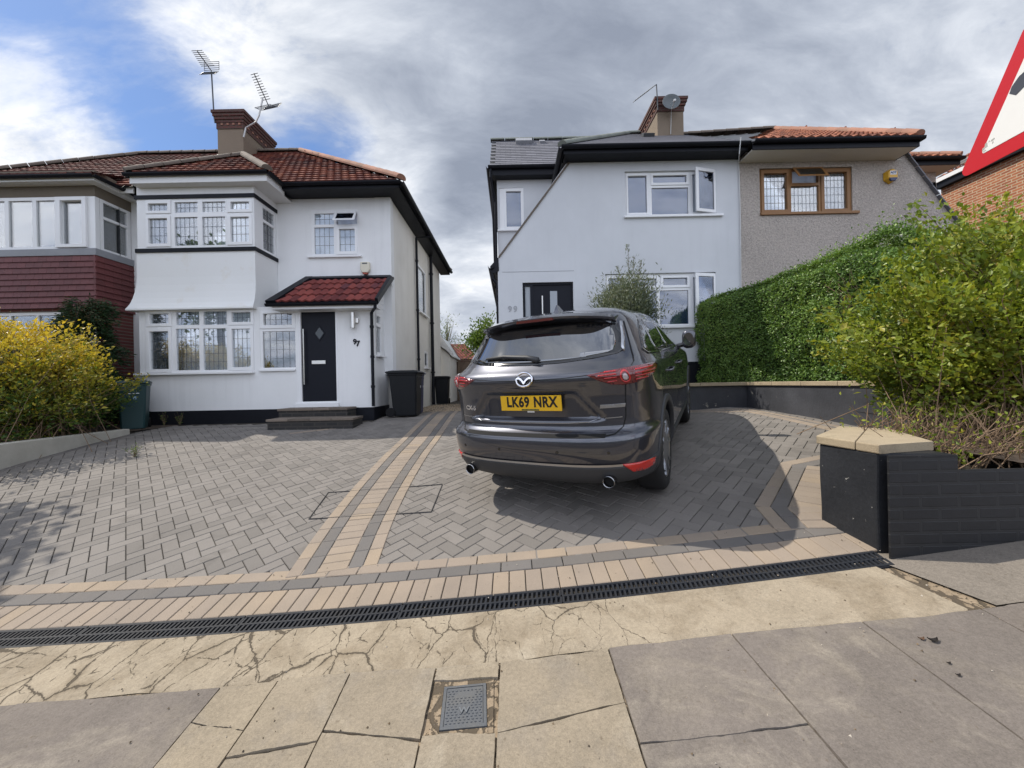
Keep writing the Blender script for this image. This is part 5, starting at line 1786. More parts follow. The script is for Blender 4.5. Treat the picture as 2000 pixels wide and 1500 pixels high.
def build_house_101():
    h = thing('semi_detached_house', 'grey pebbledashed house with brown timber-look windows, joined to the right of number 99', 'house', (7.2, 9, CZ - .4))
    xp = W(1445, 420, DR).x + .004
    zb = CZ - .75
    xk, zk = W(1760, 291, DR).x, W(1760, 291, DR).z
    xe_, ze_ = W(1874, 442, DR).x, W(1874, 442, DR).z
    sl = (zk - ze_) / (xe_ - xk)
    xb = xe_ + .9; zb2 = ze_ - .9 * sl
    wo = (1484, 327, 1665, 417)
    mb = MB(); mb.prism([(xp, zb), (xb, zb), (xb, zb2), (xk, zk), (xp, zk)], XZ(DR + .004), 0, .25, [rect(*RC(*wo, DR))])
    mb.build('wall', M['pebble'], h)
    D2 = DR + .05
    pxwin(h, D2, wo, [(1492, 339, 1536.5, 410), (1545.5, 363, 1599, 413.5), (1609.5, 336.5, 1653.5, 408)], [(1486, 332, 1541, 415), (1603, 329, 1663, 414)], fm='timber', lead=(.085, .17), back='net', sill=(1482, 416, 1673, 421), extra_hole=[RC(1547, 332, 1598, 357, D2)])
    a0, a1, b0, b1 = RC(1545, 327, 1604, 358, D2); th = R(33)
    def vent(a, b, d):
        dz = b1 - b
        return (a, D2 - .02 - math.sin(th) * dz + math.cos(th) * d, b1 - math.cos(th) * dz - math.sin(th) * -d)
    mb = MB(); mb.prism(rect(a0, a1, b0, b1), vent, -.03, 0, [rect(a0 + .06, a1 - .06, b0 + .06, b1 - .06)]); v = mb.build('open_vent', M['timber'], h, bevel=.004)
    mb = MB(); mb.prism(rect(a0 + .055, a1 - .055, b0 + .055, b1 - .055), vent, -.018, -.012); mb.build('pane', M['glass_dim'], v)
    # raking verge with flat tile undercloak
    mb = MB(); n = 14
    for k in range(n):
        p = Vector((xk + (xb - xk) * k / n, DR - .02, zk + (zb2 - zk) * k / n)); q = Vector((xk + (xb - xk) * (k + 1) / n, DR - .02, zk + (zb2 - zk) * (k + 1) / n + .015))
        mb.bar(p, q, .1, .022)
    mb.build('verge', M['slate'], h)
    mb = MB(); mb.hexa([(xk, DR + .26, zk - .1), (xb, DR + .26, zb2 - .1), (xb, 14, zb2 - .1), (xk, 14, zk - .1), (xk, DR + .26, zk - .05), (xb, DR + .26, zb2 - .05), (xb, 14, zb2 - .05), (xk, 14, zk - .05)])
    mb.build('catslide_roof', M['tile_orange'], h)
    ye = DR - .55
    ze = W(1620, 268, ye).z; xe = W(1803, 264, ye).x
    yr_ = 12.0
    ap = W(1512, 254, yr_); ap2 = Vector((xe - 2.2, yr_, ap.z))
    vd = Vector((0, yr_ - ye, ap.z - ze)); L = vd.length
    mb = MB()
    tile_roof(mb, (xp, ye, ze), (1, 0, 0), vd, [(0, 0), (xe - xp, 0), (ap.x + .4 - xp, L), (ap.x - xp, L)], course=.26, tw=.2, amp=.02, lift=.03)
    tile_roof(mb, (xe, ye, ze), (0, 1, 0), (-1, 0, (ap.z - ze) / (xe - ap.x)), [(0, 0), (7.5, 0), (3.8, math.hypot(xe - ap.x, ap.z - ze))], course=.26, tw=.2, amp=.02, lift=.03)
    ro = mb.build('roof', M['tile_orange'], h, recalc=False)
    mb = MB(); dn = Vector((0, .02, -.05)); A = Vector((xp, ye, ze)); B = Vector((xe, ye, ze)); C = Vector((xp, yr_, ap.z - .15))
    mb.face([A + dn, B + dn, ap + dn, C + dn]); mb.face([B + dn, Vector((xe, 16, ze)) + dn, ap + dn]); mb.face([C + dn, ap + dn, Vector((xe, 16, ze)) + dn, Vector((xp, 16, ze)) + dn])
    mb.build('underlay', M['metal_dark'], ro, recalc=False)
    mb = MB(); ridge_tiles(mb, B + Vector((-.05, 0, .06)), ap + Vector((0, 0, .05)), .12, .36)
    mb.build('hip_tiles', M['ridge'], ro, recalc=False)
    mb = MB(); ridge_tiles(mb, ap + Vector((0, 0, .05)), C + Vector((0, 0, .05)), .12, .36); mb.build('ridge_tiles', M['ridge_grey'], ro, recalc=False)
    mb = MB()
    mb.box(xp, xe - .02, ye + .05, ye + .075, ze - .2, ze - .02)
    mb.box(xe - .045, xe - .02, ye + .075, 13, ze - .2, ze - .02)
    gutter(mb, [(xp, ye, ze - .03), (xe, ye, ze - .03), (xe, 13, ze - .03)], .065)
    mb.build('gutter', M['black'], h)
    mb = MB()
    mb.hexa([(xp, ye + .075, ze - .2), (xe - .045, ye + .075, ze - .2), (xe - .045, DR, ze - .2), (xp, DR, ze - .2), (xp, ye + .075, ze - .18), (xe - .045, ye + .075, ze - .18), (xe - .045, DR, ze - .18), (xp, DR, ze - .18)])
    mb.box(xk, xe - .045, DR, 12, ze - .2, ze - .18)
    mb.build('soffit', M['soffit'], h)
    # side dormer further back
    DD = 10.4
    x0, x1 = W(1740, 340, DD).x, W(1828, 350, DD).x
    zt = W(1800, 317, DD).z
    wo = (1807, 356, 1829, 392)
    mb = MB(); mb.prism(rect(x0 - .6, x1, ze_ - .2, zt), XZ(DD), 0, .2, [rect(*RC(*wo, DD))]); mb.box(x1 - .2, x1, DD + .2, 13.6, ze_ - .2, zt); mb.build('dormer_wall', M['pebble'], h)
    pxwin(h, DD + .02, wo, [(1810, 362, 1825, 392)], fm='timber', back='room')
    ge = DD - .4; gx0, gx1 = x0 - .6, W(1882, 299, ge).x
    zg_ = W(1825, 305, ge).z
    mb = MB(); tile_roof(mb, (gx0, ge, zg_), (1, 0, 0), (0, 1, .62), [(0, 0), (gx1 - gx0, 0), (gx1 - gx0 - 1.1, 1.9), (0, 1.9)], course=.26, tw=.2, amp=.02, lift=.03)
    d = mb.build('dormer_roof', M['tile_orange'], h, recalc=False)
    zr = zg_ + 1.0
    for a_, b_ in (((gx1 - .05, ge, zg_ + .05), (gx1 - 1.1, ge + 1.6, zr)), ((gx1 - 1.1, ge + 1.6, zr), (gx0, ge + 1.6, zr))):
        mb = MB(); ridge_tiles(mb, a_, b_, .11, .36); mb.build('ridge_tiles', M['ridge'], d, recalc=False)
    mb = MB(); mb.face([(gx0, ge, zg_ - .03), (gx1, ge, zg_ - .03), (gx1 - 1.1, ge + 1.7, zr - .03), (gx0, ge + 1.7, zr - .03)]); mb.face([(gx1, ge, zg_ - .03), (gx1, ge + 3.4, zg_ - .03), (gx1 - 1.1, ge + 1.7, zr - .03)])
    mb.build('underlay', M['metal_dark'], d, recalc=False)
    mb = MB(); mb.box(gx0, gx1 - .03, ge + .05, ge + .075, zg_ - .2, zg_ - .02); mb.box(gx1 - .05, gx1 - .03, ge + .075, 13, zg_ - .2, zg_ - .02); gutter(mb, [(gx0, ge, zg_ - .03), (gx1, ge, zg_ - .03), (gx1, 13, zg_ - .03)], .065); mb.build('gutter', M['black'], h)
    mb = MB(); mb.box(gx0, gx1 - .05, ge + .075, DD + .3, zg_ - .2, zg_ - .18); mb.build('soffit', M['soffit'], h)
    # hexagonal alarm
    c = W(1735.5, 346, DR)
    t = thing('alarm_box', 'yellow hexagonal burglar alarm box on the grey pebbledashed wall', 'alarm', (c.x, DR, c.z))
    hexp = [(.155 * math.cos(k * math.pi / 3 + R(30)), .17 * math.sin(k * math.pi / 3 + R(30))) for k in range(6)]
    fl = lambda p, q, d: (c.x + p * (1 - .25 * d / .11), DR - d, c.z + q * (1 - .2 * d / .11))
    mb = MB(); mb.prism(hexp, fl, .002, .11); mb.build('cover', M['yellow'], t, bevel=.012)
    mb = MB(); mb.prism([(-.095, -.062), (.095, -.062), (.05, -.134), (-.05, -.134)], lambda p, q, d: (c.x + p, DR - d, c.z + q), .08, .115); mb.build('strobe', M['navy'], t, bevel=.006)
    mb = MB(); mb.prism(rect(-.07, .07, .0, .085), lambda p, q, d: (c.x + p, DR - d, c.z + q), .111, .1125); p_ = mb.build('badge', M['white_mark'], t)
    text_mb('ADT', .062, lambda p, q, d: (c.x + p, DR - .1135 - d, c.z + .043 + q), .002, bold=.003).build('lettering', M['navy'], p_)


build_house_101()


def build_brick_house():
    h = thing('brick_house', 'orange brick side wall with a white verge board seen beyond the pebbledashed house', 'house', (13.5, 10, CZ - .4))
    yf, yn = 12.3, 6.5
    xf = W(1838, 372, yf).x; xn = xf
    zt = W(1838, 370, yf).z
    mb = MB(); mb.hexa([(xf, yn, CZ - .8), (xf + 6, yn, CZ - .8), (xf + 6, yf, CZ - .8), (xf, yf, CZ - .8), (xf, yn, zt), (xf + 6, yn, zt), (xf + 6, yf, zt), (xf, yf, zt)])
    mb.build('wall', M['brick_orange'], h)
    mb = MB(); mb.box(xf - .22, xf + 6.2, yn, yf + .05, zt + .18, zt + .30); mb.build('verge_board', M['white_paint'], h)
    mb = MB(); mb.box(xf - .16, xf + 6.1, yn, yf + .02, zt, zt + .178); mb.build('fascia', M['black'], h)
    mb = MB(); gutter(mb, [(xf - .1, yf - 1.6, zt + .52), (xf - .1, yf + 1.5, zt + .52)], .09); mb.build('gutter', M['metal_pale'], h)
    mb = MB(); tile_roof(mb, (xf - .1, yf, zt + .32), (0, -1, 0), (1, 0, .8), [(0, 0), (yf - yn, 0), (yf - yn, 3), (0, 3)], course=.26, tw=.2, amp=.02, lift=.03); mb.build('roof', M['tile_orange'], h, recalc=False)


build_brick_house()
# ------------------------------------------------------------------ the car: body surface
# stations: height, rear centre y, front centre y, half width, plan exponents (x, rear y, front y)
CAR_ST = [
    (0.20, 0.60, 4.15, 0.74, 3.0, 8, 6), (0.25, 0.26, 4.34, 0.83, 3.0, 9, 7), (0.31, 0.10, 4.45, 0.885, 3.0, 11, 8), (0.38, 0.045, 4.51, 0.905, 3.0, 12, 9),
    (0.48, 0.015, 4.54, 0.912, 3.0, 13, 9), (0.58, 0.0, 4.55, 0.918, 3.0, 13, 9), (0.645, 0.005, 4.55, 0.922, 3.0, 13, 9), (0.675, 0.022, 4.55, 0.923, 3.0, 13, 9),
    (0.70, 0.065, 4.55, 0.923, 3.0, 12, 9), (0.73, 0.095, 4.55, 0.922, 3.0, 12, 9), (0.80, 0.098, 4.54, 0.919, 3.0, 12, 9), (0.95, 0.095, 4.48, 0.914, 3.0, 12, 8),
    (1.04, 0.082, 4.30, 0.911, 3.0, 12, 8), (1.085, 0.072, 4.02, 0.907, 3.0, 12, 8), (1.115, 0.075, 3.72, 0.902, 3.0, 12, 8), (1.145, 0.092, 3.52, 0.888, 3.0, 11, 8),
    (1.18, 0.135, 3.38, 0.858, 2.9, 10, 8), (1.22, 0.18, 3.26, 0.828, 2.9, 9, 8), (1.27, 0.228, 3.13, 0.800, 2.8, 9, 8), (1.36, 0.31, 2.92, 0.757, 2.7, 9, 8),
    (1.45, 0.385, 2.70, 0.715, 2.6, 9, 8), (1.525, 0.45, 2.50, 0.678, 2.6, 9, 8), (1.575, 0.53, 2.34, 0.638, 2.5, 9, 8), (1.615, 0.66, 2.20, 0.578, 2.4, 8, 7),
    (1.648, 0.86, 2.05, 0.485, 2.3, 6, 6), (1.672, 1.08, 1.90, 0.365, 2.2, 4, 4), (1.685, 1.25, 1.78, 0.25, 2.0, 3, 3), (1.692, 1.40, 1.66, 0.12, 2.0, 2, 2)]
_cz = [s[0] for s in CAR_ST]
_mono = []
for _k in range(1, 7):
    _y = [s[_k] for s in CAR_ST]
    _d = [(_y[i + 1] - _y[i]) / (_cz[i + 1] - _cz[i]) for i in range(len(_y) - 1)]
    _m = [_d[0]] + [0.0 if _d[i - 1] * _d[i] <= 0 else 2 * _d[i - 1] * _d[i] / (_d[i - 1] + _d[i]) for i in range(1, len(_d))] + [_d[-1]]
    _mono.append((_y, _m))


def car_par(z):
    """smooth interpolation of the station table"""
    z = min(max(z, _cz[0]), _cz[-1])
    i = max(0, min(len(_cz) - 2, next((k for k in range(len(_cz) - 1) if z <= _cz[k + 1]), len(_cz) - 2)))
    h = _cz[i + 1] - _cz[i]
    t = (z - _cz[i]) / h
    out = []
    for y, m in _mono:
        out.append(y[i] * (2 * t ** 3 - 3 * t * t + 1) + m[i] * h * (t ** 3 - 2 * t * t + t) + y[i + 1] * (-2 * t ** 3 + 3 * t * t) + m[i + 1] * h * (t ** 3 - t * t))
    return out


def _ss(a, b, x):
    t = min(1.0, max(0.0, (x - a) / (b - a)))
    return t * t * (3 - 2 * t)


def car_dent(x, z):
    """plate recess in the tailgate"""
    hw = .55 - .16 * min(1, max(0, (z - .80) / .18))
    return .034 * _ss(hw + .035, hw - .02, abs(x)) * _ss(.775, .80, z) * _ss(1.02, .975, z)


def car_ring(th, z):
    """th: 0 rear centre, +-90 deg flank, 180 front centre"""
    yr, yf, w, n, m, mf = car_par(z)
    yc = (yr + yf) / 2
    L = (yf - yr) / 2
    s, c = math.sin(th), math.cos(th)
    x = w * math.copysign(abs(s) ** (2 / n), s)
    if c >= 0: y = yc - L * abs(c) ** (2 / m) + car_dent(x, z)
    else: y = yc + L * abs(c) ** (2 / mf)
    return (x, y, z)


def car_side_x(y, z):
    yr, yf, w, n, m, mf = car_par(z)
    yc = (yr + yf) / 2; L = (yf - yr) / 2
    q = min(1.0, abs(y - yc) / L)
    return w * max(0.0, 1 - q ** (m if y < yc else mf)) ** (1 / n)


def car_rear_y(x, z):
    yr, yf, w, n, m, mf = car_par(z)
    yc = (yr + yf) / 2; L = (yf - yr) / 2
    q = min(1.0, abs(x) / w)
    return yc - L * max(0.0, 1 - q ** n) ** (1 / m) + car_dent(x, z)


def build_car():
    X0, Y0, HD, K = 0.15, 3.22, R(28.5), 1.06
    ex = Vector((math.cos(HD), -math.sin(HD), 0)); ey = Vector((math.sin(HD), math.cos(HD), 0))

    def g(lx, ly):
        p = Vector((X0, Y0, 0)) + ex * lx + ey * ly
        return gz(p.x, p.y)
    zr = (g(.8, .95) + g(-.8, .95)) / 2; zf = (g(.8, 3.65) + g(-.8, 3.65)) / 2
    sl = (zf - zr) / 2.7
    ro = ((g(.8, .95) - g(-.8, .95)) + (g(.8, 3.65) - g(-.8, 3.65))) / 2 / 1.6
    yv = (ey + Vector((0, 0, sl))).normalized()
    xv = ex + Vector((0, 0, ro)); xv = (xv - yv * xv.dot(yv)).normalized()
    zv = xv.cross(yv)
    car = thing('parked_car', 'dark grey metallic estate car parked at an angle on the block-paved drive', 'car')
    mw = Matrix((xv, yv, zv)).transposed().to_4x4()
    car.matrix_world = Matrix.Translation((X0, Y0, zr - sl * .95 + .004)) @ mw @ Matrix.Scale(K, 4)

    def part(mb, name, mat, parent=None, **k):
        o = mb.build(name, mat, None, **k)
        o.parent = parent or car
        return o

    def mat_pbr(name, col, rough, metal=0.0, coat=0.0, spec=.5, alpha=None):
        m, t, out = new_mat(name)
        p = t.add('ShaderNodeBsdfPrincipled', {'Roughness': rough, 'Metallic': metal, 'Base Color': (*col, 1)})
        p.inputs['Coat Weight'].default_value = coat; p.inputs['Coat Roughness'].default_value = .025
        p.inputs['Specular IOR Level'].default_value = spec
        if name == 'car_paint':
            tc = t.add('ShaderNodeTexCoord')
            fl = t.noise(tc.outputs['Object'], 900, 2, .5)
            du = t.ramp(t.noise(tc.outputs['Object'], 3.0, 6, .6), [(.35, .0), (.75, 1.0)])
            c = t.mix(fl, tuple(v * .75 for v in col), tuple(v * 1.3 for v in col))
            c = t.mix(t.math('MULTIPLY', du, .10), c, (.13, .125, .115))
            t.l.new(c, p.inputs['Base Color'])
            t.l.new(t.math('ADD', t.math('MULTIPLY', du, .05), .02), p.inputs['Coat Roughness'])
        if name == 'tinted_car_glass': p.inputs['IOR'].default_value = 2.1
        if name == 'car_paint': p.inputs['Coat IOR'].default_value = 1.75
        t.l.new(p.outputs[0], out.inputs[0])
        return m
    paint = mat_pbr('car_paint', (.040, .043, .058), .34, .72, 1.0)
    plastic = mat_pbr('grey_trim_plastic', (.034, .035, .038), .55)
    gloss = mat_pbr('gloss_black_trim', (.008, .008, .009), .12, 0, .5)
    chrome = mat_pbr('chrome', (.78, .78, .8), .12, 1.0)
    pipe_metal = mat_pbr('dark_chrome', (.32, .32, .33), .2, 1.0)
    satin = mat_pbr('satin_trim', (.5, .51, .53), .3, 1.0)
    glass = mat_pbr('tinted_car_glass', (.012, .013, .015), .015, 0, 1.0, .9)
    red = mat_pbr('red_lens', (.42, .006, .008), .12, 0, 1.0)
    redd = mat_pbr('dark_red_lens', (.11, .005, .007), .1, 0, 1.0)
    clear = mat_pbr('clear_lens', (.42, .36, .36), .1, 0, 1.0)
    seam = mat_pbr('panel_gap', (.004, .004, .004), .9)

    # ---- body shell
    q = list(np.linspace(0, .93, 33))
    th1 = [math.asin(v ** 1.5) for v in q]
    th2 = [math.acos(r ** 6) for r in (.90, .875, .85, .82, .79, .75, .70, .64, .56, .46, .34, .18, 0.0) if math.acos(r ** 6) > th1[-1] + .01]
    quad = th1 + th2
    full = quad + [math.pi - t for t in reversed(quad[:-1])]
    full = full + [-t for t in reversed(full[1:-1])]
    zs = sorted(set([round(z, 4) for z in list(np.linspace(.20, 1.10, 62)) + list(np.linspace(1.10, 1.692, 52)) + [.66, .69, .715, .78, .79, 1.68]]))
    mb = MB()
    mb.loft([[car_ring(t, z) for t in full] for z in zs])
    body = part(mb, 'body', paint, smooth=True)
    cutters = []
    for yw in (.95, 3.65):
        for s in (-1, 1):
            cb = MB(); cb.lathe([(.418, .60 * s), (.418, 1.2 * s)], (0, yw, .372), 'X', 48)
            cutters.append(cb)
    cm_ = MB()
    for c in cutters: cm_.mesh(c.v, c.f)
    co = cm_.build('cutter', None, None)
    bm_ = body.modifiers.new('arch', 'BOOLEAN'); bm_.operation = 'DIFFERENCE'; bm_.object = co; bm_.solver = 'EXACT'
    mi = body.matrix_world.copy(); body.parent = None
    dg = bpy.context.evaluated_depsgraph_get(); dg.update()
    me = bpy.data.meshes.new_from_object(body.evaluated_get(dg))
    body.modifiers.clear(); old = body.data; body.data = me; me.name = 'body'
    bpy.data.objects.remove(co); bpy.data.meshes.remove(old)
    if len(me.materials) == 0: me.materials.append(paint)
    me.set_sharp_from_angle(angle=R(38))
    body.parent = car

    # ---- patches lying on the shell
    def rear(x, z): return Vector((x, car_rear_y(x, z), z))
    def side(s): return lambda y, z: Vector((s * car_side_x(y, z), y, z))
    def wrap(t, z): return Vector(car_ring(t, z))
    def th_of(z, x=None, y=None):
        yr, yf, w, n, m, mf = car_par(z)
        if x is not None: return math.asin(min(1, (x / w)) ** (n / 2))
        yc = (yr + yf) / 2; L = (yf - yr) / 2
        return math.acos(max(0, min(1, (yc - y) / L)) ** (m / 2))

    def patch(mb, poly, f, off=.004, step=.035, thick=.012, sx=1.0, holes=()):
        loops = [poly] + list(holes)
        pts = []; edges = []; 
        for lp in loops:
            dense = []
            for (a, b), (c, d) in zip(lp, lp[1:] + lp[:1]):
                m = max(1, int(math.hypot((c - a) * sx, d - b) / step))
                dense += [(a + (c - a) * k / m, b + (d - b) * k / m) for k in range(m)]
            n0 = len(pts); pts += dense
            edges += [(n0 + i, n0 + (i + 1) % len(dense)) for i in range(len(dense))]
        nb = len(pts)
        xs = [p[0] for p in poly]; ys = [p[1] for p in poly]
        st = step / sx
        for a in np.arange(min(xs) + st / 2, max(xs), st):
            for b in np.arange(min(ys) + step / 2, max(ys), step):
                ok = False
                for lp in loops:
                    for i in range(len(lp)):
                        x1, y1 = lp[i]; x2, y2 = lp[(i + 1) % len(lp)]
                        if (y1 > b) != (y2 > b) and a < (x2 - x1) * (b - y1) / (y2 - y1) + x1: ok = not ok
                if ok: pts.append((a, b))
        vo, eo, fo, ov, oe, of = delaunay_2d_cdt([Vector(p) for p in pts], edges, [], 2 if holes else 1, 1e-6)
        if holes:
            keep = []
            for t in fo:
                c = sum((vo[i] for i in t), Vector((0, 0))) / len(t)
                ok = False
                for lp in loops:
                    for i in range(len(lp)):
                        x1, y1 = lp[i]; x2, y2 = lp[(i + 1) % len(lp)]
                        if (y1 > c.y) != (y2 > c.y) and c.x < (x2 - x1) * (c.y - y1) / (y2 - y1) + x1: ok = not ok
                if ok: keep.append(t)
            fo = keep
        e = 2e-3
        V = []; N = []
        for v in vo:
            p = f(v.x, v.y)
            du = f(v.x + e, v.y) - f(v.x - e, v.y); dv = f(v.x, v.y + e) - f(v.x, v.y - e)
            nn = du.cross(dv)
            nn = nn.normalized() if nn.length > 1e-12 else Vector((0, -1, 0))
            if nn.dot(Vector((p.x, p.y - 2.2, p.z - .7))) < 0: nn = -nn
            V.append(p + nn * off); N.append(nn)
        cnt = {}
        for t in fo:
            for i in range(len(t)):
                k = tuple(sorted((t[i], t[(i + 1) % len(t)]))); cnt[k] = cnt.get(k, 0) + 1
        bd = [k for k, c in cnt.items() if c == 1]
        n = len(V)
        V2 = [p - nn * thick for p, nn in zip(V, N)]
        mb.mesh(V + V2, [tuple(t) for t in fo] + [(a, b, b + n, a + n) for a, b in bd])

    def strip(mb, line, f, wid=.005, off=.0015, sx=1.0):
        L = []; Rr = []
        dense = []
        for (a, b), (c, d) in zip(line[:-1], line[1:]):
            m = max(1, int(math.hypot((c - a) * sx, d - b) / .03))
            dense += [(a + (c - a) * k / m, b + (d - b) * k / m) for k in range(m)]
        dense.append(line[-1])
        for i, p in enumerate(dense):
            p0 = dense[max(i - 1, 0)]; p1 = dense[min(i + 1, len(dense) - 1)]
            d = Vector(((p1[0] - p0[0]) * sx, p1[1] - p0[1])).normalized()
            nx, ny = -d.y / sx * wid / 2, d.x * wid / 2
            for lst, sg in ((L, 1), (Rr, -1)):
                a, b = p[0] + sg * nx, p[1] + sg * ny
                e = 2e-3
                pt = f(a, b); du = f(a + e, b) - f(a - e, b); dv = f(a, b + e) - f(a, b - e)
                nn = du.cross(dv).normalized()
                if nn.dot(Vector((pt.x, pt.y - 2.2, pt.z - .7))) < 0: nn = -nn
                lst.append(pt + nn * off)
        n = len(L)
        mb.mesh(L + Rr, [(i, i + 1, n + i + 1, n + i) for i in range(n - 1)])

    def mir(poly): return [(-a, b) for a, b in reversed(poly)]

    # rear window with black surround
    half = [(0, 1.538), (.3, 1.534), (.52, 1.522), (.612, 1.505), (.655, 1.42), (.69, 1.31), (.70, 1.275), (.66, 1.255), (.5, 1.232), (.25, 1.215), (0, 1.21)]
    win = half + [(-a, b) for a, b in reversed(half[1:-1])]
    mb = MB(); patch(mb, win, rear, .003); part(mb, 'window_surround', gloss, smooth=True)
    half = [(0, 1.505), (.3, 1.502), (.50, 1.492), (.575, 1.475), (.61, 1.41), (.635, 1.33), (.628, 1.285), (.59, 1.268), (.45, 1.248), (.25, 1.236), (0, 1.231)]
    win = half + [(-a, b) for a, b in reversed(half[1:-1])]
    mb = MB(); patch(mb, win, rear, .006); part(mb, 'rear_window', glass, smooth=True)
    for s in (1, -1):
        pl = [(.628, 1.50), (.645, 1.50), (.675, 1.40), (.695, 1.30), (.70, 1.262), (.672, 1.30), (.655, 1.40)]
        mb = MB(); patch(mb, pl if s > 0 else mir(pl), rear, .008); part(mb, 'window_winglet', satin, smooth=True)
    # roof spoiler
    mb = MB(); rings = []
    for x in np.linspace(-.615, .615, 37):
        u = abs(x) / .615
        w = 1 - u ** 5
        ztop = 1.602 - .05 * u ** 2.2
        ylip = .335 + .03 * u ** 2 + .15 * u ** 6
        yb = .80 + .05 * u
        zb_ = 1.645 - .09 * u ** 2
        ring = [(x, yb, zb_ - .02 - .02 * u), (x, yb - .15, ztop + (.032 - .018 * u) * w), (x, ylip + .10, ztop + .008 * w), (x, ylip, ztop - .018), (x, ylip + .004, ztop - .034), (x, ylip + .06, ztop - .052), (x, .49 + .04 * u, 1.515 - .03 * u)]
        rings.append(ring)
    mb.loft(rings, cap=True, closed=True)
    part(mb, 'roof_spoiler', paint, smooth=False)
    car.children[-1].data.set_sharp_from_angle(angle=R(50)); car.children[-1].data.polygons.foreach_set('use_smooth', [True] * len(car.children[-1].data.polygons))
    car.children[-1].data.set_sharp_from_angle(angle=R(50))
    mb = MB(); mb.hexa([(-.17, .338, 1.556), (.17, .338, 1.556), (.17, .36, 1.556), (-.17, .36, 1.556), (-.16, .332, 1.576), (.16, .332, 1.576), (.16, .36, 1.576), (-.16, .36, 1.576)])
    part(mb, 'high_brake_light', redd)
    # tailgate seams
    mb = MB()
    for s in (1, -1):
        ln = [(.655, 1.50), (.705, 1.36), (.742, 1.26), (.772, 1.19), (.765, 1.165)]
        strip(mb, ln if s > 0 else [(-a, b) for a, b in ln], rear, .006)
        ln = [(.735, 1.035), (.728, .95), (.722, .80), (.705, .73), (.66, .69), (.58, .678)]
        strip(mb, ln if s > 0 else [(-a, b) for a, b in ln], rear, .007)
        ln = [(.49, 1.122), (.3, 1.108), (.075, 1.103)]
        strip(mb, ln if s > 0 else [(-a, b) for a, b in ln], rear, .005)
    part(mb, 'tailgate_gap', seam, recalc=False)
    mb = MB(); strip(mb, [(-.60, .682), (-.3, .680), (0, .679), (.3, .680), (.60, .682)], rear, .022, .002); part(mb, 'bumper_gap', seam, recalc=False)
    mb = MB(); strip(mb, [(-.70, .80), (-.56, .797), (-.47, .772), (-.3, .765), (0, .763), (.3, .765), (.47, .772), (.56, .797), (.70, .80)], rear, .006, .003); part(mb, 'tailgate_trim', satin, recalc=False)

    # tail lights wrapping round the corners
    tx = lambda x, z: th_of(z, x=x)
    ty = lambda y, z: th_of(z, y=y)
    lp = [(tx(.485, 1.121), 1.121), (tx(.60, 1.137), 1.137), (tx(.72, 1.150), 1.150), (tx(.80, 1.155), 1.155), (ty(.45, 1.156), 1.156), (ty(.66, 1.152), 1.152), (ty(.63, 1.125), 1.125), (ty(.48, 1.083), 1.083), (tx(.84, 1.058), 1.058), (tx(.79, 1.042), 1.042), (tx(.72, 1.035), 1.035), (tx(.64, 1.048), 1.048), (tx(.56, 1.082), 1.082)]
    for s in (1, -1):
        fl = lambda p: p if s > 0 else mir(p)
        mb = MB(); patch(mb, fl(lp), wrap, .007, step=.025, sx=.7)
        tl = part(mb, 'tail_light', redd, smooth=True)
        mb = MB()
        for z0, z1, xa, yb_ in ((1.128, 1.137, .60, .50), (1.108, 1.117, .56, .56), (1.088, 1.096, .60, .50), (1.064, 1.071, .62, .38)):
            for a, b in ((tx(xa, z0), tx(.685, z0)), (tx(.795, z0), ty(yb_, z0))):
                patch(mb, fl([(a, z0), (b, z0 + .004), (b, z1 + .004), (a + .01, z1)]), wrap, .0095, step=.02, thick=.004, sx=.7)
        cx, cz = tx(.738, 1.094), 1.094
        def circ(r, n=22): return [(cx + r * 1.55 * math.cos(2 * math.pi * k / n), cz + r * math.sin(2 * math.pi * k / n)) for k in range(n)]
        ring_h = circ(.032)
        patch(mb, fl(circ(.044)), wrap, .0095, step=.02, thick=.004, sx=.7, holes=[ring_h if s > 0 else mir(ring_h)])
        part(mb, 'light_bar', red, tl, smooth=True)
        mb = MB(); patch(mb, fl(circ(.023)), wrap, .0095, step=.02, thick=.004, sx=.7); part(mb, 'bulb_lens', clear, tl, smooth=True)
        # bumper reflectors
        rp = [(tx(.70, .470), .470), (tx(.86, .462), .462), (ty(.40, .455), .455), (ty(.40, .405), .405), (tx(.83, .392), .392), (tx(.755, .402), .402)]
        mb = MB(); patch(mb, fl(rp), wrap, .010, step=.025, sx=.7); part(mb, 'reflector', mat_pbr('reflector_red', (.5, .02, .012), .2, 0, 1.0) if s > 0 else bpy.data.materials['reflector_red'], smooth=True)

    # lower bumper moulding, arches, sills
    a0 = ty(.52, .4)
    mb = MB(); patch(mb, [(-a0, .255), (a0, .255), (ty(.52, .5), .50), (tx(.90, .5), .475), (tx(.69, .47), .452), (-tx(.69, .47), .452), (-tx(.90, .5), .475), (-ty(.52, .5), .50)], wrap, .005, step=.04, sx=.7)
    part(mb, 'bumper_moulding', plastic, smooth=True)
    mb = MB(); strip(mb, [(-.70, .468), (-.4, .466), (0, .465), (.4, .466), (.70, .468)], rear, .017, .012); part(mb, 'bumper_trim', satin, recalc=False)
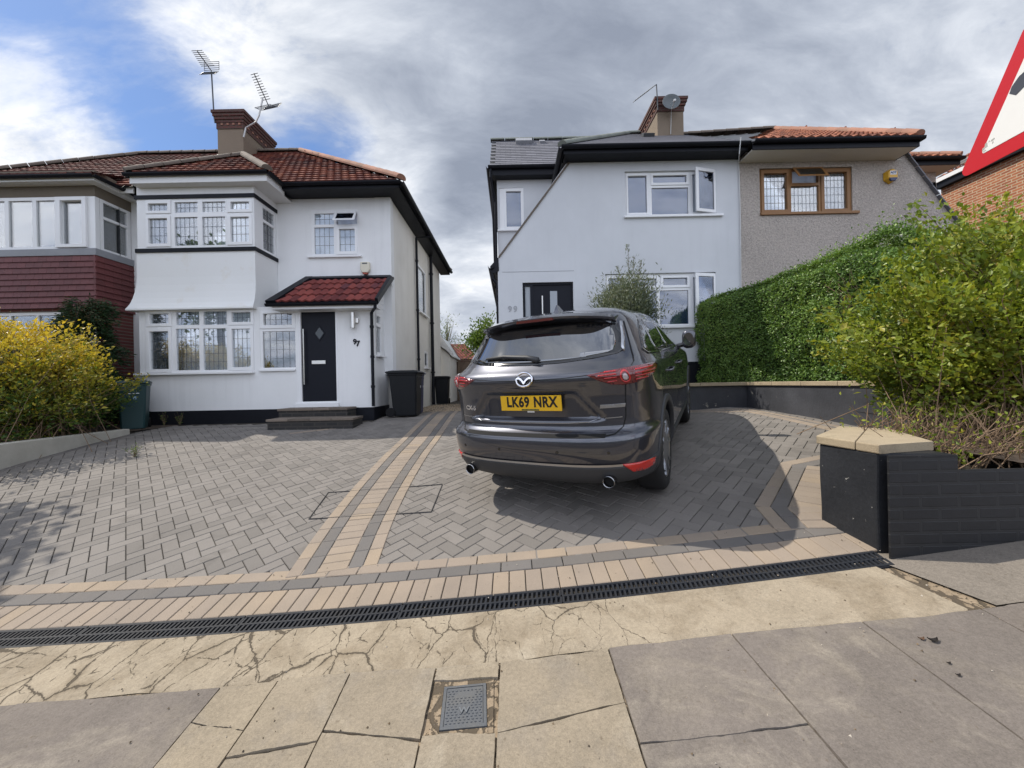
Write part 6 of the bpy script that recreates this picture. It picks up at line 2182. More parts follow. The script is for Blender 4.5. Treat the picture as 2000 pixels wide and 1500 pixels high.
    for s in (1, -1):
        for yw in (.95, 3.65):
            n = 30
            outer = [(yw + .475 * math.cos(t), .372 + .475 * math.sin(t)) for t in np.linspace(-.28, math.pi + .28, n)]
            inner = [(yw + .416 * math.cos(t), .372 + .416 * math.sin(t)) for t in np.linspace(math.pi + .32, -.32, n)]
            mb = MB(); patch(mb, outer + inner, side(s), .009, step=.05, thick=.03); part(mb, 'wheel_arch_trim', plastic, smooth=True)
        mb = MB(); patch(mb, [(1.38, .255), (3.22, .255), (3.20, .42), (1.40, .42)], side(s), .008, step=.08, thick=.02); part(mb, 'sill_trim', plastic, smooth=True)
        # glazing
        mb = MB(); patch(mb, [(.64, 1.268), (.76, 1.36), (.92, 1.448), (1.10, 1.518), (1.32, 1.556), (1.62, 1.566), (2.0, 1.545), (2.25, 1.515), (2.55, 1.42), (2.86, 1.27), (2.97, 1.195), (2.2, 1.198), (1.2, 1.212), (.72, 1.232)], side(s), .004, step=.05); part(mb, 'side_glass_surround', gloss, smooth=True)
        for poly in ([(.72, 1.27), (.83, 1.352), (.98, 1.432), (1.10, 1.478), (1.145, 1.46), (1.11, 1.232), (.76, 1.248)], [(1.165, 1.23), (1.20, 1.475), (1.32, 1.525), (1.60, 1.54), (1.86, 1.528), (1.88, 1.216)], [(1.96, 1.216), (1.94, 1.526), (2.2, 1.50), (2.50, 1.41), (2.82, 1.255), (2.86, 1.213)]):
            mb = MB(); patch(mb, poly, side(s), .007, step=.05); part(mb, 'side_window', glass, smooth=True)
        mb = MB(); strip(mb, [(.64, 1.266), (.72, 1.228), (1.2, 1.208), (2.2, 1.194), (2.98, 1.19)], side(s), .014, .008); part(mb, 'window_trim', chrome, recalc=False)
        mb = MB()
        for ln in ([(1.92, 1.19), (1.93, .9), (1.95, .43)], [(1.02, 1.20), (1.14, 1.0), (1.38, .80), (1.42, .43)], [(2.98, 1.17), (3.02, .9), (3.0, .43)], [(1.42, .43), (3.0, .43)]):
            strip(mb, ln, side(s), .006, .0015)
        part(mb, 'door_gap', seam, recalc=False)
        for yh in (1.28, 2.12):
            x = car_side_x(yh, 1.02)
            mb = MB(); mb.tube([(s * (x - .005), yh - .005, 1.02), (s * (x + .028), yh + .02, 1.022), (s * (x + .03), yh + .18, 1.026), (s * (x - .005), yh + .21, 1.028)], .012, 8); part(mb, 'door_handle', paint, smooth=True)
        # mirror
        mb = MB(); rings = []
        for k, (ox, sc) in enumerate(((.0, .5), (.015, .85), (.05, 1.0), (.11, .98), (.15, .75), (.16, .35))):
            c = Vector((s * (.915 + ox), 2.80 - .02 * k / 5, 1.255))
            rings.append([c + Vector((0, .075 * sc * math.cos(t) * (1 if math.cos(t) > 0 else .55), .115 * sc * (abs(math.sin(t)) ** .7) * math.copysign(1, math.sin(t)))) for t in np.linspace(0, 2 * math.pi, 18, endpoint=False)])
        mb.loft(rings); mr = part(mb, 'door_mirror', paint, smooth=True)
        mb = MB(); mb.tube([(s * .85, 2.82, 1.175), (s * .95, 2.80, 1.20)], .03, 8); part(mb, 'mirror_stalk', gloss, mr)
        mb = MB(); c = Vector((s * .99, 2.748, 1.255)); mb.mesh([c + Vector((.06 * math.cos(t), 0, .085 * math.sin(t))) for t in np.linspace(0, 2 * math.pi, 20, endpoint=False)] + [c + Vector((.06 * math.cos(t), .01, .085 * math.sin(t))) for t in np.linspace(0, 2 * math.pi, 20, endpoint=False)], [tuple(range(20))] + [(i, (i + 1) % 20, 20 + (i + 1) % 20, 20 + i) for i in range(20)]); part(mb, 'mirror_glass', glass, mr)
        # headlight and fog lamp at the nose
        hl = [(math.pi - tx(.45, .80), .80), (math.pi - tx(.55, .88), .88), (math.pi - tx(.8, .90), .90), (math.pi - tx(.895, .88), .88), (math.pi - tx(.86, .80), .80)]
        mb = MB(); patch(mb, hl if s > 0 else mir(hl), wrap, .006, step=.03, sx=.7); part(mb, 'headlight', clear, smooth=True)
        # exhaust tip
        mb = MB(); mb.lathe([(.037, .09), (.038, -.016), (.0415, -.020), (.045, -.016), (.045, .14)], (s * .605, .085, .345), 'Y', 28); et = part(mb, 'exhaust_tip', pipe_metal, smooth=False)
        mb = MB(); mb.lathe([(.0375, .02), (.0375, .03)], (s * .605, .085, .345), 'Y', 20); part(mb, 'exhaust_bore', seam, et)
    # windscreen, grille
    hw = [(0, 1.50), (.40, 1.49), (.52, 1.44), (.66, 1.24), (.62, 1.185), (0, 1.17)]
    mb = MB(); ws = [(math.pi - th_of(z, x=x) if x else math.pi, z) for x, z in hw]; ws2 = ws + [(2 * math.pi - a, z) for a, z in reversed(ws[1:-1])]
    patch(mb, ws2, wrap, .005, step=.04, sx=.7); part(mb, 'windscreen', glass, smooth=True)
    gp = [(math.pi - tx(.36, .82), .82), (math.pi - tx(.28, .50), .50), (math.pi + tx(.28, .50), .50), (math.pi + tx(.36, .82), .82)]
    mb = MB(); patch(mb, gp, wrap, .006, step=.04, sx=.7); part(mb, 'grille', gloss, smooth=True)
    # underside shadow box, so that no daylight shows through the wheel wells
    mb = MB(); mb.box(-.62, .62, .5, 4.1, .21, .7); part(mb, 'underbody_shadow_box', seam)
    # wiper
    c0_, c1_ = rear(-.03, 1.262), rear(-.46, 1.285)
    mb = MB(); n = Vector((0, -.85, .5)) * .02
    mb.tube([rear(.075, 1.238) + n, rear(-.02, 1.258) + n * 1.6, rear(-.25, 1.278) + n * 1.5, rear(-.44, 1.272) + n], .014, 8, rs=[.026, .02, .014, .010])
    part(mb, 'rear_wiper', plastic, smooth=True)
    # aerial fin
    mb = MB(); mb.loft([[(sx_ * w_, .90 + y_, 1.640 + z_) for sx_, w_, y_ in ((1, .03 * k, -.07 + .03 * (1 - k)), (-1, .03 * k, -.07 + .03 * (1 - k)), (-1, .02 * k, .16 - .17 * (1 - k)), (1, .02 * k, .16 - .17 * (1 - k)))] for k, z_ in ((1, .0), (.6, .03), (.3, .06), (.1, .078))])
    part(mb, 'aerial_fin', paint, bevel=.006)
    # number plate
    pf = lambda a, b, d: (a + .02, .098 + d * 1.0 + .0 * b, .922 + b)
    mb = MB(); mb.prism(rect(-.262, .262, -.060, .060), pf, -.012, 0)
    pl = part(mb, 'number_plate', mat_pbr('plate_yellow', (.72, .42, .015), .35), bevel=.003)
    lt = MB()
    pk = mat_pbr('plate_black', (.008, .008, .008), .4)
    for body_, cx_ in (('LK69', -.105), ('NRX', .130)):
        text_mb(body_, .112, lambda a, b, d: pf(cx_ + a * .80, b + .006, -.0135 - d * .3), .002, mb=lt, bold=.004, spacing=1.08)
    part(lt, 'registration', pk, pl, recalc=False)
    mb = MB(); mb.prism(rect(-.075, .075, -.057, -.046), pf, -.0135, -.0122); part(mb, 'dealer_strip', mat_pbr('plate_small_print', (.07, .09, .03), .5), pl)
    mb = MB(); mb.prism(rect(-.03, .03, -.074, -.062), pf, -.006, -.002); part(mb, 'sticker', mat_pbr('white_sticker', (.6, .6, .6), .5), pl)
    # badge: oval ring with spread wings
    c = rear(0.0, 1.112) + Vector((0, -.012, 0))
    tilt = .55
    bf = lambda a, b: c + Vector((a, b * .28 - .004, b))
    mb = MB(); n = 40; rings = []
    for k in range(n):
        t = 2 * math.pi * k / n
        ctr = bf(.068 * math.cos(t), .052 * math.sin(t))
        rd = Vector((math.cos(t), 0, math.sin(t))); fw = Vector((0, -1, .2))
        rings.append([ctr + rd * .0095 * math.cos(u) + fw * .009 * math.sin(u) for u in np.linspace(0, 2 * math.pi, 8, endpoint=False)])
    mb.loft(rings + [rings[0]], cap=False)
    wing = [(-.067, .014), (-.046, .021), (-.024, .011), (0, -.013), (.024, .011), (.046, .021), (.067, .014), (.056, .005), (.040, .005), (.022, -.008), (.006, -.030), (0, -.034), (-.006, -.030), (-.022, -.008), (-.040, .005), (-.056, .005)]
    mb.prism(wing, lambda a, b, d: bf(a, b) + Vector((0, d, 0)), -.008, .004)
    part(mb, 'badge', chrome, smooth=False)
    # chrome model letters and side script
    mb = text_mb('CX-5', .05, lambda a, b, d: Vector((-.585 + a, car_rear_y(-.585 + a, .872 + b) - .004 - d, .872 + b)), .004, bold=.0025, sx=1.15); part(mb, 'model_letters', chrome, recalc=False)
    mb = text_mb('SKYACTIV', .028, lambda a, b, d: Vector((.64 + a, car_rear_y(.64 + a, .885 + b) - .005 - d, .885 + b)), .004, bold=.002); 
    patch(mb, [(.555, .872), (.72, .872), (.725, .898), (.56, .898)], rear, .003, thick=.004); part(mb, 'script_badge', satin, recalc=False)
    mb = MB()
    for x in (-.62, -.25, .25, .62):
        p = rear(x, .565); mb.lathe([(.011, -.004), (.012, .0), (.012, .01)], (p.x, p.y, p.z), 'Y', 14)
    part(mb, 'parking_sensor', gloss)
    # wheels
    tyre = mat_pbr('tyre', (.014, .014, .015), .8)
    rimm = mat_pbr('alloy', (.46, .47, .49), .28, 1.0)
    dark = mat_pbr('wheel_dark', (.012, .012, .013), .5)
    first = None
    for yw in (.95, 3.65):
        for s in (1, -1):
            r_ = .366
            w = bpy.data.objects.new('wheel', None); COL.objects.link(w); w.empty_display_size = .1
            mb = MB(); xo, xi = .905 * s, .675 * s
            mb.lathe([(.245, xi), (.335, xi), (.358, xi + .02 * s), (r_, xi + .05 * s), (r_, xo - .055 * s), (.358, xo - .025 * s), (.335, xo - .004 * s), (.285, xo), (.248, xo - .012 * s), (.24, xo - .03 * s), (.24, xi + .02 * s)], (0, yw, r_), 'X', 56)
            t_ = mb.build('wheel', tyre, None, smooth=True); t_.parent = car
            bpy.data.objects.remove(w)
            t_.data.set_sharp_from_angle(angle=R(45))
            mb = MB(); mb.lathe([(.246, xo - .014 * s), (.25, xo - .008 * s), (.236, xo - .016 * s), (.228, xo - .05 * s), (.225, xo - .16 * s), (.23, xo - .16 * s)], (0, yw, r_), 'X', 48)
            for k in range(5):
                for dd in (-.16, .16):
                    a = 2 * math.pi * k / 5 + .3
                    p0 = Vector((xo - .035 * s, yw + .05 * math.cos(a + dd * 2.2), r_ + .05 * math.sin(a + dd * 2.2)))
                    p1 = Vector((xo - .014 * s, yw + .236 * math.cos(a + dd * 1.5), r_ + .236 * math.sin(a + dd * 1.5)))
                    mb.bar(p0, p1, .032, .026, (1, 0, 0))
            mb.lathe([(.062, xo - .045 * s), (.06, xo - .022 * s), (.03, xo - .018 * s)], (0, yw, r_), 'X', 24)
            part(mb, 'rim', rimm, t_)
            mb = MB(); mb.lathe([(.226, xo - .11 * s), (.15, xo - .09 * s), (.05, xo - .09 * s)], (0, yw, r_), 'X', 32); part(mb, 'wheel_dark_back', dark, t_)  # dark cone standing in for the shade behind the spokes
    return car


build_car()


# ------------------------------------------------------------------ plants
def leaves(name, P, D, L, wr, rnd, mat, parent=None, fold=.25, face=None):
    """folded two-triangle leaves: base points P, long axes D (unit), lengths L"""
    n = len(P)
    D = D / np.linalg.norm(D, axis=1, keepdims=True)
    rv = rng.normal(size=(n, 3))
    if face is not None:
        f_ = face / np.maximum(np.linalg.norm(face, axis=1, keepdims=True), 1e-6)
        rv = f_ + rv * .55
    S = np.cross(D, rv); S /= np.linalg.norm(S, axis=1, keepdims=True)
    U = np.cross(S, D)
    L = np.asarray(L)[:, None]
    w = L * wr
    mid = P + D * L * .45
    V = np.stack([P, mid + S * w * .5 + U * w * fold, P + D * L, mid - S * w * .5 + U * w * fold], 1).reshape(-1, 3)
    me = bpy.data.meshes.new(name)
    me.vertices.add(4 * n); me.vertices.foreach_set('co', V.ravel().astype(np.float32))
    idx = (np.arange(n)[:, None] * 4 + np.array([0, 1, 2, 0, 2, 3])).ravel()
    me.loops.add(6 * n); me.loops.foreach_set('vertex_index', idx.astype(np.int32))
    me.polygons.add(2 * n); me.polygons.foreach_set('loop_start', (np.arange(2 * n) * 3).astype(np.int32))
    me.polygons.foreach_set('loop_total', np.full(2 * n, 3, np.int32))
    at = me.attributes.new('rnd', 'FLOAT', 'FACE'); at.data.foreach_set('value', np.repeat(np.clip(rnd, 0, 1), 2).astype(np.float32))
    me.update(); me.validate()
    me.materials.append(mat)
    o = bpy.data.objects.new(name, me); COL.objects.link(o)
    if parent is not None:
        o.parent = parent
        o.matrix_parent_inverse = Matrix.Translation(-Vector(parent.location)) if parent.parent is None else Matrix()
    return o


def lump(P, s, seed=0):
    """cheap smooth noise in [-1,1]"""
    q = P * s + seed * 7.13
    return (np.sin(q[:, 0] * 1.7 + np.sin(q[:, 1] * 1.3 + seed)) + np.sin(q[:, 1] * 2.1 + np.sin(q[:, 2] * 1.9 + 2 * seed)) + np.sin(q[:, 2] * 1.6 + np.sin(q[:, 0] * 2.3 + 3 * seed))) / 3


def twigs(name, mat, parent, items, r0=.006, r1=.002):
    mb = MB()
    for pts in items:
        mb.cur = random.random()
        n = len(pts)
        mb.tube(pts, r0, 4, cap=False, rs=[r0 + (r1 - r0) * i / (n - 1) for i in range(n)])
    return mb.build(name, mat, parent, recalc=False)


M['leaf_hedge'] = leaf_mat('privet_leaf', [(0.055, 0.115, 0.028), (0.105, 0.190, 0.042), (0.155, 0.255, 0.058), (0.22, 0.33, 0.075), (0.31, 0.34, 0.085)], .25, .36)
M['leaf_bush'] = leaf_mat('yellow_green_leaf', [(0.085, 0.135, 0.022), (0.16, 0.22, 0.03), (0.235, 0.29, 0.04), (0.31, 0.33, 0.045), (0.36, 0.27, 0.06)], .35, .42)
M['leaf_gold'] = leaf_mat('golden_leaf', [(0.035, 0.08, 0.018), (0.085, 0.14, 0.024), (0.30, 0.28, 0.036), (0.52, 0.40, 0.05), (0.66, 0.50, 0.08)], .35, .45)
M['leaf_dark'] = leaf_mat('conifer_spray', [(0.010, 0.028, 0.012), (0.018, 0.045, 0.016), (0.03, 0.065, 0.022), (0.10, 0.06, 0.03)], .12, .6)
M['leaf_olive'] = leaf_mat('olive_leaf', [(0.07, 0.095, 0.055), (0.115, 0.145, 0.085), (0.17, 0.19, 0.13), (0.25, 0.26, 0.20)], .25, .5)
M['leaf_tree'] = leaf_mat('tree_leaf', [(0.05, 0.10, 0.02), (0.09, 0.16, 0.03), (0.15, 0.22, 0.04), (0.2, 0.25, 0.06)], .35, .5)
M['leaf_pale'] = leaf_mat('pale_tree_leaf', [(0.12, 0.16, 0.09), (0.2, 0.24, 0.15), (0.28, 0.3, 0.2)], .35, .5)
M['hedge_core'] = surf('light_block_dark', (0.022, 0.03, 0.012), .95, .5, 8, 30, .4)


def build_hedge():
    zb = W(1456, 745, 7.4).z - .10
    path = [(4.30, 8.62), (4.16, 8.50), (4.20, 8.25), (4.62, 7.35), (4.86, 6.6), (5.04, 5.6), (5.14, 4.7), (5.25, 3.6)]
    def top(y): return CZ + 1.78 + .15 * max(0, min(1, (8.0 - y) / 2.4)) - .62 * max(0, min(1, (5.7 - y) / 1.9))
    t = thing('hedge', 'dense clipped green privet hedge growing above the low black retaining wall', 'hedge', (4.9, 6.4, zb))
    # sampled outer skin
    P = []; N = []
    segs = [(Vector(a), Vector(b)) for a, b in zip(path[:-1], path[1:])]
    lens = [(b - a).length for a, b in segs]
    total = sum(lens)
    for k in range(52000):
        u = random.random() * total; i = 0
        while u > lens[i]: u -= lens[i]; i += 1
        a, b = segs[i]; p = a.lerp(b, u / lens[i]); d = (b - a).normalized()
        n = Vector((d.y, -d.x))            # towards the drive
        zt = top(p.y)
        P.append((p.x, p.y, zb + (zt - zb) * random.random())); N.append((n.x, n.y, 0.15))
    P = np.array(P); N = np.array(N)
    depth = lump(P, 2.3, 1) * .06 + lump(P, 7.5, 2) * .055 + lump(P, 15, 3) * .025 + rng.normal(size=len(P)) * .025
    edge = np.clip((np.array([top(y) for y in P[:, 1]]) - P[:, 2]) / .22, 0, 1)
    near = np.clip((6.8 - P[:, 1]) / 2.5, 0, 1)
    depth = depth * (1 + .9 * near)
    P2 = P + N * depth[:, None] * np.array([1, 1, .2]) - N * ((1 - edge) ** 2 * .16)[:, None]
    # crown of the hedge
    nt = 26000
    yy = rng.uniform(3.6, 8.6, nt)
    face = np.interp(-yy, [-8.62, -8.25, -7.35, -6.6, -5.6, -4.7, -3.6], [4.3, 4.2, 4.62, 4.86, 5.04, 5.14, 5.25])
    xx = face + .08 + rng.uniform(0, 1.0, nt)
    zz = np.array([top(y) for y in yy])
    T = np.stack([xx, yy, zz], 1)
    shoots = np.clip((7.0 - yy) / 1.2, 0, 1)
    T[:, 2] += lump(T, 2.5, 4) * .05 + rng.exponential(.016, nt) * (1 + 2.2 * shoots) + (.10 * shoots) * np.clip(lump(T, 3.3, 9), 0, 1) * 2.2 - .03
    PP = np.concatenate([P2, T]); NN = np.concatenate([N, np.tile([(-.1, -.1, 1.0)], (nt, 1))])
    D = NN * .25 + rng.normal(size=PP.shape) * .75 + np.array([0, 0, .1])
    L = rng.uniform(.028, .05, len(PP)) * np.interp(PP[:, 1], [3.5, 8], [1.1, .95])
    r = .42 + .22 * lump(PP, 1.6, 5) + rng.normal(size=len(PP)) * .17
    leaves('foliage', PP, D, L, .58, r, M['leaf_hedge'], t, face=NN + np.array([-.1, 0, .45]))
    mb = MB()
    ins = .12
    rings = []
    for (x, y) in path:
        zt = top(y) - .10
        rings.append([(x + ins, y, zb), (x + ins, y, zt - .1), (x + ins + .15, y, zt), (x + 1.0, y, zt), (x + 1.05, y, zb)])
    mb.loft(rings); mb.build('stems_or_core', M['hedge_core'], t)  # solid dark core added inside the leaves to block light
    # a bare patch of brown twigs in the middle of the face
    it = []
    for k in range(40):
        y = random.gauss(5.75, .12); z = random.uniform(.35, 1.35) + CZ
        x = 5.0
        p = Vector((x, y, z)); it.append([p, p + Vector((-.05, random.gauss(0, .05), .12)), p + Vector((-.09, random.gauss(0, .1), .28))])
    twigs('twigs', M['twig'], t, it, .005, .002)


build_hedge()


def loose_bush(name, label, cen, rad, nstem, nleaf, leaf, mat, wr, base_z, colf, spread=1.0, bare=.25, seed=1, core=None, twig_r=.007, cut=None, lumpy=.12, bmin=None):
    t = thing(name, label, 'bush', (cen[0], cen[1], base_z))
    C = Vector(cen); Rr = Vector(rad)
    it = []; tips = []
    for k in range(nstem):
        # each stem aims at a point of the crown's shell
        while True:
            v = Vector((random.gauss(0, 1), random.gauss(0, 1), random.gauss(.25, .9)))
            if v.length > .1: v.normalize(); break
        lobe = math.sin(v.x * 5 + seed) * math.sin(v.y * 4.3 + 2 * seed) * math.sin(v.z * 4.7 + 1)
        rr = random.uniform(.5, 1.12) * (1 + lumpy * lobe)
        tip = Vector((C.x + v.x * Rr.x * rr, C.y + v.y * Rr.y * rr, C.z + v.z * Rr.z * rr))
        if cut and cut(tip): continue
        b = Vector((C.x + random.gauss(0, .28) * Rr.x * spread, C.y + random.gauss(0, .28) * Rr.y * spread, base_z))
        if bmin: b.x = max(b.x, bmin[0]); b.y = max(b.y, bmin[1])
        m1 = b.lerp(tip, .4) + Vector((random.gauss(0, .07), random.gauss(0, .07), .16 * Rr.z)); m2 = b.lerp(tip, .75) + Vector((random.gauss(0, .05), random.gauss(0, .05), .1 * Rr.z))
        it.append([b, m1, m2, tip]); tips.append((m1, m2, tip))
    twigs('stems_or_core', M['twig'], t, it, twig_r, .002)
    per = nleaf // len(tips)
    P = []; D = []
    for m1, m2, tip in tips:
        d = (tip - m2).normalized()
        for q in range(per):
            u = random.random()
            if u < .72: c = m2.lerp(tip, random.random() ** .7)
            else: c = m1.lerp(m2, random.random())
            s = .042 * (1 + .6 * random.random())
            P.append((c.x + random.gauss(0, s), c.y + random.gauss(0, s), c.z + random.gauss(0, s)))
            D.append((d.x + random.gauss(0, .7), d.y + random.gauss(0, .7), d.z * .6 + .35 + random.gauss(0, .55)))
    P = np.array(P); D = np.array(D)
    keep = P[:, 2] > base_z + .02
    lowb = (P[:, 2] - base_z) / (2 * Rr.z)
    keep &= rng.random(len(P)) < np.clip((lowb + .12) / max(bare, 1e-3), .12, 1)
    P = P[keep]; D = D[keep]
    L = leaf * np.clip(rng.normal(1.0, .28, len(P)), .45, 1.7)
    fc = (P - np.array([C.x, C.y, C.z])) / np.array([Rr.x, Rr.y, Rr.z]); fc /= np.maximum(np.linalg.norm(fc, axis=1, keepdims=True), 1e-6)
    leaves('foliage', P, D, L, wr, colf(P), mat, t, face=fc * .7 + np.array([-.1, 0, .7]))
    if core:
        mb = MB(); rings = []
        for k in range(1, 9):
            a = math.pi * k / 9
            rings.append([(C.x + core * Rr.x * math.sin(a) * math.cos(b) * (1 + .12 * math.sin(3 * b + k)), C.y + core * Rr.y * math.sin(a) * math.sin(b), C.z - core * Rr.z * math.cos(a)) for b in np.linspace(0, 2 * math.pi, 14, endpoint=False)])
        mb.loft(rings); mb.build('light_block_core', M['hedge_core'], t)  # added dark core, keeps light from passing through the bush
    return t


zpl = CZ - .60
loose_bush('bush', 'loose untrimmed yellow-green bush with bare brown twigs at its foot, in the black planter', (4.62, 3.45, CZ + .33), (1.45, .95, 1.02), 560, 76000, .049, M['leaf_bush'], .55, zpl,
           lambda P: .45 + .25 * lump(P, 2.0, 3) + rng.normal(size=len(P)) * .2, spread=1.25, bare=.40, core=.5, twig_r=.0045, lumpy=.28, bmin=(2.95, 2.6))
# low dry skirt of the same bush spilling over the coping
it = []
for k in range(620):
    x = random.uniform(2.82, 4.6); y = random.uniform(2.5, 3.3)
    h_ = random.uniform(.1, .42)
    b = Vector((x, y, zpl - .02)); d = Vector((random.gauss(-.03, .12), random.gauss(-.08, .13), h_))
    it.append([b, b + d * .5 + Vector((random.gauss(0, .03), random.gauss(0, .03), .03)), b + d])
dry = thing('dry_shrub', 'tangle of dry brown twigs along the top of the black planter wall', 'shrub', (3.5, 2.8, zpl))
twigs('stems_or_core', M['twig'], dry, it, .0045, .0015)
Pd = np.stack([rng.uniform(2.75, 4.6, 2600), rng.uniform(2.46, 3.3, 2600), zpl + .02 + rng.exponential(.12, 2600)], 1)
keep = lump(Pd, 4.5, 6) > .02
Pd = Pd[keep]
leaves('foliage', Pd, rng.normal(size=Pd.shape) + np.array([0, -.2, .5]), rng.uniform(.022, .042, len(Pd)), .55, .4 + rng.normal(size=len(Pd)) * .25, M['leaf_bush'], dry)

zbed = W(246, 838, 6.95).z - .05
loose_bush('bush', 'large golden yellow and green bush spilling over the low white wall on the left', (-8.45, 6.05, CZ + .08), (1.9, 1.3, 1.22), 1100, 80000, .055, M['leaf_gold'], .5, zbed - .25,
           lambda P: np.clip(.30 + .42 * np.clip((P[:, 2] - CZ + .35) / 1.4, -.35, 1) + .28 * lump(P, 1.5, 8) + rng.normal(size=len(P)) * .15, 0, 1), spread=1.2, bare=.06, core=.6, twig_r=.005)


def build_conifer():
    base = Vector((-8.55, 7.75, zbed))
    t = thing('conifer', 'dark drooping conifer squeezed between the yellow bush and the white house', 'tree', base)
    mb = MB(); mb.tube([base, base + Vector((.05, 0, 1.2)), base + Vector((-.05, 0, 2.5))], .06, 8, rs=[.07, .05, .02]); mb.build('trunk', M['bark'], t)
    P = []; D = []
    it = []
    for k in range(170):
        h = random.uniform(.15, 2.45)
        r = (1.02 - .22 * h) * random.uniform(.6, 1.05)
        a = random.uniform(0, 2 * math.pi)
        p0 = base + Vector((0, 0, h)); p1 = p0 + Vector((math.cos(a) * r * .6, math.sin(a) * r * .5, .16)); p2 = p0 + Vector((math.cos(a) * r, math.sin(a) * r * .75, -.05))
        it.append([p0, p1, p2])
        for q in range(150):
            u = random.random() ** .7
            c = p0.lerp(p1, u * 2) if u < .5 else p1.lerp(p2, u * 2 - 1)
            P.append(c + Vector((random.gauss(0, .05), random.gauss(0, .05), random.gauss(-.02, .045)))); d = (p2 - p0).normalized()
            D.append((d.x + random.gauss(0, .5), d.y + random.gauss(0, .5), -.25 + random.gauss(0, .35)))
    twigs('branches', M['bark'], t, it, .012, .004)
    P = np.array([tuple(p) for p in P]); D = np.array(D)
    leaves('crown', P, D, rng.uniform(.05, .10, len(P)), .28, np.clip(.35 + .2 * lump(P, 2, 3) + rng.normal(size=len(P)) * .15 + .35 * (P[:, 2] > CZ + 1.35) * (rng.random(len(P)) < .3), 0, 1), M['leaf_dark'], t)


build_conifer()


def build_tree(name, label, base, height, cz, rad, nleaf, leaf, wr, mat, trunk=.03, nbr=40, gap=.0, seed=3, cat='tree', up=.3):
    t = thing(name, label, cat, base)
    base = Vector(base)
    top = base + Vector((0, 0, height))
    it = []; P = []; D = []
    fork = base + Vector((0, 0, cz - rad[2] * .75))
    mb = MB(); mb.tube([base, base.lerp(fork, .5) + Vector((trunk * .5, 0, 0)), fork, base + Vector((0, 0, cz + rad[2] * .3))], trunk, 8, rs=[trunk * 1.3, trunk, trunk * .8, trunk * .3]); mb.build('trunk', M['bark'], t)
    per = nleaf // nbr
    for k in range(nbr):
        v = Vector((random.gauss(0, 1), random.gauss(0, 1), random.gauss(.2, .8))).normalized()
        rr = random.uniform(.45, 1.08)
        tip = base + Vector((v.x * rad[0] * rr, v.y * rad[1] * rr, cz + v.z * rad[2] * rr))
        m = fork.lerp(tip, .55) + Vector((0, 0, .1 * rad[2]))
        it.append([fork, m, tip])
        d = (tip - m).normalized()
        s = .16 * max(rad)
        for q in range(per):
            c = m.lerp(tip, random.random() ** .6)
            P.append((c.x + random.gauss(0, s), c.y + random.gauss(0, s), c.z + random.gauss(0, s)))
            D.append((d.x * .6 + random.gauss(0, .6), d.y * .6 + random.gauss(0, .6), up + d.z * .5 + random.gauss(0, .5)))
    twigs('branches', M['bark'], t, it, trunk * .4, trunk * .08)
    P = np.array(P); D = np.array(D)
    if gap:
        k = lump(P, 3.2 / max(rad), seed) > -gap
        P, D = P[k], D[k]
    leaves('crown', P, D, rng.uniform(leaf * .7, leaf * 1.3, len(P)), wr, .45 + .22 * lump(P, 2.5 / max(rad), seed + 2) + rng.normal(size=len(P)) * .18, mat, t)
    return t


# olive tree in front of number 99, with two long leaders
ob = (W(1228, 600, 7.75).x, 7.75, CZ - .42)
ol = build_tree('olive_tree', 'young grey-green olive tree standing behind the car in front of number 99', ob, 2.9, 1.78, (.64, .52, .80), 24000, .072, .24, M['leaf_olive'], .028, 90, .6, 5, up=.45)
it = []; P = []; D = []
for px, py in ((1226, 478), (1253, 508), (1205, 520), (1238, 500)):
    tip = W(px, py, 7.7); b = Vector(ob) + Vector((0, 0, 1.7))
    it.append([b, b.lerp(tip, .5) + Vector((.02, 0, .05)), tip])
    for q in range(110):
        c = b.lerp(tip, random.uniform(.45, 1)); P.append((c.x + random.gauss(0, .025), c.y + random.gauss(0, .03), c.z)); D.append((random.gauss(0, .6), random.gauss(0, .6), .8))
twigs('leader', M['bark'], ol, it, .009, .003)
leaves('leader_leaves', np.array(P), np.array(D), rng.uniform(.04, .08, len(P)), .2, .5 + rng.normal(size=len(P)) * .2, M['leaf_olive'], ol)
# planter for the olive
pb = MB(); pb.lathe([(.16, -.06), (.2, .0), (.23, .3), (.25, .34), (.22, .34), (.20, .28)], (ob[0], ob[1], gz(ob[0], 7.7) + .06), 'Z', 20)
aset(pb.build('plant_pot', M['anthracite']), 'dark round pot holding the olive tree behind the car', 'pot')

# a taller tree just outside the frame on the left; it shades the near end of the low wall and the drive
build_tree('street_tree', 'leafy tree standing left of the frame, its shade lying across the drive', (-9.5, 3.9, gz(-7, 4)), 5.4, 4.55, (1.7, 1.5, 1.0), 22000, .17, .6, M['leaf_tree'], .12, 90, .6, 6)
build_tree('garden_tree', 'bright green leafy tree beyond the wooden fence, against the wall of number 99', (-1.35, 19.5, .8), 4.5, 2.75, (1.0, .8, 1.6), 5200, .13, .6, M['leaf_tree'], .06, 50, .3, 2)
build_tree('garden_tree', 'small pale feathery tree showing above the cream outhouse', (-4.05, 24, .8), 5, 3.6, (.8, .6, 1.5), 1500, .14, .3, M['leaf_pale'], .05, 40, .1, 4)


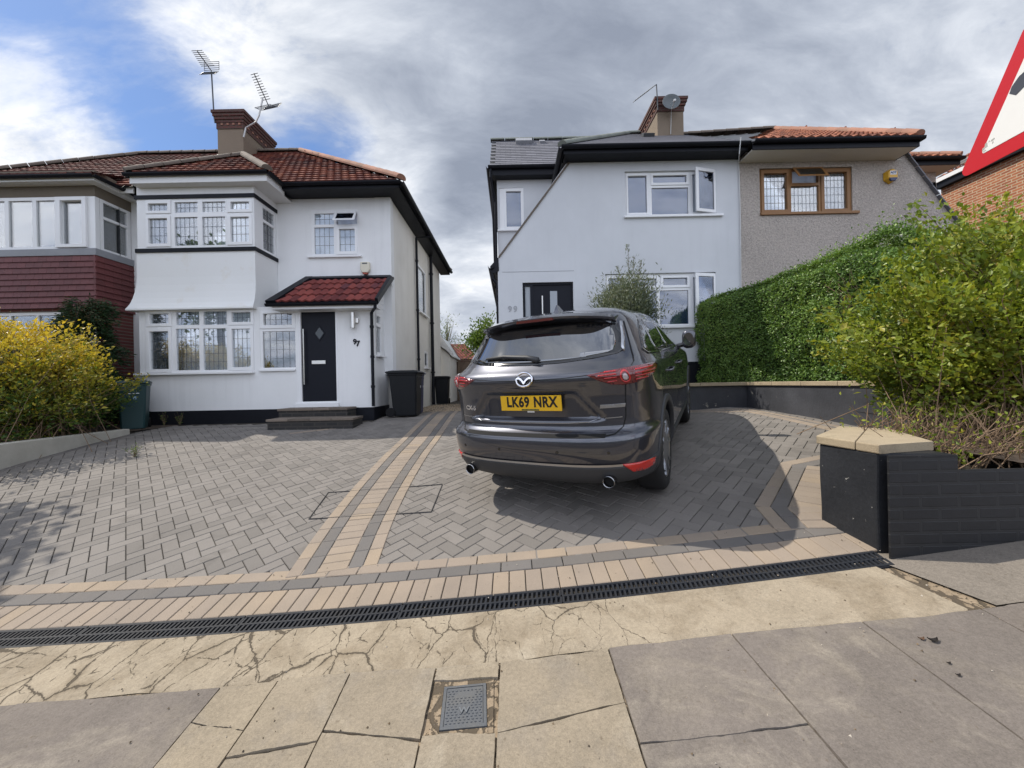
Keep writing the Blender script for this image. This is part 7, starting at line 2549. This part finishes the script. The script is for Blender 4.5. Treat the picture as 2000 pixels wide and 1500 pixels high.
# ------------------------------------------------------------------ far end of the side passage
def build_far():
    yb = 17.2
    f = thing('fence', 'weathered brown close-board fence closing the passage between the two houses', 'fence', (-1.6, yb, gz(-1.5, 9)))
    zt = W(890, 706, yb).z; z0 = gz(-1.5, 9) - .1
    mb = MB(); x = -3.2
    while x < .4:
        mb.cur = random.random(); mb.box(x, x + .118, yb + random.uniform(-.008, .008), yb + .03, z0, zt + random.uniform(-.015, .015)); x += .123
    mb.build('boards', M['fence'], f)
    mb = MB(); mb.box(-3.2, .4, yb - .03, yb + .04, zt + .02, zt + .06); mb.build('rail', M['fence'], f)
    for px in (-2.4, -.6):
        mb = MB(); mb.box(px, px + .09, yb - .06, yb - .0, z0, zt + .05); mb.build('post', M['fence'], f)
    h = thing('distant_house', 'far house with a red tiled roof seen beyond the fence', 'house', (-6, 40, .5))
    y = 38
    x0, x1 = W(845, 680, y).x, W(912, 690, y).x
    ze, zr = W(890, 702, y).z, W(876, 664, y).z
    mb = MB(); mb.box(x0 - 5, x1 + .8, y + .4, y + 8, -1, ze); mb.build('wall', M['brick_red'], h)
    mb = MB(); tile_roof(mb, (x0 - 5.3, y, ze), (1, 0, 0), (0, 4, zr - ze), [(0, 0), (x1 + 1.2 - x0 + 5.3, 0), (x1 - .6 - x0 + 5.3, 4.4), (0, 4.4)], course=.3, tw=.3, amp=.02, lift=.03)
    mb.face([(x0 - 5.3, y, ze - .03), (x1 + 1.2, y, ze - .03), (x1 - .6, y + 4, zr - .03), (x0 - 5.3, y + 4, zr - .03)]); mb.face([(x1 + 1.2, y, ze - .03), (x1 + 1.2, y + 8, ze - .03), (x1 - .6, y + 4, zr - .03)])
    mb.build('roof', M['tile'], h, recalc=False)
    # gravel beside the flank wall
    mb = MB()
    for k in range(2600):
        x = random.uniform(-2.72, -1.15); y = random.uniform(9.45, 13)
        r = random.uniform(.010, .024); mb.cur = random.random()
        c = Vector((x, y, gz(x, y) + .003 + r * .3)); a = random.random() * 6
        v = [c + Vector((r * math.cos(a + k_ * 1.571), r * .8 * math.sin(a + k_ * 1.571), 0)) for k_ in range(4)] + [c + Vector((0, 0, r * .7))]
        mb.mesh(v, [(0, 1, 4), (1, 2, 4), (2, 3, 4), (3, 0, 4)])
    g = mb.build('gravel', surf('gravel', (.3, .24, .17), .9, .1, 3, rnd_cols=[(.16, .12, .09), (.3, .23, .15), (.4, .32, .22), (.24, .2, .16)]), recalc=False)
    aset(g, kind='stuff')
    # row of greenery across the road, behind the photographer
    n = 9000
    P = np.stack([rng.uniform(-26, 26, n), -12.5 + rng.normal(size=n) * .5, gz(0, 0) + rng.uniform(-.2, 1, n) * 1.45], 1)
    P[:, 2] += .35 * lump(P, .35, 3) * (P[:, 2] > .9)
    o = leaves('roadside_greenery', P, rng.normal(size=P.shape) + np.array([0, .5, .4]), rng.uniform(.25, .5, n), .6, .35 + rng.normal(size=n) * .2, M['leaf_hedge'])
    aset(o, kind='stuff')


build_far()


# ------------------------------------------------------------------ bins, steps, sign
def wheelie_bin(label, loc, rot, h, w, d, mat, marks=None):
    t = thing('wheelie_bin', label, 'bin', (0, 0, 0), 'wheelie bins')
    t.location = loc; t.rotation_euler = (0, 0, rot)
    def part(mb, name, m, parent=None, **k):
        o = mb.build(name, m, None, **k); o.parent = parent or t; return o
    mb = MB(); rings = []
    for q, s in ((0.02, .80), (.06, .82), (.5, .91), (.86, .985), (.865, 1.04), (.90, 1.05), (.90, 1.0)):
        ww, dd = w / 2 * s, d / 2 * s
        yo = -(1 - s) * d * .22
        rings.append([(-ww + .03, -dd + yo, q * h), (ww - .03, -dd + yo, q * h), (ww, -dd + .03 + yo, q * h), (ww, dd + yo, q * h), (-ww, dd + yo, q * h), (-ww, -dd + .03 + yo, q * h)])
    mb.loft(rings)
    # moulded grip ribs at the front
    mb.box(-w * .32, w * .32, -d / 2 * .99 - .012, -d / 2 * .9, h * .80, h * .835)
    b = part(mb, 'body', mat, bevel=.008)
    mb = MB(); rings = []
    for dz, s, yo in ((.0, 1.10, -.012), (.025, 1.11, -.012), (.05, 1.04, 0), (.065, .8, 0), (.068, .4, 0)):
        ww, dd = w / 2 * s, d / 2 * s
        rings.append([(-ww, -dd + yo, h * .905 + dz), (ww, -dd + yo, h * .905 + dz), (ww, dd + yo, h * .905 + dz), (-ww, dd + yo, h * .905 + dz)])
    mb.loft(rings)
    for s in (-1, 1): mb.box(s * w * .28 - .03, s * w * .28 + .03, d / 2, d / 2 + .09, h * .90, h * .95)
    part(mb, 'lid', mat, bevel=.01)
    mb = MB(); mb.tube([(-w * .36, d / 2 + .085, h * .93), (w * .36, d / 2 + .085, h * .93)], .015, 10); part(mb, 'handle', mat)
    for s in (-1, 1):
        mb = MB(); mb.lathe([(.03, s * (w * .40)), (.095, s * (w * .40)), (.1, s * (w * .41)), (.1, s * (w * .47)), (.09, s * (w * .48)), (.05, s * (w * .475)), (.03, s * (w * .48))], (0, d / 2 - .02, .1), 'X', 24); part(mb, 'wheel', M['rubber'])
    if marks:
        for (x, z, ww, hh, mm) in marks:
            mb = MB(); yf = -d / 2 * (.91 + .075 * (z - .5) / .36) - (1 - (.91 + .075 * (z - .5) / .36)) * d * .22
            mb.box(x - ww / 2, x + ww / 2, yf - .006, yf + .01, z * h - hh / 2, z * h + hh / 2); part(mb, 'printed_mark', mm)
    return t


def on_ground(px, D):
    x = W(px, 800, D).x
    return (x, D, gz(x, D) + .004)


wheelie_bin('large black wheelie bin with its wheels towards the porch wall, nearest the steps', on_ground(794, 8.55), R(90), 1.04, .56, .60, M['bin_black'], [(.12, .62, .03, .05, M['white_mark'])])
wheelie_bin('navy blue wheelie bin half hidden behind the large black one', on_ground(803, 9.25), R(96), 1.04, .54, .58, M['bin_blue'], [(.1, .62, .03, .05, M['white_mark'])])
wheelie_bin('small black wheelie bin standing alone near the cream outhouse', on_ground(865, 13.6), R(4), 1.02, .5, .5, M['bin_black'])
wheelie_bin('dark green wheelie bin with white marks between the yellow bush and the white bay', on_ground(263, 7.55), R(36), .98, .42, .5, M['bin_green'],
            [(.0, .80, .2, .008, M['white_mark']), (-.05, .71, .07, .014, M['white_mark']), (.02, .712, .04, .012, M['white_mark']), (.08, .715, .05, .012, M['white_mark']), (.04, .625, .045, .055, surf('pale_blue_sticker', (.3, .45, .62), .5, .05))])


def build_steps():
    g0 = W(590, 835, 7.4)
    t = thing('front_steps', 'two low dark brick steps below the black front door of the white house', 'steps', (W(600, 830, 7.6).x, 7.7, gz(-4, 7.6)))
    x0, x1 = W(519, 830, 7.25).x, W(662, 830, 7.25).x
    zt = W(590, 818, 7.25).z
    x2, x3 = W(541, 800, 7.72).x, W(679, 800, 7.72).x
    zt2 = W(610, 797.5, 7.72).z
    stone = surf('step_paving', (.16, .13, .105), .9, .2, 4, 90, .25, .4, 90, rnd=.25)
    side_ = brick_mat('dark_step_brick', (.035, .032, .03), (.022, .022, .022), (.05, .045, .04), axis='XY', bw=.22, bh=.075)
    mb = MB(); mb.box(x0 + .02, x1 + .25, 7.27, 7.75, gz(-4, 7.3) - .1, zt - .045); mb.box(x2 + .02, x3 - .02, 7.74, DB - .018, gz(-4, 7.7) - .1, zt2 - .045); mb.build('riser', side_, t)
    for (xa, xb, ya, yb, z) in ((x0, x1 + .27, 7.25, 7.76, zt), (x2, x3, 7.72, DB - .018, zt2)):
        mb = MB(); n = 4
        for k in range(n):
            mb.cur = random.random(); a = xa + (xb - xa) * k / n; b = xa + (xb - xa) * (k + 1) / n - .006
            mb.box(a, b, ya, ya + (yb - ya) * .5 - .004, z - .045, z + random.uniform(-.002, .002)); mb.cur = random.random(); mb.box(a, b, ya + (yb - ya) * .5, yb, z - .045, z)
        mb.build('tread', stone, t, bevel=.006)


build_steps()


def build_sign():
    A = Vector((W(1879, 345, 2.0).x, 2.0, CZ + 1.035))
    ph = R(-8); d = Vector((math.sin(ph), -math.cos(ph), 0)); nrm = Vector((-math.cos(ph), -math.sin(ph), 0))
    side = .60
    t = thing('road_sign', 'triangular red-bordered white warning sign on a grey post at the right edge', 'road sign', (A + d * side * .5).xy.to_3d())
    def f(a, b, dd): return A + d * a + Vector((0, 0, b)) - nrm * dd
    hgt = side * math.sqrt(3) / 2
    def tri(ins, r):
        c = [(ins * math.sqrt(3), ins), (side - ins * math.sqrt(3), ins), (side / 2, hgt - 2 * ins)]
        cen = (side / 2, hgt / 3)
        out = []
        for i, (x, y) in enumerate(c):
            vx, vy = cen[0] - x, cen[1] - y; L = math.hypot(vx, vy); o = (x + vx / L * 2 * r, y + vy / L * 2 * r)
            base = math.atan2(y - cen[1], x - cen[0])
            out += [(o[0] + r * math.cos(base + q), o[1] + r * math.sin(base + q)) for q in np.linspace(-math.pi / 3, math.pi / 3, 9)]
        return out
    redm = surf('sign_red', (.48, .012, .018), .35, .05, 2, 20, .03)
    whitem = surf('sign_white', (.72, .72, .70), .35, .05, 2, 20, .02)
    mb = MB(); mb.prism(tri(-.012, .03), f, .0, .004); pl = mb.build('plate', redm, t)
    mb = MB(); mb.prism(tri(.055, .008), f, -.0015, -.0003); mb.build('face', whitem, pl)
    mb = MB(); mb.prism([(.222, .262), (.232, .287), (.262, .312), (.33, .33), (.33, .272), (.248, .236)], f, -.0025, -.0016); mb.build('symbol', surf('sign_symbol', (.05, .055, .07), .4, .05), pl)
    mb = MB()
    for a0, a1, b0, b1 in ((.10, .112, .068, .082), (.112, .126, .075, .098), (.130, .136, .094, .102), (.140, .158, .092, .101), (.146, .152, .078, .092), (.104, .12, .060, .066)):
        mb.prism([(a0, b0), (a1, b0 + .003), (a1 - .002, b1), (a0 + .003, b1 - .002)], f, -.0024, -.0016)
    mb.build('sticker_scraps', surf('sticker_scraps', (.36, .36, .33), .8, .2), pl)
    c = A + d * (side * .5) - nrm * .045
    mb = MB(); mb.tube([(c.x, c.y, gz(c.x, c.y) - .05), (c.x, c.y, CZ + 2.6)], .038, 20); mb.build('post', surf('grey_post', (.42, .43, .43), .5, .1), t, smooth=True)
    mb = MB()
    for b in (.12, .36): mb.box(c.x - .038, c.x + .043, c.y - .043, c.y + .043, A.z + b, A.z + b + .03)
    mb.build('clamp', M['metal_pale'], t)


build_sign()


def litter():
    col = surf('dead_leaf', (.10, .055, .03), .8, .2, 20)
    dk = surf('dark_debris', (.025, .022, .02), .8, .2, 20)
    labels = ['curled black dead leaf on the grey slab at the lower right', 'reddish brown dead leaf just left of the black curled one', 'small dark scrap on the grey slab near the right edge', 'smallest dark scrap on the grey slab, nearest the camera on the right']
    for (px, py, s, m), lb in zip(((1825, 1260, .028, dk), (1801, 1256, .018, col), (1854, 1302, .012, dk), (1873, 1329, .013, dk)), labels):
        p = G(px, py); z = gz(p.x, p.y) + .006
        mb = MB(); n = 8
        top = []; bot = []
        for k in range(n + 1):
            u = k / n; w = s * .45 * math.sin(math.pi * min(max(u, .06), .97)); x = p.x + (u - .5) * s * 1.6
            h_ = s * .35 * (2 * u - 1) ** 2 + .001
            top += [(x, p.y - w + .3 * s * (2 * u - 1) ** 2, z + h_ + .2 * s), (x, p.y + .3 * s * (2 * u - 1) ** 2, z + h_), (x, p.y + w + .3 * s * (2 * u - 1) ** 2, z + h_ + .22 * s)]
        mb.mesh(top, [(3 * k, 3 * k + 1, 3 * k + 4, 3 * k + 3) for k in range(n)] + [(3 * k + 1, 3 * k + 2, 3 * k + 5, 3 * k + 4) for k in range(n)])
        aset(mb.build('dead_leaf', m, recalc=False), lb, 'leaf', 'dead leaves on the pavement')
    for px, py, h, lb in ((263, 893, .22, 'pale green weed growing alone from the paving left of centre drive'), (321, 832, .3, 'dry weed at the foot of the black plinth under the bay, left one'), (352, 828, .34, 'dry weed at the foot of the black plinth under the bay, right one')):
        p = G(px, py) if py > 840 else Vector((W(px, py, DB - .1).x, DB - .1))
        P = []; D = []; it = []
        z = gz(p.x, p.y)
        for k in range(9):
            b = Vector((p.x, p.y, z)); tp = b + Vector((random.gauss(0, .06), random.gauss(0, .04), h * random.uniform(.5, 1)))
            it.append([b, b.lerp(tp, .5), tp])
            for q in range(9):
                c = b.lerp(tp, random.random()); P.append(tuple(c)); D.append((random.gauss(0, 1), random.gauss(0, 1), .5))
        t = thing('weed', lb, 'weed', (p.x, p.y, z), 'weeds in the paving')
        twigs('stems_or_core', M['twig'], t, it, .003, .001)
        leaves('foliage', np.array(P), np.array(D), rng.uniform(.02, .045, len(P)), .3, .5 + rng.normal(size=len(P)) * .2, M['leaf_tree'], t)
    # grit and tiny leaves scattered on apron and paving
    mb = MB()
    for k in range(420):
        x = random.uniform(-3, 2.3); y = random.uniform(1.3, 2.9); s = random.choice((.002, .003, .004, .006)); mb.cur = random.random()
        z = gz(x, y) + .007; a = random.random() * 6
        mb.mesh([(x + s * math.cos(a), y + s * math.sin(a), z), (x + s * math.cos(a + 2), y + s * math.sin(a + 2), z), (x + s * math.cos(a + 4), y + s * math.sin(a + 4), z), (x, y, z + s)], [(0, 1, 3), (1, 2, 3), (2, 0, 3)])
    aset(mb.build('grit', surf('grit', (.2, .15, .1), .9, .1, 3, rnd_cols=[(.05, .04, .03), (.2, .14, .08), (.5, .45, .38)]), recalc=False), kind='stuff')


litter()
